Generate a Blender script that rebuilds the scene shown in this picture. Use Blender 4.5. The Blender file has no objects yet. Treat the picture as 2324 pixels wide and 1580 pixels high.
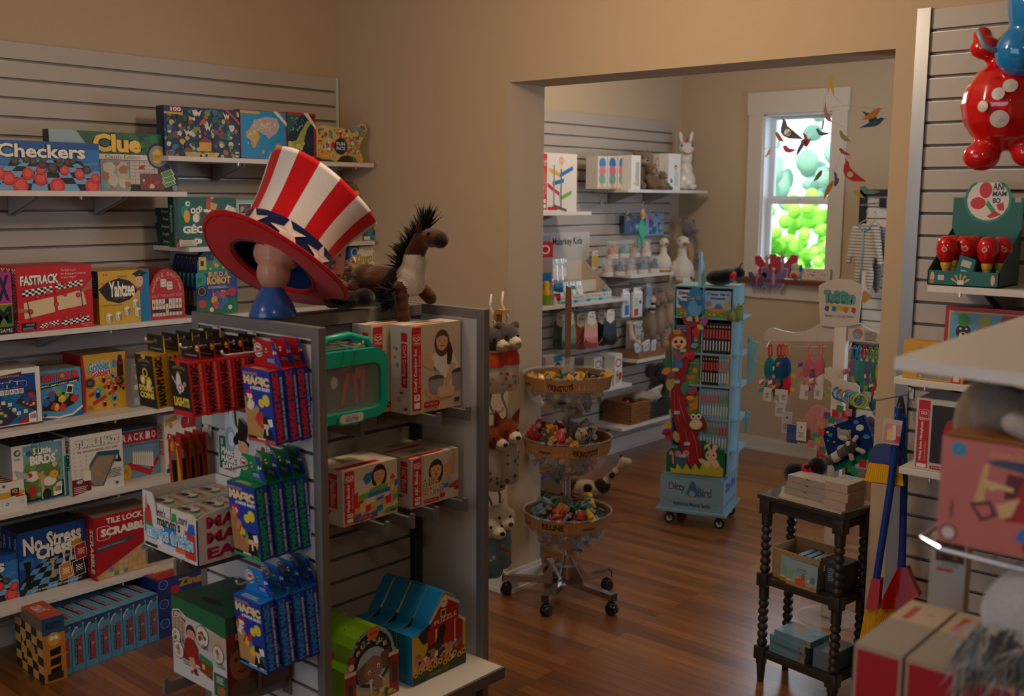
import bpy, bmesh, math, random
from mathutils import Vector, Matrix, Euler
random.seed(7)
S=bpy.context.scene; COL=S.collection; PI=math.pi
# ---------------- camera ----------------
CP=Vector((4.4368,-3.7084,1.9094)); YAW,PIT,ROL,FPX=0.7148,0.1422,0.0063,2398.7
def _basis():
    f=Vector((-math.sin(YAW)*math.cos(PIT),math.cos(YAW)*math.cos(PIT),-math.sin(PIT)))
    r=Vector((math.cos(YAW),math.sin(YAW),0)); u=r.cross(f)
    c,s=math.cos(ROL),math.sin(ROL)
    return r*c+u*s, -r*s+u*c, f
CR,CU,CF=_basis()
cd=bpy.data.cameras.new('camera'); cam=bpy.data.objects.new('camera',cd); COL.objects.link(cam); S.camera=cam
cd.sensor_fit='HORIZONTAL'; cd.sensor_width=36; cd.lens=FPX/2324*36; cd.clip_start=.05
m4=Matrix((CR,CU,-CF)).transposed().to_4x4(); m4.translation=CP; cam.matrix_world=m4
cd.dof.use_dof=True; cd.dof.focus_distance=4.0; cd.dof.aperture_fstop=3.2
def at(u,v,ax,val):
    """point where the photo's pixel (u,v) meets the plane axis ax = val"""
    d=CF+CR*((u-1162)/FPX)-CU*((v-790)/FPX); t=(val-CP[ax])/d[ax]; return CP+d*t
# ---------------- world, exposure, lights ----------------
vs=S.view_settings; vs.view_transform='Standard'; vs.look='None'; vs.gamma=1; vs.exposure=-0.12; vs.use_curve_mapping=False
W=bpy.data.worlds.new('sky'); S.world=W; W.use_nodes=True
wn=W.node_tree.nodes; bg=wn['Background']; bg.inputs[0].default_value=(.72,.86,1,1); bg.inputs[1].default_value=4.2
def area(name,loc,rot,sx,sy,power,col):
    l=bpy.data.lights.new(name,'AREA'); l.shape='RECTANGLE'; l.size=sx; l.size_y=sy; l.energy=power; l.color=col
    o=bpy.data.objects.new(name,l); COL.objects.link(o); o.location=loc; o.rotation_euler=rot; return o
WARM=(1,.79,.56); COOL=(.62,.80,1)
def lamp(x,y,z,p,c=WARM,r=.11):
    l=bpy.data.lights.new('ceiling_lamp','POINT'); l.energy=p; l.color=c; l.shadow_soft_size=r; o=bpy.data.objects.new('ceiling_lamp',l); COL.objects.link(o); o.location=(x,y,z)
lamp(2.3,-1.3,2.72,42); lamp(4.6,-3.4,2.75,17); lamp(1.7,-4.3,2.75,26); lamp(1.1,1.7,2.7,30,(1,.82,.62))
area('shop_window_daylight',(2.1,-5.85,1.75),(PI/2,0,0),2.4,1.5,36,COOL)
area('side_window_daylight',(4.20,1.9,1.7),(0,PI/2,0),1.4,1.3,36,(.62,.78,1))
sun=bpy.data.lights.new('sun','SUN'); sun.energy=5.5; sun.angle=.02; sun.color=(1,.96,.88)
so=bpy.data.objects.new('sun',sun); COL.objects.link(so); so.rotation_euler=(math.radians(38),math.radians(22),0)
# ---------------- materials ----------------
def lin(h):
    h=h.lstrip('#'); c=[int(h[i:i+2],16)/255 for i in (0,2,4)]
    return tuple((x/12.92 if x<=.04045 else ((x+.055)/1.055)**2.4) for x in c)+(1,)
MC={}
def mat(h,rough=.45,metal=0,trans=0,bump=0,bs=200,alpha=1,sheen=0,emit=0,coat=0,ior=1.45,var=0):
    k=(h,rough,metal,trans,bump,bs,alpha,sheen,emit,coat,ior,var)
    if k in MC: return MC[k]
    m=bpy.data.materials.new('m'+h); m.use_nodes=True; n=m.node_tree.nodes; L=m.node_tree.links; b=n['Principled BSDF']
    c=lin(h); b.inputs['Base Color'].default_value=c; b.inputs['Roughness'].default_value=rough; b.inputs['Metallic'].default_value=metal
    b.inputs['IOR'].default_value=ior
    if trans: b.inputs['Transmission Weight'].default_value=trans
    if alpha<1: b.inputs['Alpha'].default_value=alpha
    if sheen: b.inputs['Sheen Weight'].default_value=sheen; b.inputs['Sheen Roughness'].default_value=.4; b.inputs['Specular IOR Level'].default_value=.15
    if coat: b.inputs['Coat Weight'].default_value=coat; b.inputs['Coat Roughness'].default_value=.08
    if emit: b.inputs['Emission Color'].default_value=c; b.inputs['Emission Strength'].default_value=emit
    if bump or var:
        tc=n.new('ShaderNodeTexCoord'); no=n.new('ShaderNodeTexNoise'); no.inputs['Scale'].default_value=bs; no.inputs['Detail'].default_value=4
        L.new(tc.outputs['Object'],no.inputs['Vector'])
        if bump:
            bu=n.new('ShaderNodeBump'); bu.inputs['Strength'].default_value=bump; bu.inputs['Distance'].default_value=.004
            L.new(no.outputs[0],bu.inputs['Height']); L.new(bu.outputs[0],b.inputs['Normal'])
        if var:
            mx=n.new('ShaderNodeMix'); mx.data_type='RGBA'; mx.inputs[6].default_value=tuple(x*(1-var) for x in c[:3])+(1,)
            mx.inputs[7].default_value=tuple(min(1,x*(1+var)) for x in c[:3])+(1,)
            L.new(no.outputs[0],mx.inputs[0]); L.new(mx.outputs[2],b.inputs['Base Color'])
    MC[k]=m; return m
def ink(h): return mat(h,.42)              # printed card
def plush(h): return mat(h,.95,bump=1,bs=260,sheen=.35,var=.25)
def cloth(h): return mat(h,.9,bump=.4,bs=500,sheen=.2)
def plast(h,r=.25): return mat(h,r)
WHITE_LAM=mat('#cfc6bb',.4,bump=.05,bs=60)
GREY_METAL=mat('#6b6762',.42,metal=.25)
CHROME=mat('#c8c8c8',.12,metal=1)
BLACKP=mat('#0c0c0d',.35)
def floor_mat():
    m=bpy.data.materials.new('oak_strip_floor'); m.use_nodes=True; n=m.node_tree.nodes; L=m.node_tree.links; b=n['Principled BSDF']
    tc=n.new('ShaderNodeTexCoord'); br=n.new('ShaderNodeTexBrick'); br.offset=.37; br.offset_frequency=3
    br.inputs['Scale'].default_value=1; br.inputs['Brick Width'].default_value=.95; br.inputs['Row Height'].default_value=.057
    br.inputs['Mortar Size'].default_value=.0007; br.inputs['Color1'].default_value=(.0,0,0,1); br.inputs['Color2'].default_value=(1,1,1,1); br.inputs['Mortar'].default_value=(0,0,0,1)
    L.new(tc.outputs['Object'],br.inputs['Vector'])
    mp=n.new('ShaderNodeMapping'); mp.inputs['Scale'].default_value=(2.2,55,1); L.new(tc.outputs['Object'],mp.inputs[0])
    ns=n.new('ShaderNodeTexNoise'); ns.inputs['Scale'].default_value=1.5; ns.inputs['Detail'].default_value=6; L.new(mp.outputs[0],ns.inputs[0])
    ad=n.new('ShaderNodeMath'); ad.operation='MULTIPLY_ADD'; ad.inputs[1].default_value=.4; L.new(br.outputs[0],ad.inputs[0]); 
    m2=n.new('ShaderNodeMath'); m2.operation='MULTIPLY'; m2.inputs[1].default_value=.7; L.new(ns.outputs[0],m2.inputs[0]); L.new(m2.outputs[0],ad.inputs[2])
    cr=n.new('ShaderNodeValToRGB'); e=cr.color_ramp.elements; e[0].position=.12; e[0].color=lin('#482a12'); e[1].position=.85; e[1].color=lin('#a0652f')
    q=e.new(.45); q.color=lin('#784720'); L.new(ad.outputs[0],cr.inputs[0])
    mx=n.new('ShaderNodeMix'); mx.data_type='RGBA'; mx.inputs[7].default_value=lin('#2a150a'); L.new(br.outputs['Fac'],mx.inputs[0]); L.new(cr.outputs[0],mx.inputs[6])
    L.new(mx.outputs[2],b.inputs['Base Color']); b.inputs['Roughness'].default_value=.3
    bu=n.new('ShaderNodeBump'); bu.inputs['Strength'].default_value=.12; bu.inputs['Distance'].default_value=.002; L.new(ns.outputs[0],bu.inputs['Height']); L.new(bu.outputs[0],b.inputs['Normal'])
    b.inputs['Coat Weight'].default_value=.6; b.inputs['Coat Roughness'].default_value=.24
    return m
# ---------------- mesh builder ----------------
TXT={}
def textmesh(s,bold=0.0):
    k=(s,bold)
    if k in TXT: return TXT[k]
    c=bpy.data.curves.new('t','FONT'); c.body=s; c.size=1; c.resolution_u=2; c.offset=bold; c.fill_mode='FRONT'
    o=bpy.data.objects.new('t',c); COL.objects.link(o); dg=bpy.context.evaluated_depsgraph_get()
    me=bpy.data.meshes.new_from_object(o.evaluated_get(dg)); v=[(p.co.x,p.co.y) for p in me.vertices]; f=[tuple(p.vertices) for p in me.polygons]
    bpy.data.objects.remove(o); bpy.data.curves.remove(c); bpy.data.meshes.remove(me)
    if v:
        x0=min(p[0] for p in v);x1=max(p[0] for p in v);y0=min(p[1] for p in v);y1=max(p[1] for p in v)
        v=[((x-x0)/max(x1-x0,1e-6),(y-y0)/max(y1-y0,1e-6)) for x,y in v]
    TXT[k]=(v,f); return TXT[k]
class MB:
    def __init__(s): s.v=[];s.f=[];s.mi=[];s.m=[];s.xf=None
    def mat(s,m):
        if isinstance(m,str): m=ink(m)
        if m not in s.m: s.m.append(m)
        return s.m.index(m)
    def add(s,vs,fs,m):
        b=len(s.v); i=s.mat(m)
        s.v+= [tuple(s.xf@Vector(p)) for p in vs] if s.xf is not None else [tuple(p) for p in vs]
        s.f+=[tuple(b+k for k in f) for f in fs]; s.mi+=[i]*len(fs)
    def box(s,a,b,m,faces=None):
        x0,y0,z0=a;x1,y1,z1=b; V=[(x0,y0,z0),(x1,y0,z0),(x1,y1,z0),(x0,y1,z0),(x0,y0,z1),(x1,y0,z1),(x1,y1,z1),(x0,y1,z1)]
        F={'b':(0,3,2,1),'t':(4,5,6,7),'f':(0,1,5,4),'r':(1,2,6,5),'k':(2,3,7,6),'l':(3,0,4,7)}
        for k,q in F.items(): s.add([V[i] for i in q],[(0,1,2,3)],(faces or {}).get(k,m))
    def cbox(s,a,b,m,c=.003):
        """box with chamfered edges"""
        bm=bmesh.new(); bmesh.ops.create_cube(bm,size=1)
        for v in bm.verts: v.co=Vector([(a[i]+b[i])/2+v.co[i]*(b[i]-a[i]) for i in range(3)])
        bmesh.ops.bevel(bm,geom=list(bm.edges),offset=c,segments=2,affect='EDGES',profile=.5)
        bm.verts.index_update(); s.add([v.co[:] for v in bm.verts],[tuple(v.index for v in f.verts) for f in bm.faces],m); bm.free()
    def prism(s,pts,fr,d,m,side=None):
        """pts 2D outline in frame fr=(origin,ux,uy); extruded by d along -normal (normal = ux x uy)"""
        o,ux,uy=[Vector(q) for q in fr]; n=ux.cross(uy); N=len(pts)
        A=[o+ux*x+uy*y for x,y in pts]; B=[p-n*d for p in A]
        s.add(A,[tuple(range(N))],m); s.add(B,[tuple(range(N-1,-1,-1))],side or m)
        s.add(A+B,[(i,i+N,(i+1)%N+N,(i+1)%N) for i in range(N)],side or m)
    def tube(s,path,r,m,n=8,cap=True):
        P=[Vector(p) for p in path]; R=r if isinstance(r,(list,tuple)) else [r]*len(P); V=[];F=[]; up=None
        for i,p in enumerate(P):
            t=(P[min(i+1,len(P)-1)]-P[max(i-1,0)]).normalized()
            if up is None: up=Vector((0,0,1)) if abs(t.z)<.9 else Vector((1,0,0))
            a=t.cross(up).normalized(); up=a.cross(t).normalized()
            for k in range(n):
                q=2*PI*k/n; V.append(p+(a*math.cos(q)+up*math.sin(q))*R[i])
        for i in range(len(P)-1):
            for k in range(n): F.append((i*n+k,i*n+(k+1)%n,(i+1)*n+(k+1)%n,(i+1)*n+k))
        if cap: F+= [tuple(range(n-1,-1,-1)),tuple((len(P)-1)*n+k for k in range(n))]
        s.add(V,F,m)
    def lathe(s,prof,c,m,n=24,ax=2,mats=None):
        V=[];F=[];c=Vector(c)
        for r,z in prof:
            for k in range(n):
                a=2*PI*k/n; p=(r*math.cos(a),r*math.sin(a),z)
                if ax==0: p=(p[2],p[0],p[1])
                if ax==1: p=(p[1],p[2],p[0])
                V.append(c+Vector(p))
        for i in range(len(prof)-1):
            fs=[(i*n+k,i*n+(k+1)%n,(i+1)*n+(k+1)%n,(i+1)*n+k) for k in range(n)]
            if mats: b=len(s.v); s.add(V[i*n:(i+2)*n],[(k,(k+1)%n,n+(k+1)%n,n+k) for k in range(n)],mats[i])
            else: F+=fs
        if not mats: s.add(V,F,m)
    def ell(s,c,r,m,rot=None,seg=14,ring=9):
        if not isinstance(r,(tuple,list)): r=(r,r,r)
        E=Euler(rot).to_matrix() if rot else None; V=[];F=[];c=Vector(c)
        for i in range(ring+1):
            t=PI*i/ring
            for k in range(seg):
                a=2*PI*k/seg; p=Vector((r[0]*math.sin(t)*math.cos(a),r[1]*math.sin(t)*math.sin(a),r[2]*math.cos(t)))
                V.append(c+(E@p if E else p))
        for i in range(ring):
            for k in range(seg): F.append((i*seg+k,(i+1)*seg+k,(i+1)*seg+(k+1)%seg,i*seg+(k+1)%seg))
        s.add(V,F,m)
    def build(s,name,parent=None,loc=None,rot=None,smooth=0,clean=True):
        me=bpy.data.meshes.new(name); me.from_pydata(s.v,[],s.f)
        for m in s.m: me.materials.append(m)
        me.polygons.foreach_set('material_index',s.mi)
        if clean and smooth:
            bm=bmesh.new(); bm.from_mesh(me); bmesh.ops.remove_doubles(bm,verts=bm.verts,dist=1e-5); bm.to_mesh(me); bm.free()
        if smooth:
            me.polygons.foreach_set('use_smooth',[True]*len(me.polygons))
            if smooth!=1: me.set_sharp_from_angle(angle=math.radians(smooth))
        o=bpy.data.objects.new(name,me); COL.objects.link(o)
        if parent: o.parent=parent
        if loc is not None: o.location=loc
        if rot is not None: o.rotation_euler=rot if isinstance(rot,(tuple,list)) else (0,0,rot)
        return o
def tag(o,label,cat,group=None,kind=None):
    if kind: o['kind']=kind
    if label: o['label']=label
    if cat: o['category']=cat
    if group: o['group']=group
    return o
def thing(name,label,cat,loc=(0,0,0),rot=0,group=None):
    o=bpy.data.objects.new(name,None); COL.objects.link(o); o.empty_display_size=.05
    o.location=loc; o.rotation_euler=rot if isinstance(rot,(tuple,list)) else (0,0,rot); return tag(o,label,cat,group)
def dup(o,loc=None,rot=None,label=None,parent=None):
    c=o.copy(); COL.objects.link(c); c.parent=parent
    if loc is not None: c.location=loc
    if rot is not None: c.rotation_euler=rot if isinstance(rot,(tuple,list)) else (0,0,rot)
    if label: c['label']=label
    for ch in list(o.children): dup(ch,parent=c)
    return c
def struct(name,mb,**k):
    o=mb.build(name,**k); o['kind']='structure'; return o
# ---------------- drawing printed artwork on a face ----------------
class CV:
    """canvas on a face: origin, unit vectors, size; coordinates 0..1, each call one thin layer of ink above the last"""
    def __init__(s,mb,o,ux,uy,w,h,off=.0003,step=.00006):
        s.mb=mb;s.o=Vector(o);s.ux=Vector(ux);s.uy=Vector(uy);s.n=s.ux.cross(s.uy);s.w=w;s.h=h;s.z=off;s.st=step
    def P(s,x,y): return s.o+s.ux*(x*s.w)+s.uy*(y*s.h)+s.n*s.z
    noclip=0
    def clip(s,p):
        if s.noclip or all(-1e-6<=x<=1.000001 and -1e-6<=y<=1.000001 for x,y in p): return p
        for ax,lim,sg in ((0,0,1),(0,1,-1),(1,0,1),(1,1,-1)):
            q=[];n=len(p)
            for i in range(n):
                a,b=p[i],p[(i+1)%n]; ia=(a[ax]-lim)*sg>=0; ib=(b[ax]-lim)*sg>=0
                if ia: q.append(a)
                if ia!=ib: t=(lim-a[ax])/(b[ax]-a[ax]); q.append((a[0]+(b[0]-a[0])*t,a[1]+(b[1]-a[1])*t))
            p=q
            if len(p)<3: return []
        return p
    def poly(s,pts,c,hold=0):
        pts=s.clip(pts)
        if len(pts)<3: return
        s.mb.add([s.P(x,y) for x,y in pts],[tuple(range(len(pts)))],c)
        if not hold: s.z+=s.st
    def r(s,x0,y0,x1,y1,c,hold=0): s.poly([(x0,y0),(x1,y0),(x1,y1),(x0,y1)],c,hold)
    def e(s,x,y,rx,c,ry=None,n=18,hold=0,a0=0,a1=360):
        ry=rx*s.w/s.h if ry is None else ry
        p=[(x+rx*math.cos(math.radians(a0+(a1-a0)*k/n)),y+ry*math.sin(math.radians(a0+(a1-a0)*k/n))) for k in range(n+(a1-a0<360))]
        s.poly(p,c,hold)
    def rr(s,x0,y0,x1,y1,c,q=.2):
        """rounded rectangle"""
        a=s.w/s.h; d=q*min(x1-x0,(y1-y0)/a); p=[]
        for cx,cy,t in ((x1-d,y1-d*a,0),(x0+d,y1-d*a,90),(x0+d,y0+d*a,180),(x1-d,y0+d*a,270)):
            for k in range(5): q_=math.radians(t+22.5*k); p.append((cx+d*math.cos(q_),cy+d*a*math.sin(q_)))
        s.poly(p,c)
    def star(s,x,y,r,c,k=5,inner=.42,rot=90):
        a=s.w/s.h; s.poly([(x+(r if i%2==0 else r*inner)*math.cos(math.radians(rot+180*i/k)),y+(r if i%2==0 else r*inner)*a*math.sin(math.radians(rot+180*i/k))) for i in range(2*k)],c)
    def t(s,txt,x0,y0,x1,y1,c,b=.0,slope=0,rot=0,sh=None,arc=0):
        """text filling the given box; rot 90 reads upwards, -90 downwards; slope lifts the right end; arc bends it; sh = outline/shadow colour"""
        v,f=textmesh(txt,b)
        if sh:
            for dx,dy in ((.9,-.9),(-.6,.5)):
                e=.0035; s.t(txt,x0+dx*e/s.w*.5,y0+dy*e/s.h*.5,x1+dx*e/s.w*.5,y1+dy*e/s.h*.5,sh,b+.03,slope,rot,None,arc)
        q=[]
        for x,y in v:
            if rot==90: X,Y=x0+(1-y)*(x1-x0),y0+x*(y1-y0)
            elif rot==-90: X,Y=x0+y*(x1-x0),y0+(1-x)*(y1-y0)
            else:
                X,Y=x0+x*(x1-x0),y0+y*(y1-y0)+slope*x+arc*(1-(2*x-1)**2)
            q.append((X,Y))
        if s.noclip or all(0<=x<=1 and 0<=y<=1 for x,y in q): s.mb.add([s.P(*p) for p in q],f,c)
        else:
            for g in f: s.poly([q[i] for i in g],c,hold=1)
        s.z+=s.st
    def lines(s,x0,y0,x1,y1,n,c,w=.45,ragged=.2,seed=1):
        """n short rules standing for small print"""
        R=random.Random(seed); d=(y1-y0)/n
        for i in range(n): s.r(x0,y0+d*i,x1-(x1-x0)*ragged*R.random(),y0+d*(i+w),c,hold=1)
        s.z+=s.st
    def check(s,x0,y0,x1,y1,nx,ny,c,ph=0,persp=0,cx=.5):
        for i in range(nx):
            for j in range(ny):
                if (i+j+ph)%2: continue
                def T(a,b):
                    q=1-persp*b; X=x0+(x1-x0)*a; X=cx+(X-cx)*q; return (X,y0+(y1-y0)*(1-(1-b)**(1+persp*.6)) if persp else y0+(y1-y0)*b)
                s.poly([T(i/nx,j/ny),T((i+1)/nx,j/ny),T((i+1)/nx,(j+1)/ny),T(i/nx,(j+1)/ny)],c,hold=1)
        s.z+=s.st
    def blobs(s,x0,y0,x1,y1,n,cols,r=.03,seed=3,sq=0):
        R=random.Random(seed)
        for i in range(n):
            x=R.uniform(x0,x1);y=R.uniform(y0,y1);q=r*R.uniform(.5,1.3); q=min(q,x-x0+.004,x1-x+.004)
            s.z+=s.st*.3
            k=R.randint(5,8) if not sq else 4; ph=R.random()*3
            s.poly([(x+q*math.cos(ph+2*PI*j/k)*R.uniform(.7,1.2),max(y0,min(y1,y+q*s.w/s.h*math.sin(ph+2*PI*j/k)*R.uniform(.7,1.2)))) for j in range(k)],R.choice(cols),hold=1)
        s.z+=s.st
    def face(s,x,y,r,skin,hair,shirt=None,style=0):
        """a child's printed portrait"""
        a=s.w/s.h
        if shirt: s.poly([(x-1.9*r,y-3.6*r*a),(x-1.5*r,y-1.5*r*a),(x-.5*r,y-1.0*r*a),(x+.5*r,y-1.0*r*a),(x+1.5*r,y-1.5*r*a),(x+1.9*r,y-3.6*r*a)],shirt)
        s.r(x-.35*r,y-1.3*r*a,x+.35*r,y-.5*r*a,skin)
        if style==1: s.e(x,y-.2*r*a,1.18*r,hair,ry=1.5*r*a)
        s.e(x,y+.22*r*a,1.05*r,hair); s.e(x,y,.88*r,skin,ry=1.05*r*a)
        s.poly([(x-.95*r,y+.35*r*a),(x-.6*r,y+1.0*r*a),(x+.1*r,y+1.2*r*a),(x+.8*r,y+.9*r*a),(x+.95*r,y+.3*r*a),(x+.3*r,y+.62*r*a),(x-.4*r,y+.55*r*a)],hair)
        for q in(-.35,.35): s.e(x+q*r,y+.05*r*a,.09*r,'#2a1a14',hold=1,n=8)
        s.e(x,y-.22*r*a,.12*r,'#b06a50',ry=.09*r*a,n=8); s.e(x,y-.5*r*a,.25*r,'#9c3a38',ry=.1*r*a,n=10)
def box_thing(name,label,cat,w,h,d,loc,rot=0,body='#cccccc',front=None,left=None,right=None,top=None,group=None,faces=None,finish=None,parent=None,shape=None,tilt=0):
    """carton with its origin at the front-left-bottom corner; x to the right, y backwards, z up. art functions draw on each face"""
    mb=MB(); f={k:(ink(v) if isinstance(v,str) else v) for k,v in (faces or {}).items()}
    if shape: mb.prism([(x*w,z*h) for x,z in shape],((0,0,0),(1,0,0),(0,0,1)),d,f.get('f',body) if 'f' in f else body,side=f.get('t',body))
    else: mb.box((0,0,0),(w,d,h),ink(body) if isinstance(body,str) else body,f)
    if front: front(CV(mb,(0,0,0),(1,0,0),(0,0,1),w,h))
    if left: left(CV(mb,(0,d,0),(0,-1,0),(0,0,1),d,h))
    if right: right(CV(mb,(w,0,0),(0,1,0),(0,0,1),d,h))
    if top: top(CV(mb,(0,0,h),(1,0,0),(0,1,0),w,d))
    o=mb.build(name,parent=parent,loc=loc,rot=(tilt,0,rot) if tilt else rot)
    if label: tag(o,label,cat,group)
    return o
XR=PI/2   # facing +X
def fit(BL,BR,TL,z,face='X',TR=None):
    """front-left-bottom corner, width, height of a carton standing at height z, facing +X ('X') or -Y ('Y')"""
    A=at(*BL,2,z); 
    if face=='X': w=at(*BR,0,A.x).y-A.y; h=at(*TL,0,A.x).z-z
    else: w=at(*BR,1,A.y).x-A.x; h=at(*TL,1,A.y).z-z
    return A,w,h
# ================= the rooms =================
PAINT=mat('#b39a7c',.85,bump=.12,bs=220); PAINTB=mat('#b8a48a',.85,bump=.12,bs=220); TRIM=mat('#c9c0b4',.45)
CEIL=mat('#cfc7ba',.9,bump=.1,bs=150)
CH=3.0
m=MB(); m.box((-.1,-6.0,-.05),(6.2,3.6,0),floor_mat()); struct('floor',m)
m=MB(); m.box((-.3,-6.2,CH),(6.4,3.8,CH+.1),CEIL); struct('ceiling',m)
m=MB(); m.box((-.15,-6.0,0),(-.02,0,CH),PAINT); struct('wall_left',m)
DX0,DX1,DH=1.195,2.966,2.424
m=MB(); m.box((-.15,0,0),(DX0,.25,CH),PAINT); m.box((DX1,0,0),(6.2,.25,CH),PAINT); m.box((DX0,0,DH),(DX1,.25,CH),PAINT); struct('wall_back',m)
m=MB(); m.box((6.1,-6.0,0),(6.25,0,CH),PAINT); struct('wall_right',m)
m=MB(); m.box((-.15,-6.1,0),(6.25,-6.0,CH),PAINT); struct('wall_front',m)
BX,BY=-.10,3.52
m=MB(); m.box((BX-.12,.25,0),(BX,BY+.15,CH),PAINTB); struct('wall_nursery_left',m)
# back wall of the far room with the window opening
WX0,WX1,WZ0,WZ1=.617,1.150,1.325,2.52
m=MB(); m.box((BX,BY,0),(WX0,BY+.15,CH),PAINTB); m.box((WX1,BY,0),(4.3,BY+.15,CH),PAINTB); m.box((WX0,BY,0),(WX1,BY+.15,WZ0),PAINTB); m.box((WX0,BY,WZ1),(WX1,BY+.15,CH),PAINTB)
struct('wall_nursery_back',m)
m=MB(); m.box((4.3,.25,0),(4.4,BY+.15,CH),PAINTB); struct('wall_nursery_right',m)
def baseboard(name,segs):
    m=MB()
    for (x0,y0,x1,y1,nx,ny) in segs:   # along the wall, (nx,ny) points into the room
        a=(min(x0,x1,x0+nx*.018,x1+nx*.018),min(y0,y1,y0+ny*.018,y1+ny*.018)); b=(max(x0,x1,x0+nx*.018,x1+nx*.018),max(y0,y1,y0+ny*.018,y1+ny*.018))
        m.box((a[0],a[1],0),(b[0],b[1],.085),TRIM)
        a=(min(x0,x1,x0+nx*.012,x1+nx*.012),min(y0,y1,y0+ny*.012,y1+ny*.012)); b=(max(x0,x1,x0+nx*.012,x1+nx*.012),max(y0,y1,y0+ny*.012,y1+ny*.012))
        m.box((a[0],a[1],.085),(b[0],b[1],.105),TRIM)
        a=(min(x0,x1,x0+nx*.03,x1+nx*.03),min(y0,y1,y0+ny*.03,y1+ny*.03)); b=(max(x0,x1,x0+nx*.03,x1+nx*.03),max(y0,y1,y0+ny*.03,y1+ny*.03))
        m.box((a[0],a[1],0),(b[0],b[1],.018),TRIM)
    struct(name,m)
baseboard('baseboard_back',[(0,0,DX0+.018,0,0,-1),(DX0,-.0,DX0,.25,1,0),(DX1,0,DX1,.25,-1,0),(DX1,0,3.0,0,0,-1)])
baseboard('baseboard_left',[(-.02,-6,-.02,0,1,0)])
baseboard('baseboard_nursery',[(BX,.25,BX,BY,1,0),(BX,BY,4.3,BY,0,-1),(BX,.25,DX0,.25,0,1),(DX1,.25,4.3,.25,0,1)])
# window
m=MB()
cw=.115
m.box((WX0-cw,BY-.022,WZ0-.03),(WX0,BY,WZ1),TRIM); m.box((WX1,BY-.022,WZ0-.03),(WX1+cw,BY,WZ1),TRIM)
m.box((WX0-cw-.012,BY-.028,WZ1),(WX1+cw+.012,BY,WZ1+.16),TRIM)
m.box((WX0-cw-.02,BY-.02,WZ0-.155),(WX1+cw+.02,BY,WZ0-.035),TRIM)
wf=struct('window_1',m)
SASH=mat('#d8dce0',.35)
m=MB()
for z0,z1,y in ((WZ0,(WZ0+WZ1)/2-.02,BY+.07),((WZ0+WZ1)/2-.045,WZ1,BY+.10)):
    s=.045
    m.box((WX0,y,z0),(WX0+s,y+.03,z1),SASH); m.box((WX1-s,y,z0),(WX1,y+.03,z1),SASH); m.box((WX0+s,y,z0),(WX1-s,y+.03,z0+.05),SASH); m.box((WX0+s,y,z1-.035),(WX1-s,y+.03,z1),SASH)
m.box((WX0,BY,WZ0),(WX0+.012,BY+.15,WZ1),SASH); m.box((WX1-.012,BY,WZ0),(WX1,BY+.15,WZ1),SASH); m.box((WX0,BY,WZ1-.012),(WX1,BY+.15,WZ1),SASH)
m.build('window_sash',parent=wf)
m=MB(); GL=mat('#ffffff',.0,trans=1,ior=1.05)
for z0,z1,y in ((WZ0+.05,(WZ0+WZ1)/2-.055,BY+.083),((WZ0+WZ1)/2,WZ1-.035,BY+.113)): m.box((WX0+.045,y,z0),(WX1-.045,y+.003,z1),GL)
m.build('window_pane',parent=wf)
m=MB(); m.lathe([(.0,.012),(.022,.012),(.026,.004),(.026,0)],((WX0+WX1)/2,BY+.085,(WZ0+WZ1)/2-.02),mat('#c8ccd0',.3),n=12); m.build('sash_lock',parent=wf)
m=MB(); m.cbox((WX0-cw-.05,BY-.085,WZ0-.035),(WX1+cw+.05,BY+.07,WZ0),mat('#6e3d1f',.35,bump=.2,bs=40,var=.3),.008); m.build('window_sill',parent=wf)
# slatwall: boards between grooves with an aluminium insert in every groove
SLAT=mat('#aa9f94',.5,bump=.05,bs=90); ALU=mat('#8f8a85',.28,metal=.9); GRV=mat('#776b61',.5)
def slat(mb,L,z0,ztop,first,fr,t=.018,g=.0125,metal=True):
    """fr=(origin,along,out): boards from z0 to ztop, first groove centre 'first' below the top"""
    o,al,out=[Vector(q) for q in fr]
    def bx(a,b,c,d,e,f,mm):
        V=[o+al*x+out*y+Vector((0,0,z)) for x,y,z in ((a,c,e),(b,c,e),(b,d,e),(a,d,e),(a,c,f),(b,c,f),(b,d,f),(a,d,f))]
        mb.add(V,[(0,3,2,1),(4,5,6,7),(0,1,5,4),(1,2,6,5),(2,3,7,6),(3,0,4,7)],mm)
    bx(0,L,.001,.005,z0,ztop,GRV)
    z=ztop; k=0; c=ztop-first
    while True:
        lo=c+g/2; bx(0,L,.005,t,max(lo,z0),z,SLAT)
        if c-g/2<=z0: break
        if metal:
            bx(0,L,.004,t,c-g/2,c-g/2+.002,ALU)
        z=c-g/2; c-=.0762
        if z<=z0: break
def jtrim(mb,p,al,out,z0,z1,w=.012,t=.022,m=None):
    o=Vector(p);V=[o+al*x+out*y+Vector((0,0,z)) for x,y,z in ((0,0,z0),(w,0,z0),(w,t,z0),(0,t,z0),(0,0,z1),(w,0,z1),(w,t,z1),(0,t,z1))]
    mb.add(V,[(0,3,2,1),(4,5,6,7),(0,1,5,4),(1,2,6,5),(2,3,7,6),(3,0,4,7)],m or TRIM)
X_,Y_,Z_=Vector((1,0,0)),Vector((0,1,0)),Vector((0,0,1))
m=MB(); slat(m,4.9,.11,2.52,.073,((-.0175,-4.92,0),Y_,X_)); jtrim(m,(-.018,-.02,0),Y_,X_,.11,2.52)
tag(m.build('slatwall_panel'),'long off-white slatwall panel behind the board games on the left wall','wall panel')
m=MB(); slat(m,2.9,.11,2.54,.07,((3.09,0,0),X_,-Y_)); jtrim(m,(3.045,0,0),X_,-Y_,.11,2.545,w=.045,t=.03,m=mat('#8d8a88',.35,metal=.6))
tag(m.build('slatwall_panel'),'tall off-white slatwall panel right of the doorway behind the rattle tray','wall panel')
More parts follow.
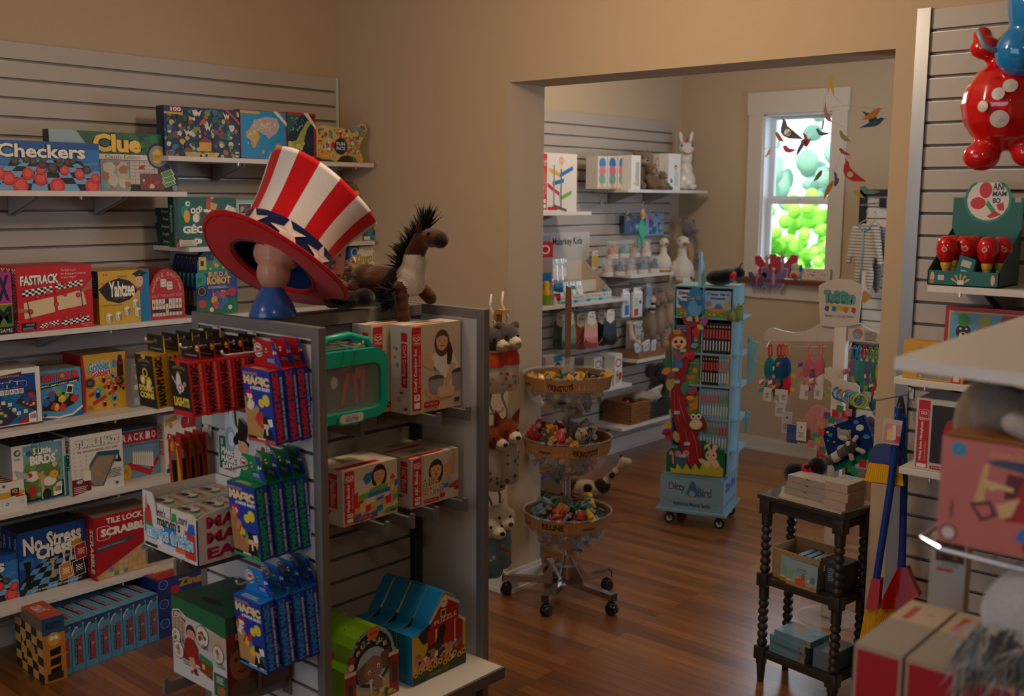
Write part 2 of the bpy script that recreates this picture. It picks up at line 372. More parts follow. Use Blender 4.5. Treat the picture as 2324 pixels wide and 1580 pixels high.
SLATB=2.485
m=MB(); slat(m,BY-.25-.16,.11,SLATB,.085,((BX,.27,0),Y_,X_)); tag(m.build('slatwall_panel'),'off-white slatwall panel in the far room behind the baby toys','wall panel')
# ================= left wall: shelves =================
ACR=mat('#a9a49c',.2,alpha=.55); 
def wall_shelf(name,label,y0,y1,z,x0=0.0,depth=.30,th=.022,brk=(),clips=(),group=None,white=WHITE_LAM):
    t=thing(name,label,'shelf',(x0,y0,z-th),0,group)
    m=MB(); m.cbox((0,0,0),(depth,y1-y0,th),white,.0015); m.build('board',t)
    for y in brk:
        b=MB(); y-=y0
        b.prism([(0.004,0),(depth*.8,0),(depth*.8,-.012),(.02,-.075),(0.004,-.075)],((0,y-.011,0),(1,0,0),(0,0,1)),-.003,ACR)
        b.prism([(0.004,0),(depth*.8,0),(depth*.8,-.012),(.02,-.075),(0.004,-.075)],((0,y+.011,0),(1,0,0),(0,0,1)),-.003,ACR)
        b.box((.002,y-.014,-.082),(.006,y+.017,-.002),mat('#6f675e',.4)); b.build('bracket',t)
    for y in clips:
        b=MB(); b.box((depth-.006,y-y0-.003,-.012),(depth+.004,y-y0+.003,.004),mat('#b5b0a8',.3,metal=.6)); b.build('clip',t)
    return t
ZR1,ZL1,ZR2,ZL3,ZL4,ZL5,ZL6=2.075,1.922,1.68,1.368,.985,.662,.268
J=-1.115; E0=-2.33
wall_shelf('wall_shelf','white shelf high in the corner carrying the picture puzzles',-1.2,-.03,ZR1,brk=(-.78,-.2),clips=(-.85,-.15))
wall_shelf('wall_shelf','white shelf at upper left carrying two large flat game boxes',E0,J,ZL1,brk=(-1.75,-1.38),clips=(-1.6,))
wall_shelf('wall_shelf','short white shelf under the puzzles carrying the dark green game boxes',J,-.03,ZR2,brk=(-1.02,-.5),clips=(-.95,-.35))
for z,nm in ((ZL3,'third'),(ZL4,'fourth'),(ZL5,'fifth'),(ZL6,'lowest')):
    what={'third':('carrying the red racing game and the yellow dice game','behind the striped hat stand'),
     'fourth':('carrying the traffic puzzle and the yellow gobbling game','hidden behind the front panel of the grey display'),
     'fifth':('carrying the bird puzzle and the tumbling maze','behind the hanging paintbrush cards'),
     'lowest':('nearest the floor carrying the blue chess box','nearest the floor behind the log toy carton')}[nm]
    wall_shelf('wall_shelf','long white wall shelf '+what[0],E0,J-.002,z,brk=(-1.66,),clips=(-1.5,))
    wall_shelf('wall_shelf','white wall shelf '+what[1],J,-.03,z,brk=(-.8,-.3),clips=(-.9,))
# ================= left wall: boxed games =================
def xfit(BL,BR,TL,z,X=None):
    if X is None: A,w,h=fit(BL,BR,TL,z); return (A.x,A.y,z+.0006),w,h
    y0=at(*BL,0,X).y; return (X,y0,z+.0006),at(*BR,0,X).y-y0,at(*TL,0,X).z-z
def put(name,label,BL,BR,TL,z,d,body,cat='board game',n=0,gap=.002,behind=None,X=None,**k):
    """a carton on the left wall fitted to the photo; n further copies stand behind it"""
    loc,w,h=xfit(BL,BR,TL,z,X); o=box_thing(name,label,cat,w,h,d,loc,XR,body=body,**k)
    for i in range(n):
        c=dup(o,loc=(loc[0]-(d+gap)*(i+1),loc[1],loc[2]),label=behind if behind else label)
        if n>1 or behind: c['group']=k.get('group') or (behind)
    return o,loc,w,h
def chk_art(c):   # draughts
    c.r(0,0,1,1,'#2f6fae'); c.r(0,.86,1,1,'#1f4f93'); c.blobs(.0,.3,.25,.5,6,['#5d93bd','#4b83b5'],.07,2); c.blobs(.8,.3,1,.6,5,['#5d93bd','#4b83b5'],.06,4)
    c.poly([(-.0,.0),(1.0,.0),(.82,.62),(.2,.62)],'#1a1613'); c.check(-.1,0,1.1,.62,8,6,'#6f9fc4',1,persp=.62,cx=.5)
    for x,y,r in ((.26,.1,.07),(.59,.1,.07),(.92,.1,.07),(.16,.24,.058),(.44,.24,.058),(.95,.27,.045),(.08,.34,.052),(.33,.34,.052),(.45,.43,.045),(.66,.43,.045),(.8,.35,.048)):
        c.e(x,y-.012,r,'#7d1518'); c.e(x,y,r,'#c6362f'); c.e(x,y+.004,r*.62,'#d8534a')
    for x,y,r in ((.55,.46,.048),(.46,.53,.04),(.22,.58,.035),(.32,.62,.032),(.38,.58,.035),(.47,.62,.03),(.62,.55,.035),(.61,.62,.03),(.74,.61,.03),(.69,.58,.033),(.87,.44,.04)): c.e(x,y,r,'#3a332d',n=12); c.e(x,y+.006,r*.6,'#57504a',n=10)
    c.t('Checkers',.07,.66,.86,.94,'#e3d9cf',b=.03,sh='#22303f')
put('board_game','blue boxed checkers game with red discs at the left end of the upper shelf',(-22,431),(229,431.5),(-22,316),ZL1,.045,'#24568f',front=chk_art,X=.285)
def clue_art(c):
    c.r(0,0,1,1,'#2c211c'); c.r(0,.62,1,1,'#2b5c3c'); c.blobs(.45,.63,1,1,60,['#1f4a2c','#39703f','#2f6236'],.03,5); c.poly([(0,.63),(0,1),(.2,1),(.32,.63)],'#8ea3ab')
    c.r(0,.54,1,.63,'#cfc8ba'); c.t('Classic Edition',.41,.555,.69,.615,'#3c3a36'); c.r(.37,.0,.6,.53,'#8a8f92'); c.blobs(.38,.03,.6,.5,24,['#b9a98c','#9c6a45','#7fa0b4','#c2b9a6'],.04,7)
    c.r(.6,.12,.83,.53,'#b9b2a3'); 
    for i in range(6): c.r(.6+.04*i,.12,.602+.04*i,.53,'#5a5048',hold=1)
    for i in range(7): c.r(.6,.14+.06*i,.83,.145+.06*i,'#5a5048',hold=1)
    c.z+=c.st; c.r(.68,.02,.88,.31,'#6a4028'); c.blobs(.7,.05,.88,.3,14,['#b02a26','#8d2420','#c9b39a'],.022,9); c.blobs(.66,.38,.72,.46,6,['#a3272a'],.014,2)
    c.t('Clue',.32,.66,.7,.97,'#e2b545',b=.05,sh='#23180f'); c.e(.84,.62,.095,'#2b241f'); c.e(.84,.62,.08,'#8c8a82'); c.poly([(.8,.5),(.87,.52),(.89,.68),(.83,.75),(.79,.68)],'#d4a92f'); c.t('MURDER',.81,.58,.87,.64,'#54390f'); c.poly([(.9,.5),(.915,.53),(1,.28),(.985,.25)],'#3a2c22')
    for i,(x,y) in enumerate(((.9,.12),(.9,.19),(.89,.28))): c.poly([(x-.04,y+.05),(x+.05,y+.12),(x+.08,y+.02),(x-.01,y-.05)],'#d9dccb'); c.poly([(x-.034,y+.05),(x+.045,y+.11),(x+.072,y+.02),(x-.01,y-.04)],'#5b8f3e')
    c.e(.97,.06,.025,'#7b8b98')
put('board_game','wide boxed mystery game with green lawn and magnifying glass, behind the checkers box',(117,431),(404.5,431),(117,293),ZL1,.05,'#3a2a20',front=clue_art,X=.232)
# upper right shelf: puzzles
def pz(name,label,BL,BR,TL,d,body,dx=-.05,**k):
    loc,w,h=xfit(BL,BR,TL,ZR1,.255); return box_thing(name,label,'puzzle',w,h,d,loc,XR,body=body,**k)
NIGHT=['#1d2c4a','#2c5a3a','#c9a03a','#8c3a2a','#c7c1ae','#3c6a8a','#6b8b3a','#22222a','#b0562c']
def night_art(c):
    c.r(0,0,1,1,'#1b2a44'); c.blobs(0,0,1,.98,150,NIGHT,.035,11); c.r(.0,.88,.07,1,'#2a3550'); c.r(.07,.88,.23,1,'#7c211f'); c.t('100',.085,.9,.215,.98,'#e8dcc4',b=.03); c.r(0,.84,.2,.88,'#c2a13a')
    c.e(.2,.75,.045,'#2a2a24'); c.r(.44,.12,.6,.3,'#c9962c'); c.poly([(.42,.3),(.52,.42),(.62,.3)],'#8c2f2a'); c.blobs(.25,0,.75,.1,20,['#c9b35a','#b59f45'],.04,3)
    for x,y,q in ((.42,.9,.07),(.3,.5,.06),(.56,.62,.05),(.82,.88,.05)): c.poly([(x-q,y+.06),(x-.3*q,y),(x,y+.04),(x+.3*q,y),(x+q,y+.06),(x+.4*q,y-.09),(x,y-.03),(x-.4*q,y-.09)],'#cfc9bd')
    c.poly([(.79,1),(.83,1),(1,.75),(1,.69)],'#c23a35'); c.e(.95,.08,.04,'#1f4a3a'); c.e(.95,.08,.032,'#d8d2c0'); c.r(.918,.06,.982,.1,'#1f4a3a')
pz('puzzle_box','wide picture puzzle box of night creatures numbered 100 on the corner shelf',(375,357),(545,357.5),(375,239),.06,'#1b2a44',front=night_art)
WC=['#c9b04a','#c28a6a','#a9b46a','#b9a9b4','#c9c9a0','#d8b48c']
def blobmap(c,pts,n=40,seed=1,cols=WC,r=.02): c.poly(pts,'#bfa56a'); R=random.Random(seed); xs=[p[0] for p in pts]; ys=[p[1] for p in pts]; c.blobs(min(xs)+.03,min(ys)+.05,max(xs)-.03,max(ys)-.04,n,cols,r,seed)
def map_art(c):
    c.r(0,0,1,1,'#7a3550'); c.r(.02,.02,.97,.98,'#1486b8'); c.r(.0,.93,.42,.98,'#c99a2a')
    c.poly([(.2,.62),(.3,.8),(.55,.88),(.78,.86),(.85,.72),(.78,.56),(.66,.48),(.6,.42),(.55,.5),(.46,.52),(.42,.58),(.3,.58)],'#b39aa6'); c.blobs(.28,.56,.8,.82,46,WC,.03,5)
    c.poly([(.12,.56),(.22,.62),(.36,.56),(.42,.46),(.36,.36),(.3,.22),(.24,.24),(.22,.38),(.12,.44)],'#c79a3c'); c.blobs(.14,.26,.38,.58,26,WC,.028,6)
    c.poly([(.74,.3),(.8,.34),(.88,.3),(.86,.2),(.76,.2)],'#cfae3a'); c.star(.47,.16,.05,'#c98a5a',8,.5); c.blobs(.5,.0,.98,.2,14,['#2a9cc8','#3aa6c9'],.03,8); c.poly([(.7,1),(.8,1),(1,.78),(1,.7)],'#d8cdb0')
pz('puzzle_box','square world map puzzle box with bright blue oceans on the corner shelf',(547,361),(652,363),(547,248),.05,'#55304a',front=map_art)
def fir_art(c):
    c.r(0,0,1,1,'#a02028'); c.r(0,.03,.93,.95,'#14283f'); c.poly([(0,.5),(.2,.7),(.5,.95),(0,.95)],'#1f5a4a'); c.poly([(.0,.06),(.35,.1),(.55,.3),(.6,.5),(.7,.68),(.85,.8),(.7,.85),(.45,.6),(.3,.42),(0,.36)],'#9aa04a'); c.blobs(.02,.06,.6,.4,40,['#c9a03a','#d0b45a','#7f9a4a','#c2c2a0'],.05,2); c.blobs(.1,.6,.6,.9,22,['#3a7a6a','#8aa4a8','#6a8f8a'],.03,8)
    c.poly([(.55,1),(.72,1),(1,.75),(1,.66)],'#d8cdb0'); c.star(.88,.08,.08,'#a84a4a',8)
    c.lines(.66,.3,.9,.5,6,'#33465c',seed=2)
pz('puzzle_box','dark blue country map puzzle box with a red edge on the corner shelf',(654,364),(718,366),(654,254),.05,'#8c1c22',front=fir_art)
USA=[(0,.12),(0,.9),(.1,.95),(.3,.93),(.5,.9),(.62,.88),(.66,.78),(.74,.84),(.78,1.0),(.84,1.06),(.93,1.05),(.97,.9),(.9,.72),(.86,.6),(.82,.5),(.8,.38),(.84,.26),(.88,.1),(.86,.02),(.8,.0),(.72,.14),(.6,.2),(.46,.16),(.36,.0),(.26,.06),(.12,.06)]
def usa_art(c):
    POP=['#b5372f','#d8a53a','#c9b79a','#4f8aa8','#c2793a','#8f3a3a','#d8cfc0','#7a4a6a','#6a8f5a']
    for (a,b,e,f,q) in ((.03,.3,.6,.88,90),(.03,.1,.3,.3,26),(.6,.3,.8,.7,34),(.75,.7,.92,1.0,22),(.48,.22,.8,.4,26)): c.blobs(a,b,e,f,q,POP,.028,q)
    c.blobs(.03,.1,.26,.24,20,['#d8a92f','#cf9a2a'],.04,3); c.blobs(.74,.04,.86,.2,14,['#d8a92f','#cf9a2a'],.03,3); c.e(.44,.42,.12,'#1d3346'); c.t('FUN',.36,.44,.52,.53,'#d9dde0',b=.02); c.t('FACTS',.36,.32,.52,.41,'#d9dde0',b=.02)
loc,w,h=xfit((719,368),(838,370),(719,279),ZR1,.255)
box_thing('puzzle_box','die-cut country-shaped puzzle box crowded with tiny figures at the shelf end','puzzle',w,h,.035,loc,XR,body='#c99a3a',shape=USA,faces={'f':'#c9a860','t':'#7d97a0'},front=usa_art)
# second right shelf
DG='#1c4a38'
def zeo_end(c): c.t('Zeogeoanimo',.2,.3,.62,.75,'#cfd6cc'); c.blobs(.72,.1,.9,.9,6,['#b52a26','#8c1f1f'],.05,4); c.r(.93,.2,.97,.8,'#cfc9bd')
for i,dy in enumerate((.012,.006,0,.014,0)):
    A=at(331,551,2,ZR2); 
    lab=['bottom of the pile','second from the bottom','middle of the pile','second from the top','topmost of the pile'][i]
    box_thing('game_box','thin dark green card game lying flat, '+lab,'board game',.235,.0335,.2,(.022+dy,J+.006,ZR2+.0006+i*.0338),0,body='#16382b',front=zeo_end,group=None)
def zeo_art(c):
    c.r(0,0,1,1,'#16543c'); c.r(0,0,.07,1,'#123f2e')
    c.t('G\u00c9OANIMO',.13,.27,1.05,.46,'#e8e0d0',b=.05); c.t('Z',.46,.5,.6,.76,'#e8e0d0',b=.05); c.t('E',.6,.5,.68,.66,'#e8e0d0',b=.05)
    for x,y,q,col in ((.17,.7,.1,'#1f7f6a'),(.36,.6,.08,'#cfa03a'),(.56,.86,.09,'#b83a2c')):
        c.e(x,y,q*.6,col,ry=q*1.3); c.e(x+.05,y+.18-.02,q*.55,col); c.e(x+.05,y+.17,.035,'#eae4d8'); c.e(x+.055,y+.17,.016,'#141414')
    c.e(.2,.62,.05,'#cf9f2c',ry=.13); c.e(.3,.73,.04,'#eae4d8'); c.e(.38,.73,.04,'#eae4d8'); c.e(.3,.73,.018,'#141414'); c.e(.38,.73,.018,'#141414'); c.e(.34,.58,.05,'#e0d8c4',ry=.09); c.poly([(.58,.9),(.7,.86),(.66,.74),(.58,.76)],'#cf9f2c')
    for k in range(4): q=.12*k; c.poly([(.74+q*.3,.6),(.86+q*.4,.86-q*.2),(.93+q*.3,.8-q*.3),(.82+q*.5,.55)],'#e2dccc' if k%2==0 else '#cfc7b4')
    c.e(.8,.68,.07,'#b3272a',ry=.08); c.e(.78,.69,.03,'#eae4d8'); c.e(.35,.12,.07,'#1f7f6a',ry=.08); c.e(.34,.11,.04,'#e8e2d4'); c.e(.39,.11,.035,'#e8e2d4'); c.e(.34,.11,.018,'#111111'); c.blobs(0,.0,.14,.22,8,['#b52a26','#c9402f'],.04,2)
    c.r(.07,.015,.34,.14,'#cfc0a4'); c.t('WARNING',.12,.09,.26,.125,'#4a3a2c'); c.lines(.09,.03,.32,.075,3,'#6a5a48')
put('board_game','dark green animal card game box standing upright beside the flat pile',(397,552),(537,554),(390,448),ZR2,.045,'#123a2b',front=zeo_art,X=.283,left=lambda c:c.t('Zeogeoanimo',.25,.3,.75,.85,'#cfd6cc',rot=-90))
def mem_art(c):
    c.r(0,0,1,1,'#7fb0ae'); c.t('memory',.03,.42,.9,.62,'#e4e0d4',b=.03)
    for i in range(3):
        for y in (.68,.12): c.r(.03+.32*i,y,.3+.32*i,y+.25,'#d8d0c0',hold=0); c.r(.05+.32*i,y+.02,.28+.32*i,y+.23,'#3a2618'); c.blobs(.07+.32*i,y+.04,.26+.32*i,y+.2,5,['#b59a76','#7a4a2c'],.05,i+3)
put('board_game','pale teal picture memory game with animal photos partly behind the hat',(538,555),(655,555),(538,454),ZR2,.05,'#6a9a98',front=mem_art,X=.26)
def gor_art(c):
    c.r(0,0,1,1,'#3f7fb0'); c.poly([(0,0),(.12,.0),(.25,.6),(.1,.7),(0,.5)],'#2c5f34'); c.poly([(.75,0),(1,0),(1,.9),(.9,.7)],'#2c5f34'); c.blobs(.05,0,.4,.4,9,['#2c5f34','#3b7a3e'],.07,2)
    c.e(.5,.58,.12,'#7a4a24',ry=.26); c.e(.5,.6,.06,'#d8a04a'); c.e(.22,.72,.09,'#d9dde0'); c.e(.78,.78,.1,'#d9dde0'); c.t('ROBOBANG',.35,.24,.65,.4,'#24405f',b=.02); c.e(.9,.25,.11,'#c2682a',ry=.2); c.e(.9,.22,.06,'#b3272a'); c.r(.03,.03,.28,.2,'#d8d0c0'); c.e(.62,.4,.05,'#b3272a')
def gorilla_game(label,BL,BR,TL,x=None,z=ZR2):
    loc,w,h=xfit(BL,BR,TL,z,.27); t=thing('toy_game',label,'game',loc,XR)
    b=box_thing('carton',None,None,w,h,.07,(0,0,0),0,body='#3f7fb0',front=gor_art,parent=t)
    m=MB(); m.box((0,.071,0),(w,.074,h*1.75),'#6a6058'); m.build('backing_card',t)
    m=MB(); m.ell((w*.38,.045,h*1.2),(w*.22,.035,h*.34),plush('#8a5a2c')); m.ell((w*.38,.02,h*1.15),(w*.15,.02,h*.2),plush('#c9a15a')); m.ell((w*.28,.045,h*1.5),.012,plush('#8a5a2c')); m.ell((w*.5,.045,h*1.5),.012,plush('#8a5a2c')); m.build('toy_figure',t,smooth=1)
    return t,w,h
t,w,h=gorilla_game('small blue ape game with a fur toy at the end of the second shelf',(824,541),(879,540),(824,499))
t2=dup(t,label='second blue ape game raised behind, just showing beside the hat'); t2.location=(t.location.x-.10,t.location.y+.0,ZR2+.115)
box_thing('riser_box','plain grey carton under the rear ape game, hidden by the hat','box',w+.02,.113,.09,(t.location.x-.1,t.location.y-.01,ZR2+.0005),XR,body='#6a6560')
def yel_art(c): c.r(0,0,1,1,'#d0a02c'); c.e(.6,.5,.3,'#8c8f96'); c.blobs(.1,.1,.9,.9,12,['#c9c2b0','#8a3a2a','#2c2c34'],.08,3)
put('game_box','small yellow game box beside the ape game, low under the hat crown',(783,543),(823,542),(783,515),ZR2,.1,'#c9982a',front=yel_art,X=.26)
# third shelf
def xm_art(c):
    c.r(0,0,1,1,'#d88a2c'); c.r(.62,.5,1,1,'#b0307a'); c.r(.62,.12,1,.48,'#5a7a2c'); c.r(.0,.12,.6,.5,'#c9c2b0'); c.r(0,0,1,.12,'#1a1a1a'); c.t('X',.68,.54,.95,.96,'#1d1d3a',b=.05); c.t('M',.6,.17,.97,.45,'#151515',b=.05); c.t('GAME',.66,.03,.97,.09,'#d8d2c4')
put('board_game','colour block party game box with X and M, cut by the left edge',(-70,764),(32,753),(-70,623),ZL3,.06,'#6b2f4a',front=xm_art,X=.288)
def fast_art(c):
    c.r(0,0,1,1,'#c2161c'); c.t('FASTRACK',.05,.71,.55,.86,'#e9e2d2',b=.045,slope=.02,sh='#2a0c0c')
    for i,s in enumerate(('The high speed','disc-flinging game powered','by your finger!')): c.t(s,.58,.9-.055*i,.58+(.2,.34,.2)[i],.94-.055*i,'#e3d3c6')
    for x0,y0,x1,y1 in ((.07,.54,.46,.66),(.5,.62,.87,.73),(.27,.03,.52,.12),(.56,.05,.94,.15)):
        c.poly([(x0,y0),(x1,y0+.05),(x1,y1+.03),(x0,y1-.02)],'#e8e2d6'); n=10
        for i in range(n):
            for j in range(3):
                if (i+j)%2: continue
                a=x0+(x1-x0)*i/n; b=x0+(x1-x0)*(i+1)/n; q=(y1-y0-.02)/3; s=.05*i/n; c.poly([(a,y0+q*j+s),(b,y0+q*j+s),(b,y0+q*(j+1)+s),(a,y0+q*(j+1)+s)],'#14100f',hold=1)
        c.z+=c.st
    c.poly([(.08,.2),(.48,.28),(.47,.52),(.08,.45)],'#d6bd94'); c.poly([(.52,.3),(.91,.36),(.87,.6),(.51,.52)],'#d6bd94')
    c.poly([(0,.38),(.12,.35),(.17,.33),(.15,.29),(.0,.31)],'#a8653f'); c.poly([(1,.78),(.88,.62),(.83,.6),(.84,.56),(.95,.6),(1,.62)],'#a8653f')
    for x,y in ((.5,.4),(.62,.55),(.8,.52),(.26,.53),(.4,.57),(.52,.6),(.63,.18),(.82,.19),(.63,.7),(.41,.06),(.16,.31)): c.e(x,y,.034,'#8c1216'); c.e(x,y,.022,'#c9453a')
    c.poly([(.12,.48),(.13,.48),(.16,.18),(.15,.18)],'#2a1210'); c.poly([(.83,.62),(.84,.62),(.86,.34),(.85,.34)],'#2a1210')
    c.r(.04,.02,.22,.14,'#141212'); c.t('WARNING',.09,.095,.2,.125,'#c9c2b4'); c.lines(.05,.03,.21,.08,3,'#a39a8c'); c.t('Ages 5 and Up',.82,.045,.97,.07,'#e3d3c6'); c.t('2 Players',.85,.015,.96,.038,'#e3d3c6')
def fast_side(c): c.r(0,0,1,1,'#c2161c'); c.check(.3,.74,.95,.97,3,9,'#efe8da'); c.check(.3,.02,.95,.2,3,8,'#efe8da'); c.t('FASTRACK',.2,.28,.8,.7,'#eee6d8',b=.03,rot=-90)
put('board_game','red boxed disc flicking game with black and white checks on the third shelf',(43,751.5),(213,732.5),(42,607),ZL3,.045,'#b3141a',front=fast_art,left=fast_side,X=.284,n=4,group='red racing games one behind another on the third shelf',behind='copy of the red disc flicking game standing behind the front one')
def yah_art(c):
    c.r(0,0,1,1,'#cfa122'); c.r(.8,0,1,1,'#1572a6')
    for i in range(22): c.r(.02+.036*i,.02,.024+.036*i,.45,'#b3881a',hold=1)
    c.z+=c.st; c.poly([(0,.66),(.18,.8),(.4,.86),(.6,.8),(.78,.62),(.6,.44),(.38,.38),(.15,.45)],'#17120e'); c.t('Yahtzee',.2,.5,.7,.8,'#ece4d0',b=.035); c.lines(.28,.46,.56,.5,2,'#8c3a2a')
    c.t('FUN',.1,.91,.18,.95,'#2a2014'); c.t('THINKING',.36,.87,.56,.905,'#2a2014'); c.t('Classic',.04,.74,.14,.79,'#b0452a')
    c.poly([(.65,.92),(.8,1.0),(.97,.93),(.8,.86)],'#12110f'); c.e(.8,.79,.075,'#d8b08a',ry=.12); c.r(.72,.87,.88,.9,'#12110f'); c.e(.77,.81,.01,'#222222',n=6); c.e(.83,.81,.01,'#222222',n=6); c.r(.77,.73,.83,.74,'#8c4a3a'); c.blobs(.7,.6,.88,.67,8,['#b3181c'],.04,2)
    c.t('FUN FOR THE WHOLE FAMILY',.06,.34,.46,.365,'#3a2c12')
    for x,y in ((.18,.11),(.36,.13),(.53,.22),(.7,.35),(.74,.18)):
        c.poly([(x-.05,y-.06),(x+.02,y-.09),(x+.07,y-.05),(x+.06,y+.07),(x-.01,y+.1),(x-.06,y+.06)],'#8a8478'); c.poly([(x-.06,y+.06),(x-.01,y+.1),(x+.06,y+.07),(x+.01,y+.03)],'#e6dfce'); c.poly([(x-.05,y-.06),(x+.02,y-.09),(x+.01,y+.03),(x-.06,y+.06)],'#ddd5c2')
        for k in((-.03,-.02),(-.01,-.05),(-.035,.02)): c.e(x+k[0],y+k[1],.009,'#1c1814',n=8,hold=1)
def yah_side(c): c.r(0,0,1,.5,'#c2951e'); c.r(0,.5,1,1,'#1a5c9a'); c.lines(.2,.6,.8,.9,6,'#9ab4cc')
put('board_game','yellow and blue boxed dice game beside the red racing game',(227,731),(342,718),(225,617),ZL3,.075,'#c0922a',front=yah_art,left=yah_side,X=.27,n=2,group='yellow dice games one behind another on the third shelf',behind='copy of the yellow dice game standing behind the front one')
ARCH=[(0,0),(0,.5)]+[(.5-.5*math.cos(math.radians(a)),.5+.5*math.sin(math.radians(a))) for a in range(12,180,12)]+[(1,.5),(1,0)]
def shut_art(c):
    c.e(.5,.5,.5,'#b3141a',ry=.5); c.r(0,0,1,.5,'#b3141a')
    for ch,a in zip('DOUBLE SHUTTER',range(168,8,-12)):
        if ch!=' ': q=math.radians(a); x=.5+.40*math.cos(q); y=.5+.4*math.sin(q); c.t(ch,x-.028,y-.04,x+.028,y+.04,'#cfae4a',b=.02)
    for x,y in ((.4,.72),(.58,.66)): c.rr(x-.08,y-.08,x+.08,y+.08,'#d9d0c0'); [c.e(x+a,y+b,.014,'#3a302a',n=6,hold=1) for a in(-.04,0,.04) for b in(-.035,.035)]
    c.t('SHUT THE SUPER BOX!',.06,.44,.94,.5,'#d8a57a'); c.r(.04,.12,.92,.4,'#4a1412')
    for i in range(9): up=i in(0,1,2,3,5,6,7,8); y=.2 if up else .1; c.r(.06+.095*i,y,.14+.095*i,y+.2,'#d9cfbc'); c.t(str(i+1),.075+.095*i,y+.06,.125+.095*i,y+.12,'#b0282a',b=.02); c.r(.06+.095*i,.06,.14+.095*i,.13,'#c9bfa8')
put('board_game','red arched number tile game box on the third shelf',(341,714),(420,708),(341,612),ZL3,.05,'#8c1015',shape=ARCH,front=shut_art,X=.262,n=3,group='red arched game boxes on the third shelf',behind='copy of the red arched tile game behind the front one')
ROB=[(0,0),(0,.45),(.04,.55),(.04,.8),(.1,.93),(.22,1),(.78,1),(.9,.93),(.96,.8),(.96,.55),(1,.45),(1,0)]
def rob_art(c):
    c.r(0,0,1,.24,'#1c6a3a'); c.r(0,.24,1,.66,'#173a86'); c.r(.05,.66,.95,.86,'#1d7a64'); c.e(.09,.56,.16,'#1f8a86'); c.e(.09,.56,.06,'#2a5f3a'); c.r(.08,.72,.26,.92,'#d0b03a'); c.r(.12,.78,.2,.86,'#2a2a22'); c.e(.55,.86,.12,'#2c8a5a'); c.blobs(.3,.7,.9,.94,12,['#c24a2a','#2a8a6a','#d0a02a'],.05,3)
    c.t('BUILD A',.3,.6,.78,.68,'#d9a52a',b=.04); c.t('ROBOT',.26,.48,.84,.6,'#d9a52a',b=.06); c.lines(.28,.42,.8,.46,2,'#c9c2a8'); c.e(.13,.38,.12,'#191512'); c.e(.13,.38,.09,'#c2a86a'); c.e(.13,.38,.08,'#191512'); c.blobs(.3,.3,.85,.38,10,['#d9a52a','#c2332a'],.04,4)
    for k,col in enumerate(('#2f6fb0','#c2452a','#7a4a8a','#d09a2a','#c93a4a','#3a5aa0')): c.e(.55+.13*math.cos(k),.22+.1*math.sin(k),.08,col)
    c.e(.13,.18,.09,'#c92f2a'); c.e(.86,.35,.1,'#b32424'); c.e(.8,.1,.05,'#e0d8c4'); c.e(.35,.08,.05,'#e0d8c4')
put('board_game','blue and green robot building game box with a carry handle shape, beneath the hat',(447,708),(540,700),(447,573),ZL3,.03,'#14224c',shape=ROB,front=rob_art,X=.262,n=5,gap=.004,group='navy robot game boxes under the hat brim',behind='copy of the navy robot game behind the front one',left=lambda c:c.t('BUILD A ROBOT',.2,.15,.8,.4,'#c28a2c',b=.02))
for o in [q for q in bpy.data.objects if q.get('group')=='navy robot game boxes under the hat brim']: pass
def z123_art(c):
    c.r(0,0,1,1,'#d9d3c6'); c.poly([(.0,1),(0,.78),(.3,.93),(.35,1)],'#3a7ab8'); c.e(.16,.9,.12,'#e4e0d4'); c.e(.16,.9,.1,'#2a5a94'); c.t('Zingo!',.14,.64,.88,.86,'#b59a2c',b=.05,slope=.03); c.t('1-2-3',.58,.56,.86,.63,'#b59a2c',b=.05); c.t('Number Bingo!',.2,.57,.52,.61,'#3a3a34')
    for x,r in ((.52,.03),(.62,.03),(.72,.03),(.86,.035)): c.e(x,.94,r,'#b8a05a')
    c.poly([(.08,.28),(.12,.48),(.24,.54),(.42,.5),(.44,.4),(.54,.38),(.56,.3),(.5,.2),(.3,.14),(.2,.2),(.06,.22)],'#b8262a'); c.e(.3,.26,.08,'#d0a83a'); c.e(.3,.26,.04,'#b8262a'); c.poly([(.46,.12),(.8,.3),(.95,.22),(.62,.02)],'#8a8a3a'); c.poly([(.5,.12),(.79,.27),(.9,.21),(.62,.05)],'#e0dac8'); c.e(.7,.42,.12,'#c9a86a'); c.e(.7,.42,.08,'#e2dccc'); c.poly([(.02,.0),(.05,.15),(.3,.12),(.38,.0)],'#8a8a3a'); c.poly([(.06,.0),(.08,.12),(.28,.09),(.33,.0)],'#e0dac8'); c.r(.93,0,1,1,'#3a7ab8')
put('board_game','white number bingo box with a red shaker near the corner, right of the hat',(796,679),(858,675),(794,561),ZL3,.06,'#2c5f9c',front=z123_art,X=.262,left=lambda c:(c.t('Thinkfun',.3,.85,.7,.95,'#c9d4dc'),))
def bp_side(c): c.t('ROBOT',.25,.15,.8,.8,'#c2a03a',b=.04,rot=90)
put('board_game','navy robot game box half hidden between the hat tag and the white bingo box',(742,688),(793,680),(742,565),ZL3,.05,'#1d2c4a',front=lambda c:(c.r(0,0,1,1,'#1a2a4c'),c.t('ROBOT',.6,.1,.9,.6,'#c2a03a',b=.04,rot=90),c.r(0,.1,.35,.95,'#b8452a')),X=.25)
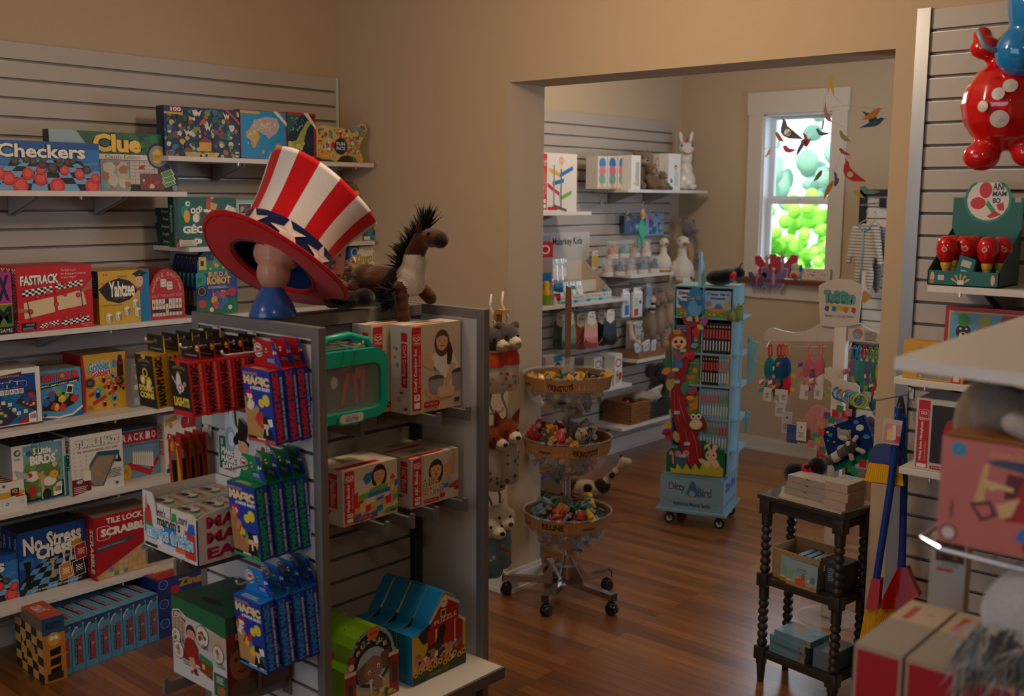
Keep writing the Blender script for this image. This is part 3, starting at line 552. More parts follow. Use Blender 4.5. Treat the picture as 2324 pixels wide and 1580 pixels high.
# fourth shelf
def gen_art(c):
    c.r(0,0,1,1,'#dcd4c4'); c.r(0,.05,.93,.9,'#123f86'); c.r(0,.03,1,.0,'#5a1c24'); c.r(0,0,1,.03,'#5a1c24'); c.r(0,.05,.93,.5,'#12648c'); c.blobs(0,.05,.9,.6,18,['#125f94','#176fa0'],.1,3)
    c.poly([(.38,.9),(.4,.83),(.72,.86),(.74,.94)],'#4a1a20'); c.t('GENIUS BATTLE GAME',.43,.865,.7,.895,'#d8c9b8'); c.t('Genius',.22,.68,.8,.82,'#12306e',b=.07,sh='#dfe0dc'); c.t('Genius',.22,.68,.8,.82,'#16387c',b=.05)
    for i,ch in enumerate('SQUARE'): c.r(.34+.07*i,.57,.4+.07*i,.655,'#e4dccb'); c.t(ch,.352+.07*i,.585,.388+.07*i,.64,'#b03a2a',b=.04)
    c.poly([(.63,.42),(.8,.62),(.93,.6),(.93,.22)],'#3a2a26'); c.blobs(.74,.4,.93,.56,9,['#b32a26','#1d4f94'],.05,4)
    for i in range(3): c.r(.72+.05*i,.39-.035*i,.76+.05*i,.43-.035*i,'#c23a2e'); c.r(.73+.05*i,.4-.035*i,.75+.05*i,.42-.035*i,'#e4dccb')
    c.poly([(.3,.05),(.3,.45),(.42,.5),(.65,.18),(.5,.05)],'#2a3446'); c.blobs(.3,.28,.42,.44,7,['#d0a32c'],.04,5); c.r(.34,.2,.46,.28,'#1c5a36'); c.blobs(.65,.05,.8,.15,6,['#a0201f'],.05,2)
    for x,y in ((.45,.44),(.54,.4),(.6,.3),(.66,.23),(.76,.25)): c.r(x-.025,y-.03,x+.03,y+.03,'#e4dccb'); c.t('C3',x-.015,y-.015,x+.02,y+.015,'#222222')
    for i,ch in enumerate('ABCDEF'): c.t(ch,.5+.03*i,.36-.04*i,.52+.03*i,.385-.04*i,'#cfcabc')
    for x,y in ((.4,.13),(.47,.22),(.88,.36),(.42,.27)): c.e(x,y,.025,'#c9a878')
    c.poly([(.8,.05),(.8,.2),(.91,.24),(.91,.05)],'#e4dccb')
    for k,col in enumerate(('#d0a32c','#c2362c','#a02c5a','#2c4a9c','#1c5a36')): c.r(.815+.018*k,.11,.828+.018*k,.19,col,hold=1)
    c.z+=c.st
put('board_game','blue and white battle puzzle box at the left end of the fourth shelf',(-64,985),(96.5,962.5),(-71,850),ZL4,.06,'#5a3a34',front=gen_art,faces={'t':'#a89a8a','r':'#4a1a20'},n=3,gap=.001,group='blue battle puzzle boxes on the fourth shelf',behind='copy of the blue battle puzzle behind the front one')
def rush_art(c):
    c.r(0,0,1,1,'#4a93b8'); c.blobs(.1,.5,1,.72,10,['#5fa3c4','#3f86ac'],.08,2); c.t('RUSH HOUR',-.14,.76,.96,.93,'#c8322a',b=.06,slope=.02,sh='#1c2c3a'); c.e(.53,.86,.06,'#d9722a'); c.poly([(0,.63),(0,.71),(.94,.79),(.94,.71)],'#141416'); c.t('TRAFFIC JAM LOGIC GAME',-.1,.645,.9,.69,'#e8e2d4',b=.03,slope=.055)
    c.poly([(0,.2),(.05,.42),(.42,.56),(.93,.42),(.8,.26),(.4,.14)],'#1c1815'); R=['#c2302a','#d9a52a','#7aa03a','#8a3a7a','#3a6aa0','#d8742a']
    for x,y,q,k in ((.1,.34,.09,4),(.25,.5,.08,3),(.42,.52,.08,2),(.5,.38,.1,1),(.3,.24,.09,0),(.36,.22,.06,1),(.5,.2,.09,0),(.8,.36,.1,0),(.25,.42,.07,4),(.62,.46,.06,2)): c.poly([(x-q,y-.02),(x,y-.08),(x+q,y-.02),(x+q*.9,y+.07),(x,y+.1),(x-q*.9,y+.04)],R[k]); c.poly([(x-q*.8,y+.03),(x,y+.0),(x+q*.8,y+.04),(x,y+.09)],{'#d9a52a':'#e6bf4a'}.get(R[k],R[k]))
    c.poly([(.6,.5),(.76,.47),(.8,.66),(.65,.68)],'#e4dccb'); c.poly([(.62,.52),(.74,.5),(.77,.62),(.66,.64)],'#3a261c'); c.poly([(0,0),(1,0),(1,.18),(.75,.06),(.4,.04),(0,.1)],'#125a94'); c.poly([(0,.1),(.4,.04),(.75,.07),(1,.22),(1,.16),(.75,.03),(.4,.0),(0,.06)],'#dfd6bf'); c.e(.06,.1,.05,'#3a4a5a')
put('board_game','light blue traffic jam logic game box on the fourth shelf',(97,955.5),(188,941.5),(93,843.5),ZL4,.05,'#3f86ac',front=rush_art,faces={'t':'#8a8478'},n=2,group='traffic logic games on the fourth shelf',behind='copy of the traffic logic game behind the front one')
def gob_art(c):
    c.r(0,0,1,1,'#cf9a22'); c.poly([(0,0),(0,1),(.04,1),(.09,.5),(.06,0)],'#b01a1c'); c.poly([(1,0),(1,1),(.96,1),(.93,.5),(.96,0)],'#b01a1c'); c.t('Gobblet',.14,.66,.6,.86,'#3a93c2',b=.05,slope=.04,sh='#e4dccb'); c.t('Gobblers',.2,.58,.62,.7,'#c2302a',b=.05,slope=.04,sh='#e4dccb'); c.e(.7,.8,.045,'#2c86b8',ry=.08); c.lines(.5,.54,.74,.62,2,'#b03a2a')
    c.r(.76,.56,.9,.8,'#3a1c14'); c.e(.83,.82,.07,'#8c1f1c',ry=.06); c.e(.83,.89,.05,'#3a1c14',ry=.06)
    for x,y in ((.17,.5),(.8,.48)): c.e(x,y,.11,'#1c1712'); c.e(x,y,.095,'#b09a6a'); c.e(x,y,.088,'#1c1712'); c.e(x,y,.05,'#6a5a3a')
    c.poly([(.12,.3),(.8,.56),(.82,.5),(.15,.25)],'#b8201e'); c.poly([(.2,.16),(.86,.42),(.88,.37),(.23,.1)],'#b8201e'); c.poly([(.34,.42),(.62,.1),(.66,.13),(.39,.46)],'#7aa83a'); c.poly([(.56,.6),(.8,.28),(.84,.31),(.6,.62)],'#7aa83a')
    for x,y,q,col in ((.32,.3,.075,'#2f8ac0'),(.46,.55,.06,'#d8622a'),(.56,.42,.05,'#d8502a'),(.7,.38,.06,'#c8322a'),(.46,.12,.055,'#d8622a'),(.68,.2,.05,'#2f8ac0'),(.88,.36,.035,'#c8322a'),(.66,.6,.035,'#2f8ac0')):
        c.e(x,y,q,col,ry=q*1.4); c.e(x,y-.02,q*.6,'#24130f',ry=q*.8); c.e(x,y+q*.5,q*.28,'#efe8da',n=10); c.e(x,y+q*.5,q*.12,'#1a1414',n=6)
    c.e(.67,.06,.03,'#3a5a9a'); c.lines(.08,.04,.24,.12,3,'#a8701a')
put('board_game','tall yellow gobbling peg game box with red edges on the fourth shelf',(189.5,937.6),(293.5,921),(183.5,808),ZL4,.055,'#c08a1e',front=gob_art,faces={'l':'#a01518','t':'#8f6a2c'},n=4,gap=.001,group='tall yellow peg game boxes on the fourth shelf',behind='copy of the yellow peg game behind the front one')
def wd_art(c): c.r(0,0,1,1,'#7a7468'); c.blobs(.1,.3,.9,.9,10,['#c29a3a','#a8452a','#b9b2a4','#3a5a8a'],.15,3); c.r(.1,.05,.9,.2,'#8f98a4')
put('board_game','slim grey game box between the yellow peg game and the yellow coin packs',(301,926),(345,919),(298,815),ZL4,.09,'#6d675d',front=wd_art,faces={'l':'#8a8478'})
loc=(.10,-1.24,ZL4+.0006)
for i in range(3): box_thing('board_game','brown and orange game carton at the back of the fourth shelf, '+('nearest','middle','farthest')[i]+' of three','board game',.13,.08,.235,(.15,-1.30+.135*i,ZL4+.0006),XR,body='#7a3f1c',front=lambda c:(c.r(.12,.1,.88,.88,'#221a14'),c.t('GOBBLET',.2,.4,.8,.6,'#c28a3a',b=.03)))
# fifth shelf
def brd_art(c):
    c.r(0,0,1,1,'#d9d0c0'); c.r(.2,.02,.93,.97,'#6a9aa8'); c.r(.2,.02,.93,.3,'#1a1c18'); c.e(.52,.42,.36,'#5a7a3a',ry=.36); c.blobs(.22,.05,.9,.9,40,['#6a8f3a','#47662c','#8fb0a0','#7a9a4a','#c9b79a'],.07,5)
    c.poly([(.34,.93),(.36,.99),(.78,1.04),(.77,.97)],'#1c7a94'); c.t('1 PLAYER PUZZLE GAME',.38,.95,.74,.985,'#d8e0e0',slope=.02); c.t('5 Little',.38,.8,.72,.92,'#e6ddd0',b=.05,sh='#5a5a3a'); c.t('BIRDS',.32,.63,.8,.79,'#e6ddd0',b=.06,sh='#5a5a3a')
    c.e(.36,.45,.12,'#d9d4c8',ry=.09); c.e(.3,.47,.05,'#b8241e'); c.poly([(.1,.42),(.03,.6),(.25,.52),(.3,.44)],'#a8a49c'); c.poly([(.42,.52),(.6,.42),(.72,.3),(.5,.28)],'#c98f22'); c.e(.66,.32,.13,'#d8d0c0',ry=.08); c.e(.75,.42,.08,'#d9a52c'); c.e(.77,.42,.012,'#111111'); c.e(.34,.2,.06,'#b8241e',ry=.1); c.e(.3,.84,.05,'#2c5aa0'); c.r(.5,.04,.56,.5,'#b59a7a'); c.e(.6,.1,.08,'#14221a',ry=.1)
    c.poly([(.72,.05),(.72,.2),(.88,.24),(.88,.07)],'#e4dccb')
    for k,col in enumerate(('#d0a32c','#c2362c','#a02c5a','#2c4a9c','#1c5a36')): c.r(.735+.026*k,.12,.755+.026*k,.21,col,hold=1)
    c.z+=c.st; c.e(.1,.88,.06,'#3a5a8a'); c.e(.1,.88,.03,'#d9d0c0'); c.e(.07,.9,.02,'#b8322a'); c.e(.13,.9,.02,'#d0a32c'); c.lines(.03,.76,.17,.8,2,'#8a8478'); c.r(.95,.02,1,.7,'#1c7a94'); c.r(.2,0,1,.02,'#1c7a94')
put('board_game','white and green bird puzzle box on the fifth shelf',(33,1151),(155,1123.5),(22,1016),ZL5,.05,'#a8a094',front=brd_art,faces={'l':'#8f897f','t':'#4a443c'},n=3,gap=.001,group='bird puzzle boxes on the fifth shelf',behind='copy of the bird puzzle box behind the front one')
def tum_art(c):
    c.r(0,0,1,1,'#d4ccc0')
    for i in range(10):
        for j in range(8): c.r(.05+.09*j*1.2,.1+.075*i,.085+.09*j*1.2,.135+.075*i,'#8f887c',hold=1)
    c.z+=c.st
    for i in range(10):
        for j in range(8): c.r(.052+.09*j*1.2+.003,.105+.075*i,.08+.09*j*1.2,.13+.075*i,'#d4ccc0',hold=1)
    c.z+=c.st; c.t('TUMBLE MAZE',.1,.78,.93,.92,'#d9d2c4',b=.09,slope=.0,sh='#16130f'); c.t('TUMBLE MAZE',.1,.78,.93,.92,'#cfc8ba',b=.02); c.t('THE GRAVITY-POWERED LOGIC GAME',.12,.7,.9,.735,'#b0452f',b=.02)
    c.poly([(.4,.1),(.2,.3),(.5,.68),(.92,.64),(.6,.08)],'#5f564a'); c.poly([(.42,.12),(.26,.3),(.52,.6),(.84,.57),(.58,.1)],'#8a7f70'); c.poly([(.5,.62),(.52,.68),(.93,.65),(.92,.57)],'#1f4f66'); c.poly([(.9,.62),(.97,.46),(.95,.44),(.82,.46),(.84,.5),(.9,.5)],'#2a2622')
    for a in ((.46,.5,.5,.22),(.5,.36,.72,.46),(.44,.34,.58,.24),(.6,.42,.78,.5)): c.poly([(a[0],a[1]),(a[0]+.02,a[1]+.03),(a[2]+.02,a[3]+.03),(a[2],a[3])],'#b0822c')
    c.poly([(0,.0),(0,.27),(.28,.27),(.36,.2),(.36,.05)],'#6a1c1a'); c.t('40',.08,.19,.2,.26,'#cfc8ba',b=.05,sh='#16130f'); c.lines(.03,.04,.3,.16,4,'#cfb9a8'); c.r(.2,.24,.34,.46,'#cfc39c'); c.r(.23,.22,.36,.38,'#d9d2bc'); c.lines(.7,.2,.97,.36,6,'#6a6458'); c.e(.86,.09,.03,'#2c4a7a')
put('board_game','white tumbling maze game box on the fifth shelf',(165,1128),(282,1102),(160,993.5),ZL5,.05,'#b4ada2',front=tum_art,faces={'t':'#5a534a'},left=lambda c:c.t('TUMBLE MAZE',.2,.4,.8,.93,'#2a2724',b=.05,rot=90),n=3,gap=.001,group='tumbling maze boxes on the fifth shelf',behind='copy of the tumbling maze box behind the front one')
def rack_art(c):
    c.r(0,0,1,1,'#6a8fa4'); c.r(.0,.72,.97,.97,'#b01c22')
    for i,ch in enumerate('RACK-O'): c.t(ch,.0+.16*i,.77,.12+.16*i,.93,'#e6dccb',b=.03)
    c.t('Classic Rack Em & Score Card Game',.03,.66,.93,.71,'#22345a'); c.poly([(.12,.3),(.2,.34),(.72,.12),(.95,.38),(.98,.3),(.72,.0),(.15,.22)],'#b8161c')
    for k in range(11): x=.26+.05*k; c.poly([(x,.3-.012*k),(x+.06,.28-.012*k),(x+.06,.5-.006*k),(x+.03,.57-.006*k),(x,.46-.006*k)],'#dcd4c6'); c.poly([(x,.3-.012*k),(x+.012,.29-.012*k),(x+.012,.5-.006*k),(x,.46-.006*k)],'#8f887c')
    c.e(.1,.14,.12,'#cf9a22',ry=.17); c.e(.08,.17,.06,'#b07a4c'); c.r(.02,.34,.17,.46,'#7d8f94')
put('board_game','light blue and red card rack game box on the fifth shelf',(280,1090.5),(363.5,1072),(276,980.5),ZL5,.05,'#5f8398',front=rack_art,n=1,behind='second card rack game box standing behind the first')
def gue_art(c):
    c.r(0,0,1,1,'#d6cdbd'); c.t('GUESS WHO?',.4,.72,1.35,.93,'#b0252a',b=.07,sh='#3a2a2a'); c.poly([(.02,.8),(.04,.9),(.3,.99),(.32,.9)],'#c9962c')
    for x,y,q,h in ((.16,.8,.08,'#c2832c'),(.1,.6,.08,'#2c1f18'),(.28,.6,.09,'#c8762c'),(.12,.4,.08,'#8a3a1c'),(.3,.42,.08,'#6a4a2c'),(.2,.24,.09,'#b8651c'),(.38,.26,.09,'#a8451c'),(.1,.12,.07,'#5a3a2a'),(.33,.08,.08,'#cfae7a')): c.face(x,y,q*.6,'#c98a62',h)
    c.e(.06,.05,.05,'#3a2a2a')
put('board_game','white guessing game box with cartoon faces, half hidden by the grey display',(376.5,1076.5),(470,1056),(373,943),ZL5,.055,'#c9bfae',front=gue_art,left=lambda c:c.t('GUESS WHO?',.2,.3,.8,.85,'#b0252a',b=.04,rot=90))
def iq_art(c):
    c.r(0,0,1,1,'#d4ccbe'); c.r(.0,.0,1,.62,'#cf962a'); c.t('IQ',.68,.5,.82,.68,'#d9a52c',b=.05); c.r(.64,.42,.86,.72,'#2c2018',hold=1); c.z+=c.st; c.t('IQ',.68,.52,.82,.69,'#d9a52c',b=.05); c.poly([(.55,.3),(.62,.42),(1,.48),(1,.34),(.9,.28)],'#d9d2c6'); c.blobs(.76,.36,1,.48,14,['#b0201f'],.04,3); c.blobs(.5,.02,.8,.2,14,['#b0201f','#1d4f94','#24202a'],.05,4); c.poly([(0,.7),(0,.66),(.4,.6),(.4,.63)],'#2a8ab0'); c.e(.47,.86,.04,'#3a5a8a')
A,w,h=fit((-40,1164),(51.5,1146),(-42,1092),ZL5)
t=thing('display_tray','white counter tray holding small yellow peg puzzle boxes at left edge','display tray',(A.x+.035,A.y-.0,ZL5+.0006),XR)
m=MB(); m.box((0,-.0,0),(w,.16,.004),'#cfc7ba'); m.box((0,-.0025,0),(w,0,.045),'#cfc7ba'); m.box((0,.16,0),(w,.1625,.08),'#cfc7ba'); m.box((w,0,0),(w+.0025,.16,.04),'#cfc7ba'); c=CV(m,(0,-.0025,0),(1,0,0),(0,0,1),w,.045); c.e(.9,.5,.05,'#6a6a6a'); c.e(.9,.5,.045,'#cfc7ba'); c.t('120',.87,.4,.93,.62,'#6a6a6a'); c.e(.52,.5,.04,'#3a5a8a'); c.e(.52,.5,.02,'#cfc7ba'); m.build('tray',t)
def iq_top(c): c.r(.1,.1,.9,.9,'#cf962a'); c.blobs(.15,.15,.85,.85,8,['#4a2c14','#3a2010'],.12,3)
for i in range(5):
    box_thing('puzzle_box','small yellow peg puzzle box in the white tray, '+('front','second','third','fourth','last')[i]+' in the row','puzzle',w-.008,.105,.028,(A.x+.035-.003-.0305*i,A.y+.004,ZL5+.0055),XR,body='#cfc5b5',front=iq_art,top=iq_top)
# lowest shelf
put('board_game','blue draughts game box on the lowest shelf at the left edge',(-190,1420),(45.5,1365),(-195,1312),ZL6,.05,'#1d4a86',front=chk_art,n=1,behind='second blue draughts box behind the one on the lowest shelf')
def ches_art(c):
    c.r(0,0,1,1,'#143f80'); c.blobs(0,.4,1,.75,16,['#1d5a94','#2a6a9c','#123a74'],.1,5); c.poly([(0,0),(1,0),(1,.4),(.7,.55),(.35,.5),(0,.2)],'#17130f'); c.check(-.1,0,1,.5,7,6,'#5a8fb8',1,persp=.5,cx=.8)
    c.t('No Stress',.07,.62,.93,.9,'#e0d6c6',b=.04,slope=.06,sh='#101820'); c.t('Chess',.25,.5,.78,.72,'#e0d6c6',b=.05,slope=.05,sh='#101820')
    for x,y,s,col in ((.48,.2,.3,'#a8926a'),(.65,.36,.24,'#c9bca0'),(.76,.4,.22,'#c9bca0'),(.12,.12,.42,'#15110e')):
        c.e(x,y,s*.17,col,ry=s*.1); c.poly([(x-s*.12,y),(x-s*.06,y+s*.3),(x-s*.07,y+s*.7),(x-s*.14,y+s*.95),(x+s*.14,y+s*.95),(x+s*.07,y+s*.7),(x+s*.06,y+s*.3),(x+s*.12,y)],col); c.e(x,y+s*.75,s*.12,col,ry=s*.06)
    c.e(.86,.62,.08,'#c2962c'); c.t('It Really',.8,.63,.92,.68,'#3a2a12'); c.t('Works!',.81,.57,.92,.62,'#3a2a12')
    for x,y,col in ((.62,.08,'#c2762c'),(.82,.08,'#2a2624'),(.86,.34,'#a8242a')): c.poly([(x-.04,y),(x-.06,y+.26),(x+.12,y+.3),(x+.15,y+.04)],'#d9cfb8'); c.poly([(x-.03,y+.01),(x-.05,y+.25),(x+.11,y+.29),(x+.14,y+.05)],col); c.check(x-.0,y+.1,x+.1,y+.2,5,5,'#e4dccb')
    c.t("PLAY THE WORLD'S GREATEST GAME INSTANTLY!",.14,.02,.9,.055,'#d8d2c4',b=.02,slope=.02)
put('board_game','blue boxed beginner chess game on the lowest shelf',(47.5,1355.5),(200,1311.5),(36.5,1213.5),ZL6,.05,'#12346c',front=ches_art,faces={'t':'#3a342e'},left=lambda c:c.t('No Stress Chess',.25,.25,.75,.9,'#b9c4cc',rot=90),n=2,gap=.001,group='blue chess boxes on the lowest shelf',behind='copy of the blue chess box behind the front one')
def scr_art(c):
    c.r(0,0,1,1,'#a8141a'); c.poly([(.0,.06),(.05,0),(1,0),(1,.52)],'#b8945c'); R=random.Random(4)
    for i in range(12):
        for j in range(7):
            x=.06+.08*i;y=.02+.075*j
            if y<.06+.46*x-.04: c.r(x,y,x+.07,y+.065,R.choice(['#c9a878','#bb9760','#c4a06c','#5a7a94']),hold=1)
    c.z+=c.st
    c.t('TILE LOCK',.2,.86,.82,.955,'#e6dccb',b=.04); c.rr(.04,.62,.26,.84,'#e0d4c4'); c.rr(.05,.63,.25,.83,'#a8141a'); c.t('SCRABBLE',.1,.67,.95,.8,'#e6dccb',b=.06); c.poly([(.02,.44),(.02,.52),(.6,.6),(.66,.54)],'#3a4456'); c.t('Innovative Gameboard',.05,.49,.5,.53,'#aab4bc',slope=.03)
put('board_game','red boxed tile lock word game on the lowest shelf',(219.5,1320.5),(352,1282),(209.5,1178),ZL6,.05,'#9c1218',front=scr_art,faces={'t':'#8a7a62'},left=lambda c:c.t('SCRABBLE',.2,.1,.8,.8,'#dccfc0',b=.03,rot=-90),n=2,gap=.004,group='red word games on the lowest shelf',behind='copy of the red word game behind the front one')
# on the floor beneath
def rh_front(c):
    c.r(0,0,1,1,'#4a8aa8'); c.poly([(0,.82),(.5,.92),(1,.95),(1,1),(0,1)],'#173a6c'); c.poly([(0,.7),(.3,.86),(1,.93),(1,.95),(.3,.9),(0,.78)],'#c9c2b0'); c.e(.7,.9,.2,'#3a4a5a'); c.r(.22,.14,.42,.66,'#15181c'); c.t('TRAFFIC JAM LOGIC GAME',.26,.16,.38,.64,'#c9c4b8',rot=90); c.t('RUSH HOUR',.45,.14,.8,.72,'#b8322a',b=.06,rot=90,sh='#22262c'); c.e(.62,.46,.13,'#d8702a')
def rh_top(c): c.r(0,0,1,1,'#5a94ae'); c.r(.25,.2,.4,.75,'#15181c'); c.t('RUSH HOUR',.42,.2,.75,.8,'#b8322a',b=.06,rot=90)
A=at(136,1540,2,0); Bq=at(363,1451,2,0); n=8
ang=math.atan2(Bq.y-A.y,Bq.x-A.x); wt=(Bq-A).length/n; hh=at(128,1428,0,A.x).z
first=None
for i in range(n):
    p=A.lerp(Bq,i/n)
    if first is None: first=box_thing('board_game','pale blue traffic logic game standing on its edge in the floor row','board game',wt-.002,hh,.26,(p.x,p.y,.001),ang,body='#4f8ca6',front=rh_front,top=rh_top,group='pale blue traffic games standing on the floor')
    else: dup(first,loc=(p.x,p.y,.001))
def or_front(c): c.r(0,0,1,1,'#b8732a'); c.r(0,.74,1,1,'#274a6a'); c.t('BOKITO',.15,.82,.85,.92,'#16222c',b=.03); c.e(.5,.66,.3,'#cf9a2c',ry=.1); c.e(.4,.68,.1,'#e4dccb'); c.e(.6,.68,.1,'#e4dccb'); [c.poly([(.3,.5-.15*k),(.8,.53-.15*k),(.75,.41-.15*k),(.3,.4-.15*k)],'#17130f') for k in range(3)]; c.r(.15,.03,.85,.14,'#2c2216')
def or_left(c): c.r(0,0,1,1,'#b8944c'); c.r(0,.8,1,1,'#6a5a4a'); c.check(0,0,1,.8,5,6,'#2c2118'); c.blobs(.1,.1,.9,.8,10,['#cf9a2c','#c27a2c'],.08,2)
A2=at(104,1554,2,0); h2=at(96,1407,0,A2.x).z
box_thing('board_game','orange block stacking game carton at the left end of the floor row','board game',.088,h2,.27,(A2.x+.002,A2.y-.004,.001),XR-.05,body='#b8732a',front=or_front,left=or_left,top=lambda c:(c.r(0,0,1,1,'#b04a24'),c.t('JUMBO',.2,.3,.8,.6,'#e0d4c4',rot=90)))
def zin_front(c): c.r(0,0,1,1,'#1a2c66'); c.t('Zingo!',.35,.25,.95,.85,'#b08a2c',b=.06); c.e(.1,.75,.08,'#8fa0b4'); c.e(.1,.75,.07,'#223a7a'); c.e(.3,.3,.08,'#b0242a')
A3=at(361,1452,2,0)
for i in range(3):
    box_thing('board_game','navy bingo game box lying flat on the floor, '+('bottom','middle','top')[i]+' of three','board game',.28,.083,.26,(A3.x-.01*i+.0,A3.y+.004+.005*i,.001+i*.0835),XR,body='#18285c',front=zin_front,top=lambda c:(c.r(.05,.05,.95,.95,'#a82a24'),c.t('Zingo!',.15,.3,.85,.7,'#c9a02c',b=.06)))
# ================= the grey H-shaped display in the middle =================
GX0,GX1,GYA,GYB,GZ=1.63,2.23,-1.95,-1.30,1.562; GC=1.925
GM=mat('#6f6b67',.45,metal=.15); GW=mat('#b9b7b4',.42); GWG=mat('#4c4a49',.5)
G=thing('display_stand','grey framed H-shaped display stand with white slatted panels in the middle','display stand',((GX0+GX1)/2,(GYA+GYB)/2,0))
def gb(name,mb,parent=G,off=((GX0+GX1)/2,(GYA+GYB)/2,0)):
    mb.v=[(x-off[0],y-off[1],z-off[2]) for x,y,z in mb.v]; return mb.build(name,parent)
def slat2(mb,fr,L,z0,ztop,first,t=.006,g=.011,sm=None):
    o,al,out=[Vector(q) for q in fr]
    def bx(a,b,c,d,e,f,mm):
        V=[o+al*x+out*y+Vector((0,0,z)) for x,y,z in ((a,c,e),(b,c,e),(b,d,e),(a,d,e),(a,c,f),(b,c,f),(b,d,f),(a,d,f))]
        mb.add(V,[(0,3,2,1),(4,5,6,7),(0,1,5,4),(1,2,6,5),(2,3,7,6),(3,0,4,7)],mm)
    z=ztop;c=ztop-first
    while z>z0:
        lo=max(c+g/2,z0); bx(0,L,0,t,lo,z,sm or GW); z=c-g/2; c-=.0762
FT=.027
for nm,y,back in (('end_panel',GYA,1),('end_panel',GYB,1)):
    m=MB(); m.box((GX0+.03,y+.008,.22),(GX1-.03,y+FT-.008,GZ-.03),GWG)
    if y==GYA: slat2(m,((GX0+.03,y+.008,0),X_,-Y_),GX1-GX0-.06,.22,GZ-.03,.013)
    else: m.box((GX0+.03,y+.003,.22),(GX1-.03,y+.008,GZ-.03),GW)
    m.box((GX0+.03,y+FT-.008,.22),(GX1-.03,y+FT-.004,GZ-.03),GW); gb(nm,m)
    m=MB(); m.cbox((GX0,y,.1),(GX0+.032,y+FT,GZ),GM,.002); m.cbox((GX1-.032,y,.1),(GX1,y+FT,GZ),GM,.002); m.cbox((GX0+.032,y,GZ-.032),(GX1-.032,y+FT,GZ),GM,.002); m.box((GX0+.032,y,.19),(GX1-.032,y+FT,.222),GM)
    f=gb('panel_frame',m)
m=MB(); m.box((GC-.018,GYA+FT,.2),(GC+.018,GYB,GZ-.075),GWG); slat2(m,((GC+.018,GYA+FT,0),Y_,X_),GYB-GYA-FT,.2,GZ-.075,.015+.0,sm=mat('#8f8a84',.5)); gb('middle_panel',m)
m=MB(); m.cbox((GC-.03,GYA+FT,GZ-.04),(GC+.03,GYB,GZ-.002),GM,.002); m.cbox((GC-.022,GYA+FT,GZ-.078),(GC+.022,GYB,GZ-.042),GM,.002); gb('top_rail',m)
m=MB(); m.box((GC+.018,GYB-.055,.1),(GC+.045,GYB-.018,GZ-.08),mat('#2e2c2a',.5)); 
for k in range(50): m.box((GC+.045,GYB-.042,.15+.027*k),(GC+.046,GYB-.036,.165+.027*k),mat('#0b0b0b',.6))
gb('slotted_upright',m)
DK=.418
m=MB(); m.box((GC+.025,GYA+FT+.004,DK-.012),(2.315,GYB-.0,DK),WHITE_LAM); m.box((GC+.025,GYA+FT+.004,DK-.034),(2.315,GYB,DK-.012),mat('#4a4744',.5)); m.box((2.315,GYA+FT+.004,DK-.034),(2.325,GYB+.0,DK+.001),mat('#5d5a57',.45)); gb('base_shelf',m)
m=MB(); m.box((GX0,GYA,.06),(GX1,GYB+FT,.12),GM); m.box((GX0+.05,GYA+.1,.12),(GX1-.05,GYB-.07,.2),GM)
for x in (GX0+.06,GX1-.06):
    for y in (GYA+.06,GYB-.04): m.lathe([(0,0),(.025,0),(.025,.06),(0,.06)],(x,y,0),BLACKP,n=12)
gb('plinth',m)
WIRE=mat('#c9c3b8',.25,metal=.5)
def hook(name,label,x,y,z,L,out=(0,-1,0),group=None,w=.003,up=.014,rise=0.02):
    """wire peg hook clipped into a groove: face plate and rod with an upturned tip"""
    t=thing(name,label,'display hook',(x,y,z),0,group); o=Vector(out); s=o.cross(Z_)
    m=MB(); 
    def B(a,b,c,d,e,f,mm):
        V=[o*q1+s*q0+Z_*q2 for q0,q1,q2 in ((a,c,e),(b,c,e),(b,d,e),(a,d,e),(a,c,f),(b,c,f),(b,d,f),(a,d,f))]; m.add(V,[(0,3,2,1),(4,5,6,7),(0,1,5,4),(1,2,6,5),(2,3,7,6),(3,0,4,7)],mm)
    B(-.02,.02,.001,.004,-.014,.022,GW); B(-.012,.012,.001,.009,.014,.026,GW); m.build('face_plate',t)
    m=MB(); m.tube([o*.003,o*(L-.012),o*(L-.003)+Z_*.004,o*L+Z_*up],w,WIRE,n=8); m.build('rod',t,smooth=1); return t
hook('display_hook','wire hook holding the yellow and black coin trick packs',1.765,GYA,1.503,.232)
hook('display_hook','wire hook holding the red and black light trick packs',1.939,GYA,1.503,.232)
hook('display_hook','wire hook holding the red topped blue magic boxes',2.132,GYA,1.503,.232)
hook('display_hook','wire hook holding the green topped magic boxes',2.118,GYA,1.199,.222)
hook('display_hook','wire hook holding the bright blue magic boxes',2.15,GYA,.894,.222)
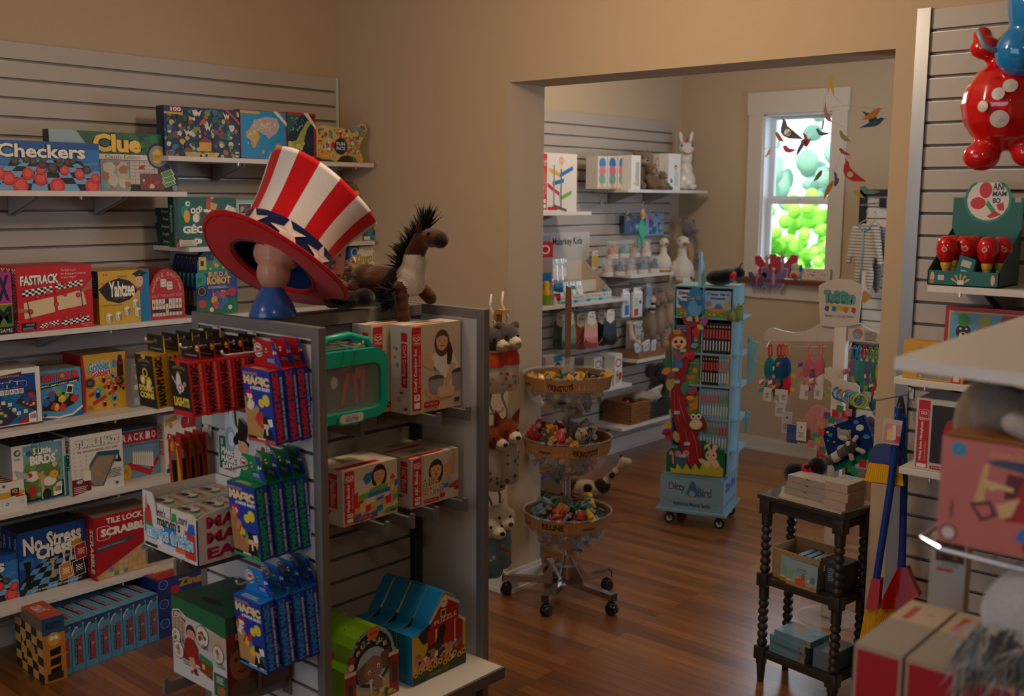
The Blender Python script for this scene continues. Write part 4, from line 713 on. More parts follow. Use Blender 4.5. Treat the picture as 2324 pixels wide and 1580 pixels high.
# --- hanging magic boxes ---
def hang_box(name,label,w,h,d,card_h,loc,body,fr,rt,tp,cardc,cardart,tilt=.09,group=None):
    """carton with a hanging header card rising from its back edge; origin at the hook hole"""
    t=thing(name,label,'magic trick pack',loc,(tilt,0,0),group); hz=card_h*.62
    z1=-hz; z0=z1-h; 
    b=box_thing('carton',None,None,w,h,d,(-w/2,-d,z0),0,body=body,front=fr,right=rt,top=tp,parent=t)
    m=MB(); e=.32*w; pts=[(-w/2,z1),(w/2,z1),(w/2-.02,z1+card_h*.55),(e,z1+card_h),(-e,z1+card_h),(-w/2+.02,z1+card_h*.55)]
    if isinstance(cardc,tuple): pts=[(-w/2,z1-.0),(w/2,z1),(w/2,z1+card_h*.1),(w/2-.004,z1+card_h),(-w/2+.004,z1+card_h),(-w/2,z1+card_h*.1)]; cardc=cardc[0]
    # the card is cut with a round hole for the rod
    n=12; r=.0075; hole=[(r*math.cos(2*PI*k/n),r*math.sin(2*PI*k/n)) for k in range(n)]
    o_=[]; 
    def edge(a):
        # outline point of the card in direction a
        best=None
        for i in range(len(pts)):
            x1,y1=pts[i];x2,y2=pts[(i+1)%len(pts)]; dx,dy=math.cos(a),math.sin(a); D=dx*(y1-y2)-dy*(x1-x2)
            if abs(D)<1e-9: continue
            s_=(x1*(y1-y2)-y1*(x1-x2))/D; u=(dx*y1-dy*x1)/D
            if s_>0 and -1e-6<=u<=1+1e-6 and (best is None or s_<best): best=s_
        return (best*math.cos(a),best*math.sin(a))
    angs=sorted(set([math.atan2(y,x)%(2*PI) for x,y in pts]+[2*PI*k/n for k in range(n)]))
    O=[edge(a) for a in angs]; I=[(r*math.cos(a),r*math.sin(a)) for a in angs]; N=len(angs)
    V=[(x,-.001,z) for x,z in O]+[(x,-.001,z) for x,z in I]+[(x,.0002,z) for x,z in O]+[(x,.0002,z) for x,z in I]; F=[]
    for i in range(N):
        j=(i+1)%N; F+=[(i,j,N+j,N+i),(2*N+j,2*N+i,3*N+i,3*N+j),(i,2*N+i,2*N+j,j),(N+j,3*N+j,3*N+i,N+i)]
    m.add(V,F,cardc); cardart(CV(m,(-w/2,-.001,z1),(1,0,0),(0,0,1),w,card_h)); m.build('header_card',t)
    return t
def mk_marvin(top,txt,blk):
    def fr(c):
        c.r(0,0,1,1,'#12389a'); c.t("MARVIN'S",.04,.91,.55,.96,'#c98a2c',b=.03); c.t('MAGIC',.04,.78,.96,.91,'#e0c49a',b=.08,sh='#2a1a10'); c.t('MADE EASY!',.34,.72,.96,.77,'#e0e0e0',b=.06); c.star(.28,.74,.05,'#e0e0e0')
        c.poly([(0,0),(0,.62),(.3,.5),(.6,.3),(.95,.05),(.95,0)],blk); c.star(.2,.62,.17,'#c2262a',9,.7); c.t('30',.1,.585,.3,.655,'#ece6da',b=.07)
        R=random.Random(len(blk)+ord(txt[3])); 
        for k in range(14): x=.15+.055*k+R.uniform(-.05,.05); y=.55-.035*k+R.uniform(-.08,.08); q=R.uniform(.06,.13); c.poly([(x-q,y-q*.4),(x+q*.3,y-q*.7),(x+q,y+q*.3),(x,y+q*.7)],R.choice(['#d9b52c','#c2302a','#2f6ac0','#dcd6ca','#2a7a4a','#b08a5a']))
        c.e(.62,.55,.1,'#d9c23a'); c.e(.8,.6,.13,'#d9c23a'); c.e(.72,.24,.09,'#d8b694',ry=.045); c.poly([(.6,.27),(.84,.27),(.8,.37),(.63,.37)],'#14120f'); c.poly([(.62,.2),(.85,.2),(.95,.06),(.55,.06)],'#16130f'); c.r(.7,.12,.76,.2,'#dcd6ca'); c.poly([(.78,.34),(.95,.36),(.97,.26),(.84,.24)],'#e0dcd2'); c.r(0,0,1,.035,txt); c.r(.0,.035,.7,.07,'#15120f'); c.r(.35,.04,.65,.065,'#d9d4c8')
    def rt(c):
        c.r(0,0,1,1,'#14389c'); c.t("MARVIN'S MAGIC",.12,.03,.62,.97,txt,b=.07,rot=90); c.t('NUMBER ONE FOR MAGIC WORLDWIDE',.72,.04,.9,.9,'#d0d6e4',b=.03,rot=90)
    def tp(c): c.r(0,0,1,1,top); c.lines(.2,.2,.8,.6,3,'#e0d8c4')
    def cd(c):
        c.e(.22,.6,.16,'#d9d2c2',n=20); c.e(.22,.6,.135,'#3a5a8a'); c.e(.22,.6,.11,'#d9d2c2'); c.r(.14,.55,.3,.68,'#c2302a'); c.poly([(.68,1),(.8,1),(1.0,.1),(.88,0)],'#12389a'); c.t('6+',.74,.5,.88,.66,'#e0e0e0',b=.04); c.r(.5,.14,.84,.38,'#173a8c'); c.lines(.53,.18,.8,.34,4,'#c9cfdc',w=.4)
    return fr,rt,tp,cd
for key,top,txt,blk,x,z,ys,lab,group in (
  ('red','#b3161c','#d8262c','#b8854a',2.132,1.503,(-2.045,-2.0,-1.961),'blue magic set box with a red header card','red topped magic boxes on the upper right hook'),
  ('green','#147a48','#1f9a5c','#a8744a',2.118,1.199,(-2.092,-2.045,-2.0,-1.961),'blue magic set box with a green header card','green topped magic boxes on the middle hook'),
  ('blue','#1a74c2','#2f8ad8','#b88a5a',2.15,.894,(-2.105,-2.055,-2.005,-1.961),'blue magic set box with a bright blue header card','bright blue magic boxes on the lower hook')):
    fr,rt,tp,cd_=mk_marvin(top,txt,blk); first=None
    for i,y in enumerate(ys):
        l=lab+(', frontmost on its hook',', second on its hook',', third on its hook',', rearmost on its hook')[i if i<len(ys)-1 else 3]
        d=(ys[i+1 if i+1<len(ys) else i]-ys[i]) if i+1<len(ys) else .04
        loc=(x,y,z)
        if first is None: first=hang_box('hanging_magic_box',l,.122,.2 if key!='green' else .205,.041,.07,loc,top,fr,rt,tp,top,cd_,group=group)
        else: dup(first,loc=loc,label=l)
def mk_small(body,word,icon):
    def fr(c):
        c.r(0,0,1,1,'#0f0d0c'); c.e(.5,1.0,.13,body); c.t("MARVIN'S MAGIC",.2,.84,.85,.9,'#b08a3a',arc=.03); c.t('PRESENTS',.38,.79,.66,.82,'#b08a3a')
        if icon: [c.e(x,y,.15,'#cfa52c',n=14) or c.e(x,y,.09,k) for x,y,k in ((.5,.66,'#0f0d0c'),(.34,.52,'#e0d4a4'),(.68,.5,'#e0c45a'))]; c.e(.62,.42,.1,'#d8cfa8')
        else: c.e(.45,.6,.13,'#d0c8bc',ry=.2); c.e(.5,.52,.2,'#cfc2b8',ry=.08); c.e(.5,.52,.1,'#c22a26'); c.e(.5,.52,.05,'#f0e8e0'); c.poly([(.1,.7),(.14,.72),(.4,.55),(.36,.52)],'#c9b8a8'); c.e(.75,.6,.08,'#b08a78')
        ws=word.split(); 
        for i,w_ in enumerate(ws): c.t(w_,.1,.3-.13*i-(0 if len(ws)>1 else .13),.9,.42-.13*i-(0 if len(ws)>1 else .08),'#d9bc3a',b=.06)
        if not icon: c.r(0,0,1,.1,'#b8181c')
    def rt(c): c.r(0,0,1,1,body); c.t("MARVIN'S MAGIC",.12,.04,.66,.96,'#16120f',b=.06,rot=90); c.t('THE UNIVERSAL MAGIC COLLECTION',.76,.06,.9,.94,'#d8b9a8' if not icon else '#b3841a',rot=90)
    def cd(c):
        c.poly([(.9,0),(1,0),(.98,1),(.94,1)],'#c9961e' if icon else '#a8161a'); c.t('Can you keep a secret?',.18,.12,.8,.26,'#cfc8ba'); 
        if not icon: c.e(.84,.62,.1,'#b8242a'); c.e(.84,.62,.08,'#d9b83a',ry=.18); c.r(.77,.55,.91,.62,'#b8242a')
    return fr,rt,cd
for body,word,icon,x,lab,group in (('#c99a1e','DYNAMIC COINS',1,1.762,'yellow and black coin trick pack','yellow coin trick packs on the left hook'),('#bd1a1e','LIGHTS',0,1.937,'red and black light trick pack','red light trick packs on the second hook')):
    fr,rt,cd_=mk_small(body,word,icon); first=None
    for i in range(5):
        l=lab+(', frontmost on its hook',', second on its hook',', in the middle of its hook',', fourth on its hook',', rearmost on its hook')[i]; loc=(x,-2.148+.0455*i,1.503)
        if first is None: first=hang_box('hanging_trick_pack',l,.093,.15,.044,.05,loc,body,fr,rt,None,('#14110f',),cd_,group=group,tilt=.08)
        else: dup(first,loc=loc,label=l)
# --- paintbrush cards ---
hook('display_hook','wire hook holding the red paintbrush cards',1.70,GYA,1.198,.13)
for i in range(4):
    t=thing('paintbrush_card','red card holding a black paintbrush, '+('frontmost','second','third','rearmost')[i]+' in the left row','paintbrush pack',(1.70,-2.065+.028*i,1.198),(.03,0,0),'red paintbrush cards on the left hook')
    m=MB(); m.box((-.035,-.0015,-.175),(.035,0,.012),'#a81a1e'); c=CV(m,(-.035,-.0015,-.175),(1,0,0),(0,0,1),.07,.187); c.poly([(.15,.0),(.2,.7),(.42,.93),(.62,.9),(.86,.4),(.84,0)],'#c9961e'); c.e(.5,.93,.09,'#5a1012'); c.t('4+',.66,.84,.86,.9,'#d8c9b8'); m.build('card',t)
    m=MB(); m.tube([(0,-.006,-.172),(0,-.006,-.10),(0,-.006,-.06)],[.006,.008,.0075],BLACKP); m.tube([(0,-.006,-.06),(0,-.006,-.032)],[.0085,.007],CHROME); m.tube([(0,-.006,-.032),(0,-.006,-.015),(0,-.006,-.002)],[.0065,.008,.001],mat('#c98a1e',.7)); m.build('paintbrush',t,smooth=40)
# --- straight arms carrying the cartons on the front panel ---
def arm(label,x,y,z,L,out,h=.032,w=.012,group=None):
    o=Vector(out); s=o.cross(Z_); t=thing('shelf_arm',label,'display arm',(x,y,z),0,group); m=MB()
    pts=[(.001,0),(L,0),(L+.002,.012),(L+.014,.012),(L+.014,-h),(.001,-h-.006)]
    m.prism([(a,b) for a,b in pts],(s*(w/2),o,Z_),w,GM); m.build('arm_bar',t); 
    m=MB(); V=[]
    m.add([s*a+o*b+Z_*c for a,b,c in ((-.02,.001,-h-.03),(.02,.001,-h-.03),(.02,.004,-h-.03),(-.02,.004,-h-.03),(-.02,.001,.02),(.02,.001,.02),(.02,.004,.02),(-.02,.004,.02))],[(0,3,2,1),(4,5,6,7),(0,1,5,4),(1,2,6,5),(2,3,7,6),(3,0,4,7)],GM); m.build('arm_plate',t); return t
TZ=.917
arm('grey arm under the left end of the magic tricks tray',1.80,GYA,TZ,.262,(0,-1,0)); arm('grey arm under the right end of the magic tricks tray',1.945,GYA,TZ,.262,(0,-1,0))
LZ=.547
arm('grey arm under the left side of the log toy cartons, near the floor',1.86,GYA,LZ,.262,(0,-1,0)); arm('grey arm under the right side of the log toy cartons',2.06,GYA,LZ,.262,(0,-1,0))
# --- counter tray of small trick boxes ---
t=thing('display_tray','white counter tray of small magic trick boxes on the grey arms','display tray',(1.745,-2.2,TZ+.001))
w,d,h=.272,.24,.165
m=MB(); WC_='#cfcac2'; m.box((0,0,0),(w,d,.003),WC_)
FR=[(0,0),(1,0),(1,.78),(.94,.86),(.86,.86),(.82,.62),(.26,.62),(.22,.9),(.18,1),(0,1)]
m.prism([(x*w,z*h) for x,z in FR],((0,0,0),(1,0,0),(0,0,1)),.003,WC_); m.box((0,.003,0),(.003,d,h),WC_); m.box((0,d-.003,0),(w,d,h),WC_)
m.prism([(0,0),(d,0),(d,h),(d*.5,h*.9),(.03,h*.86),(0,h*.8)],((w,0,0),(0,1,0),(0,0,1)),.003,WC_)
c=CV(m,(0,0,0),(1,0,0),(0,0,1),w,h)
c.poly([(.02,.28),(.02,.62),(.16,.6),(.2,.3)],'#2a8a4a'); c.poly([(.38,.18),(.38,.5),(.62,.5),(.62,.18)],'#2a7ac2'); c.poly([(.6,.12),(.6,.35),(.78,.35),(.78,.12)],'#d8622a'); c.poly([(.78,.08),(.78,.55),(.97,.5),(.97,.08)],'#c2302a')
c.t("marvin's",.27,.47,.7,.66,'#1c1c20',b=.03); c.t('magic tricks',.05,.14,.94,.47,'#d9e0e4',b=.09,sh='#1a2430'); c.t('magic tricks',.05,.16,.94,.46,'#7fb8d8',b=.03); c.r(.02,.05,.26,.1,'#15181c'); c.poly([(.82,.5),(.97,.52),(.95,.7),(.86,.68)],'#1f5ab8'); c.poly([(.84,.72),(.95,.75),(.93,.88)],'#cfc4a0'); c.e(.1,.6,.06,'#c22a26',ry=.18); c.poly([(.05,.7),(.07,.98),(.09,.7)],'#b87a5a')
c=CV(m,(w,0,0),(0,1,0),(0,0,1),d,h)
for i,s_ in enumerate(('MAKE','MAGIC','EASY!')): c.t(s_,.12,.6-.26*i,(.82,.98,.9)[i],.8-.26*i,'#b3174a',b=.05)
c=CV(m,(0,d-.003,h),(1,0,0),(0,0,1),w,.14)
m.build('tray',t)
def trick_art(c): c.r(0,0,1,1,'#cfcabf'); c.t("marvin's",.3,.72,.8,.92,'#1c1c20',b=.03); c.poly([(.02,.5),(.02,.9),(.2,.9),(.25,.5)],'#2a8a4a'); c.poly([(.8,.35),(.8,.75),(.97,.75),(.97,.35)],'#c2302a'); c.t('magic tricks',.05,.42,.95,.74,'#7fb8d8',b=.05,sh='#1a2430'); c.t('INCREDIBLE SPIKED COIN',.08,.2,.92,.34,'#2a7a6a')
def trick_top(c): c.r(0,0,1,1,'#b9b2a6'); c.blobs(.05,.1,.95,.9,16,['#1c1c20','#c2302a','#b8945a','#2a6ab0','#d9d2c4','#2a7a4a'],.12,5); c.lines(.1,.1,.5,.4,3,'#22262a')
f=None
for j in range(3):
    for i in range(2):
        l='small white magic trick box in the counter tray, '+('front','middle','back')[j]+' row '+('left','right')[i]
        loc=(1.745+.008+i*.13,-2.2+.006+j*.076,TZ+.0055)
        if f is None: f=box_thing('trick_box',l,'magic trick pack',.124,.132,.07,loc,0,body='#b9b2a6',front=trick_art,top=trick_top,group='small trick boxes in the counter tray')
        else: f2=dup(f,loc=(loc[0],loc[1],loc[2]+(.022 if j else 0)*0),label=l)
# cut-out sign standing behind the tray
m=MB(); S_=[(0,0),(1,0),(1,.62),(.85,.7),(.62,.66),(.6,.86),(.42,.98),(.4,.78),(.34,.84),(.3,1.3),(.16,1.34),(.14,.72),(.03,.72),(0,.66)]
ww,hh_=.255,.19; m.prism([(x*ww,z*hh_) for x,z in S_],((0,0,0),(1,0,0),(0,0,1)),.003,WC_)
c=CV(m,(0,0,0),(1,0,0),(0,0,1),ww,hh_); c.noclip=1; c.r(.02,.1,.15,.62,'#1c6a3a'); c.r(.05,.48,.1,.58,'#b8b4c8'); c.t('MAKE',.06,.34,.3,.46,'#e0dcd2',b=.06,sh='#14141a'); c.t('MAGIC',.06,.22,.36,.33,'#e0dcd2',b=.06,sh='#14141a'); c.t('EASY!',.08,.1,.34,.21,'#e0dcd2',b=.06,sh='#14141a')
c.poly([(.17,.75),(.17,1.3),(.29,1.27),(.32,.84)],'#bcd0dc'); c.poly([(.19,1.1),(.23,1.17),(.27,1.1),(.23,.98)],'#b8242a'); c.e(.25,.6,.1,'#8fa8c8',ry=.2); c.e(.27,.6,.06,'#c9d4e0',ry=.12); c.poly([(.4,.7),(.56,.62),(.62,.86),(.43,.97)],'#141216'); c.poly([(.34,.66),(.6,.54),(.62,.6),(.38,.74)],'#141216'); c.e(.5,.52,.1,'#c99a7a',ry=.1); c.e(.36,.6,.05,'#141216'); c.poly([(.7,.5),(.95,.52),(.93,.66),(.72,.64)],'#d9d2c4'); c.e(.88,.56,.04,'#b8242a')
tag(m.build('display_sign',loc=(1.76,-1.957,1.085)),'white cut-out sign with playing card and black top hat behind the tray','sign')
# --- log toy cartons ---
def ll_front(c):
    c.r(0,0,1,1,'#b9b4ae'); c.r(0,.0,1,.34,'#c4c2c0'); c.poly([(0,.8),(0,1),(1,1),(1,.74),(.5,.8)],'#17603c'); c.r(0,.5,.25,.8,'#a8947c'); [c.r(.05+.07*k,.45,.08+.07*k,.8,'#8f7a62',hold=1) for k in range(3)]; c.r(.7,.5,1,.75,'#b09c84')
    c.poly([(.02,.72),(.02,.82),(.14,.86),(.28,.8),(.28,.7),(.14,.76)],'#e0d8ca'); c.poly([(.03,.73),(.03,.81),(.14,.845),(.27,.79),(.27,.71),(.14,.77)],'#6a1c1a'); c.t('LINCOLN LOGS',.05,.75,.26,.8,'#e0d8ca',b=.05,arc=.02)
    c.face(.36,.6,.085,'#c98f6e','#3a2114','#8c1c1e'); c.poly([(.24,.5),(.3,.55),(.42,.55),(.5,.45),(.46,.3),(.34,.28)],'#8c1c1e'); c.poly([(.3,.3),(.4,.32),(.46,.18),(.4,.15)],'#c98f6e'); c.poly([(.5,.33),(.52,.42),(.74,.38),(.76,.3)],'#1c7a50'); c.poly([(.51,.2),(.51,.34),(.75,.31),(.74,.15)],'#7a3a20'); c.r(.56,.24,.61,.3,'#d8a84a'); c.blobs(.3,.1,.5,.22,6,['#8c3a22','#6a2a1a'],.03,2)
    for x,y,q in ((.08,.5,.09),(.12,.33,.1),(.58,.65,.12),(.86,.52,.1)): c.e(x,y,q,'#5a1a14'); c.e(x,y,q*.93,'#c9c4b8'); c.blobs(x-q*.6,y-q*.6,x+q*.6,y+q*.6,5,['#a83a1c','#7a3a20','#2a6a3a','#b8944a'],q*.35,int(q*100))
    for i,(s_,x,y) in enumerate((('STACK',.15,.47),('& BUILD',.15,.44),('CREATE A',.56,.53),('CAMPFIRE',.56,.5),('WORKING',.82,.4),('DOOR',.85,.37),('FUN PLAY',.2,.22),('FIGURES!',.22,.19))): c.t(s_,x,y,x+.13,y+.022,'#2a2624',b=.02)
    c.r(.78,0,1,.28,'#17603c'); c.lines(.82,.17,.96,.26,4,'#c9c4b8'); c.r(.84,.03,.97,.13,'#a8562a')
def ll_right(c): c.r(0,0,1,1,'#6a1a18'); c.r(0,.8,1,1,'#123f2a'); c.e(.5,.42,.42,'#8c5a34',ry=.24); c.e(.5,.5,.34,'#3a2a1c',ry=.2); c.e(.5,.4,.4,'#8c5a34',ry=.2); c.e(.3,.46,.06,'#1c1410',ry=.03); c.e(.7,.46,.06,'#1c1410',ry=.03); c.poly([(.3,.32),(.5,.27),(.7,.32),(.5,.3)],'#3a2010'); c.e(.5,.06,.45,'#5a4a38',ry=.14); c.t('L',.3,.7,.5,.78,'#c9b9a8')
def ll_top(c): c.r(0,0,1,1,'#144a32'); c.e(.5,.5,.2,'#0a1a12',ry=.12)
LW=.268
b1=box_thing('toy_carton','green topped log building toy carton with a boy, front one on the lower arms','toy box',LW,.232,.098,(1.815,-2.165,LZ+.001),0,body='#144a32',front=ll_front,right=ll_right,top=ll_top,group='log toy cartons on the lower arms')
dup(b1,loc=(1.815+.01,-2.063,LZ+.001),label='green topped log building toy carton, rear one next to the slatted panel')
# --- cartons on the right-hand side of the stand, facing the aisle ---
def hape_strip(c,title,sub,pieces,x0=.03,x1=.2):
    c.r(x0,0.04,x1,.98,'#b8161c'); c.rr(x0+.01,.78,x1-.01,.9,'#d8cfc4'); c.rr(x0+.014,.784,x1-.014,.896,'#b8161c')
    cx=(x0+x1)/2; q=(x1-x0)*.2; a=c.w/c.h
    for k in(-1,1): c.e(cx+k*q,.855,q*.9,'#d8cfc4',ry=q*a*.9,n=14); c.e(cx+k*q,.855,q*.55,'#b8161c',ry=q*a*.55,n=12)
    c.poly([(cx-q*1.7,.85),(cx+q*1.7,.85),(cx,.815)],'#d8cfc4'); c.poly([(cx-q*1.1,.85),(cx+q*1.1,.85),(cx,.828)],'#b8161c'); c.t('Hape',x0+.03,.79,x1-.03,.815,'#e0d6ca',b=.03)
    c.t(title,x0+.03,.25,x1-.07,.74,'#e0d6ca',b=.03,rot=90); c.t(sub,x1-.055,.3,x1-.02,.66,'#d8b8a8',rot=90)
    for y in (.15,.06): c.rr(x0+.03,y,x1-.03,y+.07,'#e0d6ca'); 
    c.t(pieces,x0+.05,.165,x1-.05,.205,'#b8161c',b=.02)
def hape_front(title,sub,pieces,draw):
    def f(c): c.r(0,0,1,1,'#c9bcab'); draw(c); hape_strip(c,title,sub,pieces); c.rr(.24,.05,.56,.12,'#b8161c',.5); c.t('Love Play Learn',.28,.068,.52,.1,'#e0d6ca')
    return f
def hape_side(title):
    def f(c): c.r(0,0,1,1,'#b4b3b4'); c.r(.55,.82,.85,.92,'#b8161c'); c.r(.55,.3,.85,.8,'#b8161c'); c.t(title,.6,.34,.8,.78,'#d8cfc4',rot=-90); c.blobs(.1,.02,.9,.25,8,['#8a8480','#6a4a3a','#c2b8ac','#b08a6a'],.12,4); c.blobs(.15,.5,.45,.75,5,['#8f9498','#6a6a6a'],.1,3)
    return f
def hape_top(c): c.r(0,0,1,1,'#c2b49c'); c.r(0,.1,.75,.28,'#b8161c'); c.r(.3,.5,.6,.8,'#8a7f72')
def chef(c):
    c.r(.2,0,1,1,'#b8a48e'); c.poly([(.2,0),(.2,.3),(1,.38),(1,0)],'#c2a684'); c.poly([(.44,.2),(.4,.62),(.55,.7),(.8,.7),(.95,.5),(.9,.25)],'#cfc8bb'); c.face(.62,.79,.13,'#c99678','#5a3220',style=1); c.poly([(.78,.78),(.84,.66),(.8,.5),(.72,.52),(.72,.7)],'#3a2218'); c.poly([(.22,.66),(.34,.7),(.46,.56),(.44,.46),(.36,.5),(.24,.54)],'#c49a7c'); c.poly([(.8,.54),(.9,.5),(.74,.26),(.66,.3)],'#c49a7c')
    for k in range(5): c.poly([(.44,.52),(.45,.52),(.5+.05*k,.34),(.49+.05*k,.34)],'#7a7570')
    c.e(.5,.36,.16,'#4a4642',ry=.05); c.poly([(.34,.36),(.66,.36),(.62,.2),(.38,.2)],'#8a8682'); c.e(.94,.4,.13,'#3a3836',ry=.05); c.r(.82,.2,1,.4,'#8a8682'); c.rr(.52,.14,.86,.27,'#cfa882',.4); c.poly([(.26,.26),(.42,.12),(.5,.06),(.56,.1),(.46,.16),(.28,.28)],'#c29a70'); c.r(.86,.06,.97,.11,'#1c4a3a')
def put_g(name,label,BL,BR,TL,X,z,d,title,sub,pcs,draw,n=0,**k):
    y0=at(*BL,0,X).y; w=at(*BR,0,X).y-y0; h=at(*TL,0,X).z-z
    return box_thing(name,label,'toy box',w,h,d,(X,y0,z),XR,body='#b9b0a4',front=hape_front(title,sub,pcs,draw),left=hape_side(title),top=hape_top,**k),y0,w,h
AZ=1.247
o,y0,w,h=put_g('toy_carton','white and red cooking set carton with a girl whisking, front of the upper arms',(932,936),(1045,906),(918,743),2.135,AZ+.001,.088,"Chef's Cooking Set",'Kochset für Köche','7',chef)
c2=dup(o,loc=(2.135-.094,y0-.072,AZ+.001),label='white and red cooking set carton standing behind and left of the front one')
def arms_g(z,ys,lab,L=.25):
    for i,y in enumerate(ys): arm(lab[i],GC+.024,y,z,L,(1,0,0))
arms_g(AZ,(-1.345,-1.475),('grey arm under the right end of the cooking set carton','grey arm under the middle of the cooking set carton'))
arms_g(AZ-.012,(-1.69,),('grey arm under the rear cooking set carton, behind the teal case',),L=.14)
def maple(c):
    c.r(.2,.75,1,1,'#b9ad9c'); c.face(.66,.78,.12,'#c9977a','#2c1a14',style=1); c.poly([(.5,.6),(.84,.6),(.9,.3),(.4,.3)],'#cfc6b8'); c.poly([(.36,.78),(.42,.86),(.54,.88),(.5,.7),(.42,.66)],'#1f6fb8'); B=['#1f6fb8','#c2262a','#d0a32c','#6aa03a','#d0b08a','#c2302a']
    for x0,y0,x1,y1,k in ((.48,.5,.82,.58,3),(.44,.42,.86,.5,0),(.28,.4,.46,.5,3),(.2,.34,.27,.55,1),(.2,.28,.36,.38,1),(.3,.14,.4,.34,4),(.2,.1,.28,.26,2),(.2,.02,.32,.16,0),(.3,.02,.46,.12,0),(.4,.16,.5,.28,5),(.52,.2,.6,.32,2),(.58,.3,.76,.42,4),(.6,.32,.74,.38,0),(.76,.22,.88,.36,1),(.7,.18,.78,.28,2),(.6,.12,.72,.22,0),(.48,.02,.62,.14,0),(.72,.1,1,.2,4),(.76,.06,1,.14,3),(.86,.42,.96,.56,4),(.86,.56,.94,.66,2),(.94,.5,1,.62,0),(.93,.4,1,.5,2),(.6,.6,.7,.7,2),(.9,.26,1,.36,3)): c.poly([(x0,y0-.01),(x1,y0+.02),(x1,y1+.02),(x0,y1-.01)],B[k])
    c.poly([(.85,.66),(.9,.76),(.96,.67)],'#c2262a'); c.r(.86,.05,.97,.1,'#1c4a3a')
BZ=.955
def hit2(px,X): return at(*px,0,X)
o,y0,w,h=put_g('toy_carton','white and red wooden block carton with a girl and coloured blocks, left of two',(779,1214),(902,1176),(772.7,1072),2.13,BZ+.001,.15,'Maple Blocks','Bunte Holzbausteine','50',maple)
def abc(c):
    c.r(.2,.5,1,1,'#b9aea0'); c.face(.52,.66,.13,'#cf9f84','#3a261c','#c9c0b4',style=1); c.poly([(.78,.78),(.86,.88),(.94,.84),(.9,.5),(.8,.44),(.74,.5)],'#c99678'); c.poly([(.66,.62),(.72,.76),(.78,.7),(.74,.58)],'#c9962c')
    L_='1.4+XNHAS1Q8Z3'; q=0
    for i in range(4):
        for j in range(3 if i<2 else 4):
            x=.24+.11*j; y=.46-.09*i; c.r(x,y,x+.1,y+.085,'#cfae84'); c.r(x+.012,y+.01,x+.088,y+.075,['#d8c9a8','#1f7ab0','#c2342a','#c9a25a'][(i+j)%4]); c.t(L_[q%len(L_)] if L_[q%len(L_)]!='.' else 'B',x+.03,y+.02,x+.07,y+.065,['#b8262a','#e0d8c4','#e0d8c4','#5a3a1c'][(i+j)%4],b=.03); q+=1
    for x,y,col in ((.66,.42,'#c9a25a'),(.78,.4,'#7ab0c9'),(.72,.3,'#1f7ab0'),(.84,.26,'#b8262a'),(.94,.3,'#b8262a'),(.84,.17,'#d8c9a8'),(.94,.2,'#b8262a'),(.64,.12,'#a8201f')): c.r(x-.05,y-.04,x+.05,y+.045,col)
o,y0,w,h=put_g('toy_carton','white and red alphabet block carton with a girl holding a toy, right of two',(933,1219),(1040,1180.5),(932,1043),2.145,BZ+.001,.1,'ABC Blocks','ABC-Klötzchen','26',abc)
dup(o,loc=(2.145-.102,y0+.0,BZ+.001),label='white and red alphabet block carton standing behind the front one')
arms_g(BZ,(-1.36,-1.487,-1.59,-1.69),('grey arm under the right end of the alphabet carton','grey arm under the left end of the alphabet carton','grey arm between the two block cartons','grey arm under the wooden block carton'))
# teal case
t=thing('toy_doctor_case','teal plastic doctor kit case with red tools behind a clear window, hanging','toy case',(2.14,-1.85,1.50),XR)
TE=mat('#0f9c82',.3)
m=MB(); 
def rrect(w,h,r,n=6):
    P=[]
    for cx,cy,a in ((w/2-r,h/2-r,0),(-w/2+r,h/2-r,90),(-w/2+r,-h/2+r,180),(w/2-r,-h/2+r,270)):
        for k in range(n+1): q=math.radians(a+90*k/n); P.append((cx+r*math.cos(q),cy+r*math.sin(q)))
    return P
def ring(mb,O,I,fr,d,m_):
    o,ux,uy=[Vector(q) for q in fr]; n=ux.cross(uy); N=len(O)
    V=[o+ux*x+uy*y for x,y in O]+[o+ux*x+uy*y for x,y in I]; V+=[p-n*d for p in V]; F=[]
    for i in range(N): j=(i+1)%N; F+=[(i,j,N+j,N+i),(2*N+j,2*N+i,3*N+i,3*N+j),(i,2*N+i,2*N+j,j),(N+j,3*N+j,3*N+i,N+i)]
    mb.add(V,F,m_)
cw_,ch_=.29,.205; cx,cz=.085,-.13
O=[(x+cx,z+cz) for x,z in rrect(cw_,ch_,.05)]; I=[(x+cx,z+cz-.008) for x,z in rrect(cw_-.055,ch_-.07,.03)]
ring(m,O,I,((0,0,0),(1,0,0),(0,0,1)),.06,TE); m.prism([(x+cx,z+cz) for x,z in rrect(cw_-.02,ch_-.02,.04)],((0,.055,0),(1,0,0),(0,0,1)),.004,mat('#5a524a',.5)); m.build('case_body',t,smooth=35)
m=MB(); m.tube([(cx-.09,.03,cz+ch_/2-.005),(cx-.06,.03,cz+ch_/2+.035),(cx+.02,.03,cz+ch_/2+.04),(cx+.09,.03,cz+ch_/2+.02),(cx+.105,.03,cz+ch_/2-.01)],.011,TE,n=10); m.build('handle',t,smooth=1)
m=MB(); m.box((cx-cw_/2+.024,.010,cz-ch_/2+.02),(cx+cw_/2-.024,.0115,cz+ch_/2-.03),mat('#e0e4e4',.05,alpha=.12)); m.build('clear_window',t)
m=MB(); RD=mat('#c2161c',.3)
for x0,z0,x1,z1,hx in ((.02,-.19,.075,-.095,1),(.075,-.19,.10,-.10,2),(.1,-.18,.13,-.09,3)):
    m.tube([(x0+cx-.03,.03,z0),(x1+cx-.06,.03,z1)],[.006,.008],RD)
m.ell((cx+.01,.03,-.075),(.022,.012,.014),RD); m.ell((cx+.06,.03,-.10),(.02,.01,.02),RD); m.ell((cx-.035,.03,-.12),(.014,.008,.018),mat('#d8d2c8',.4)); m.build('red_tools',t,smooth=1)
m=MB(); 
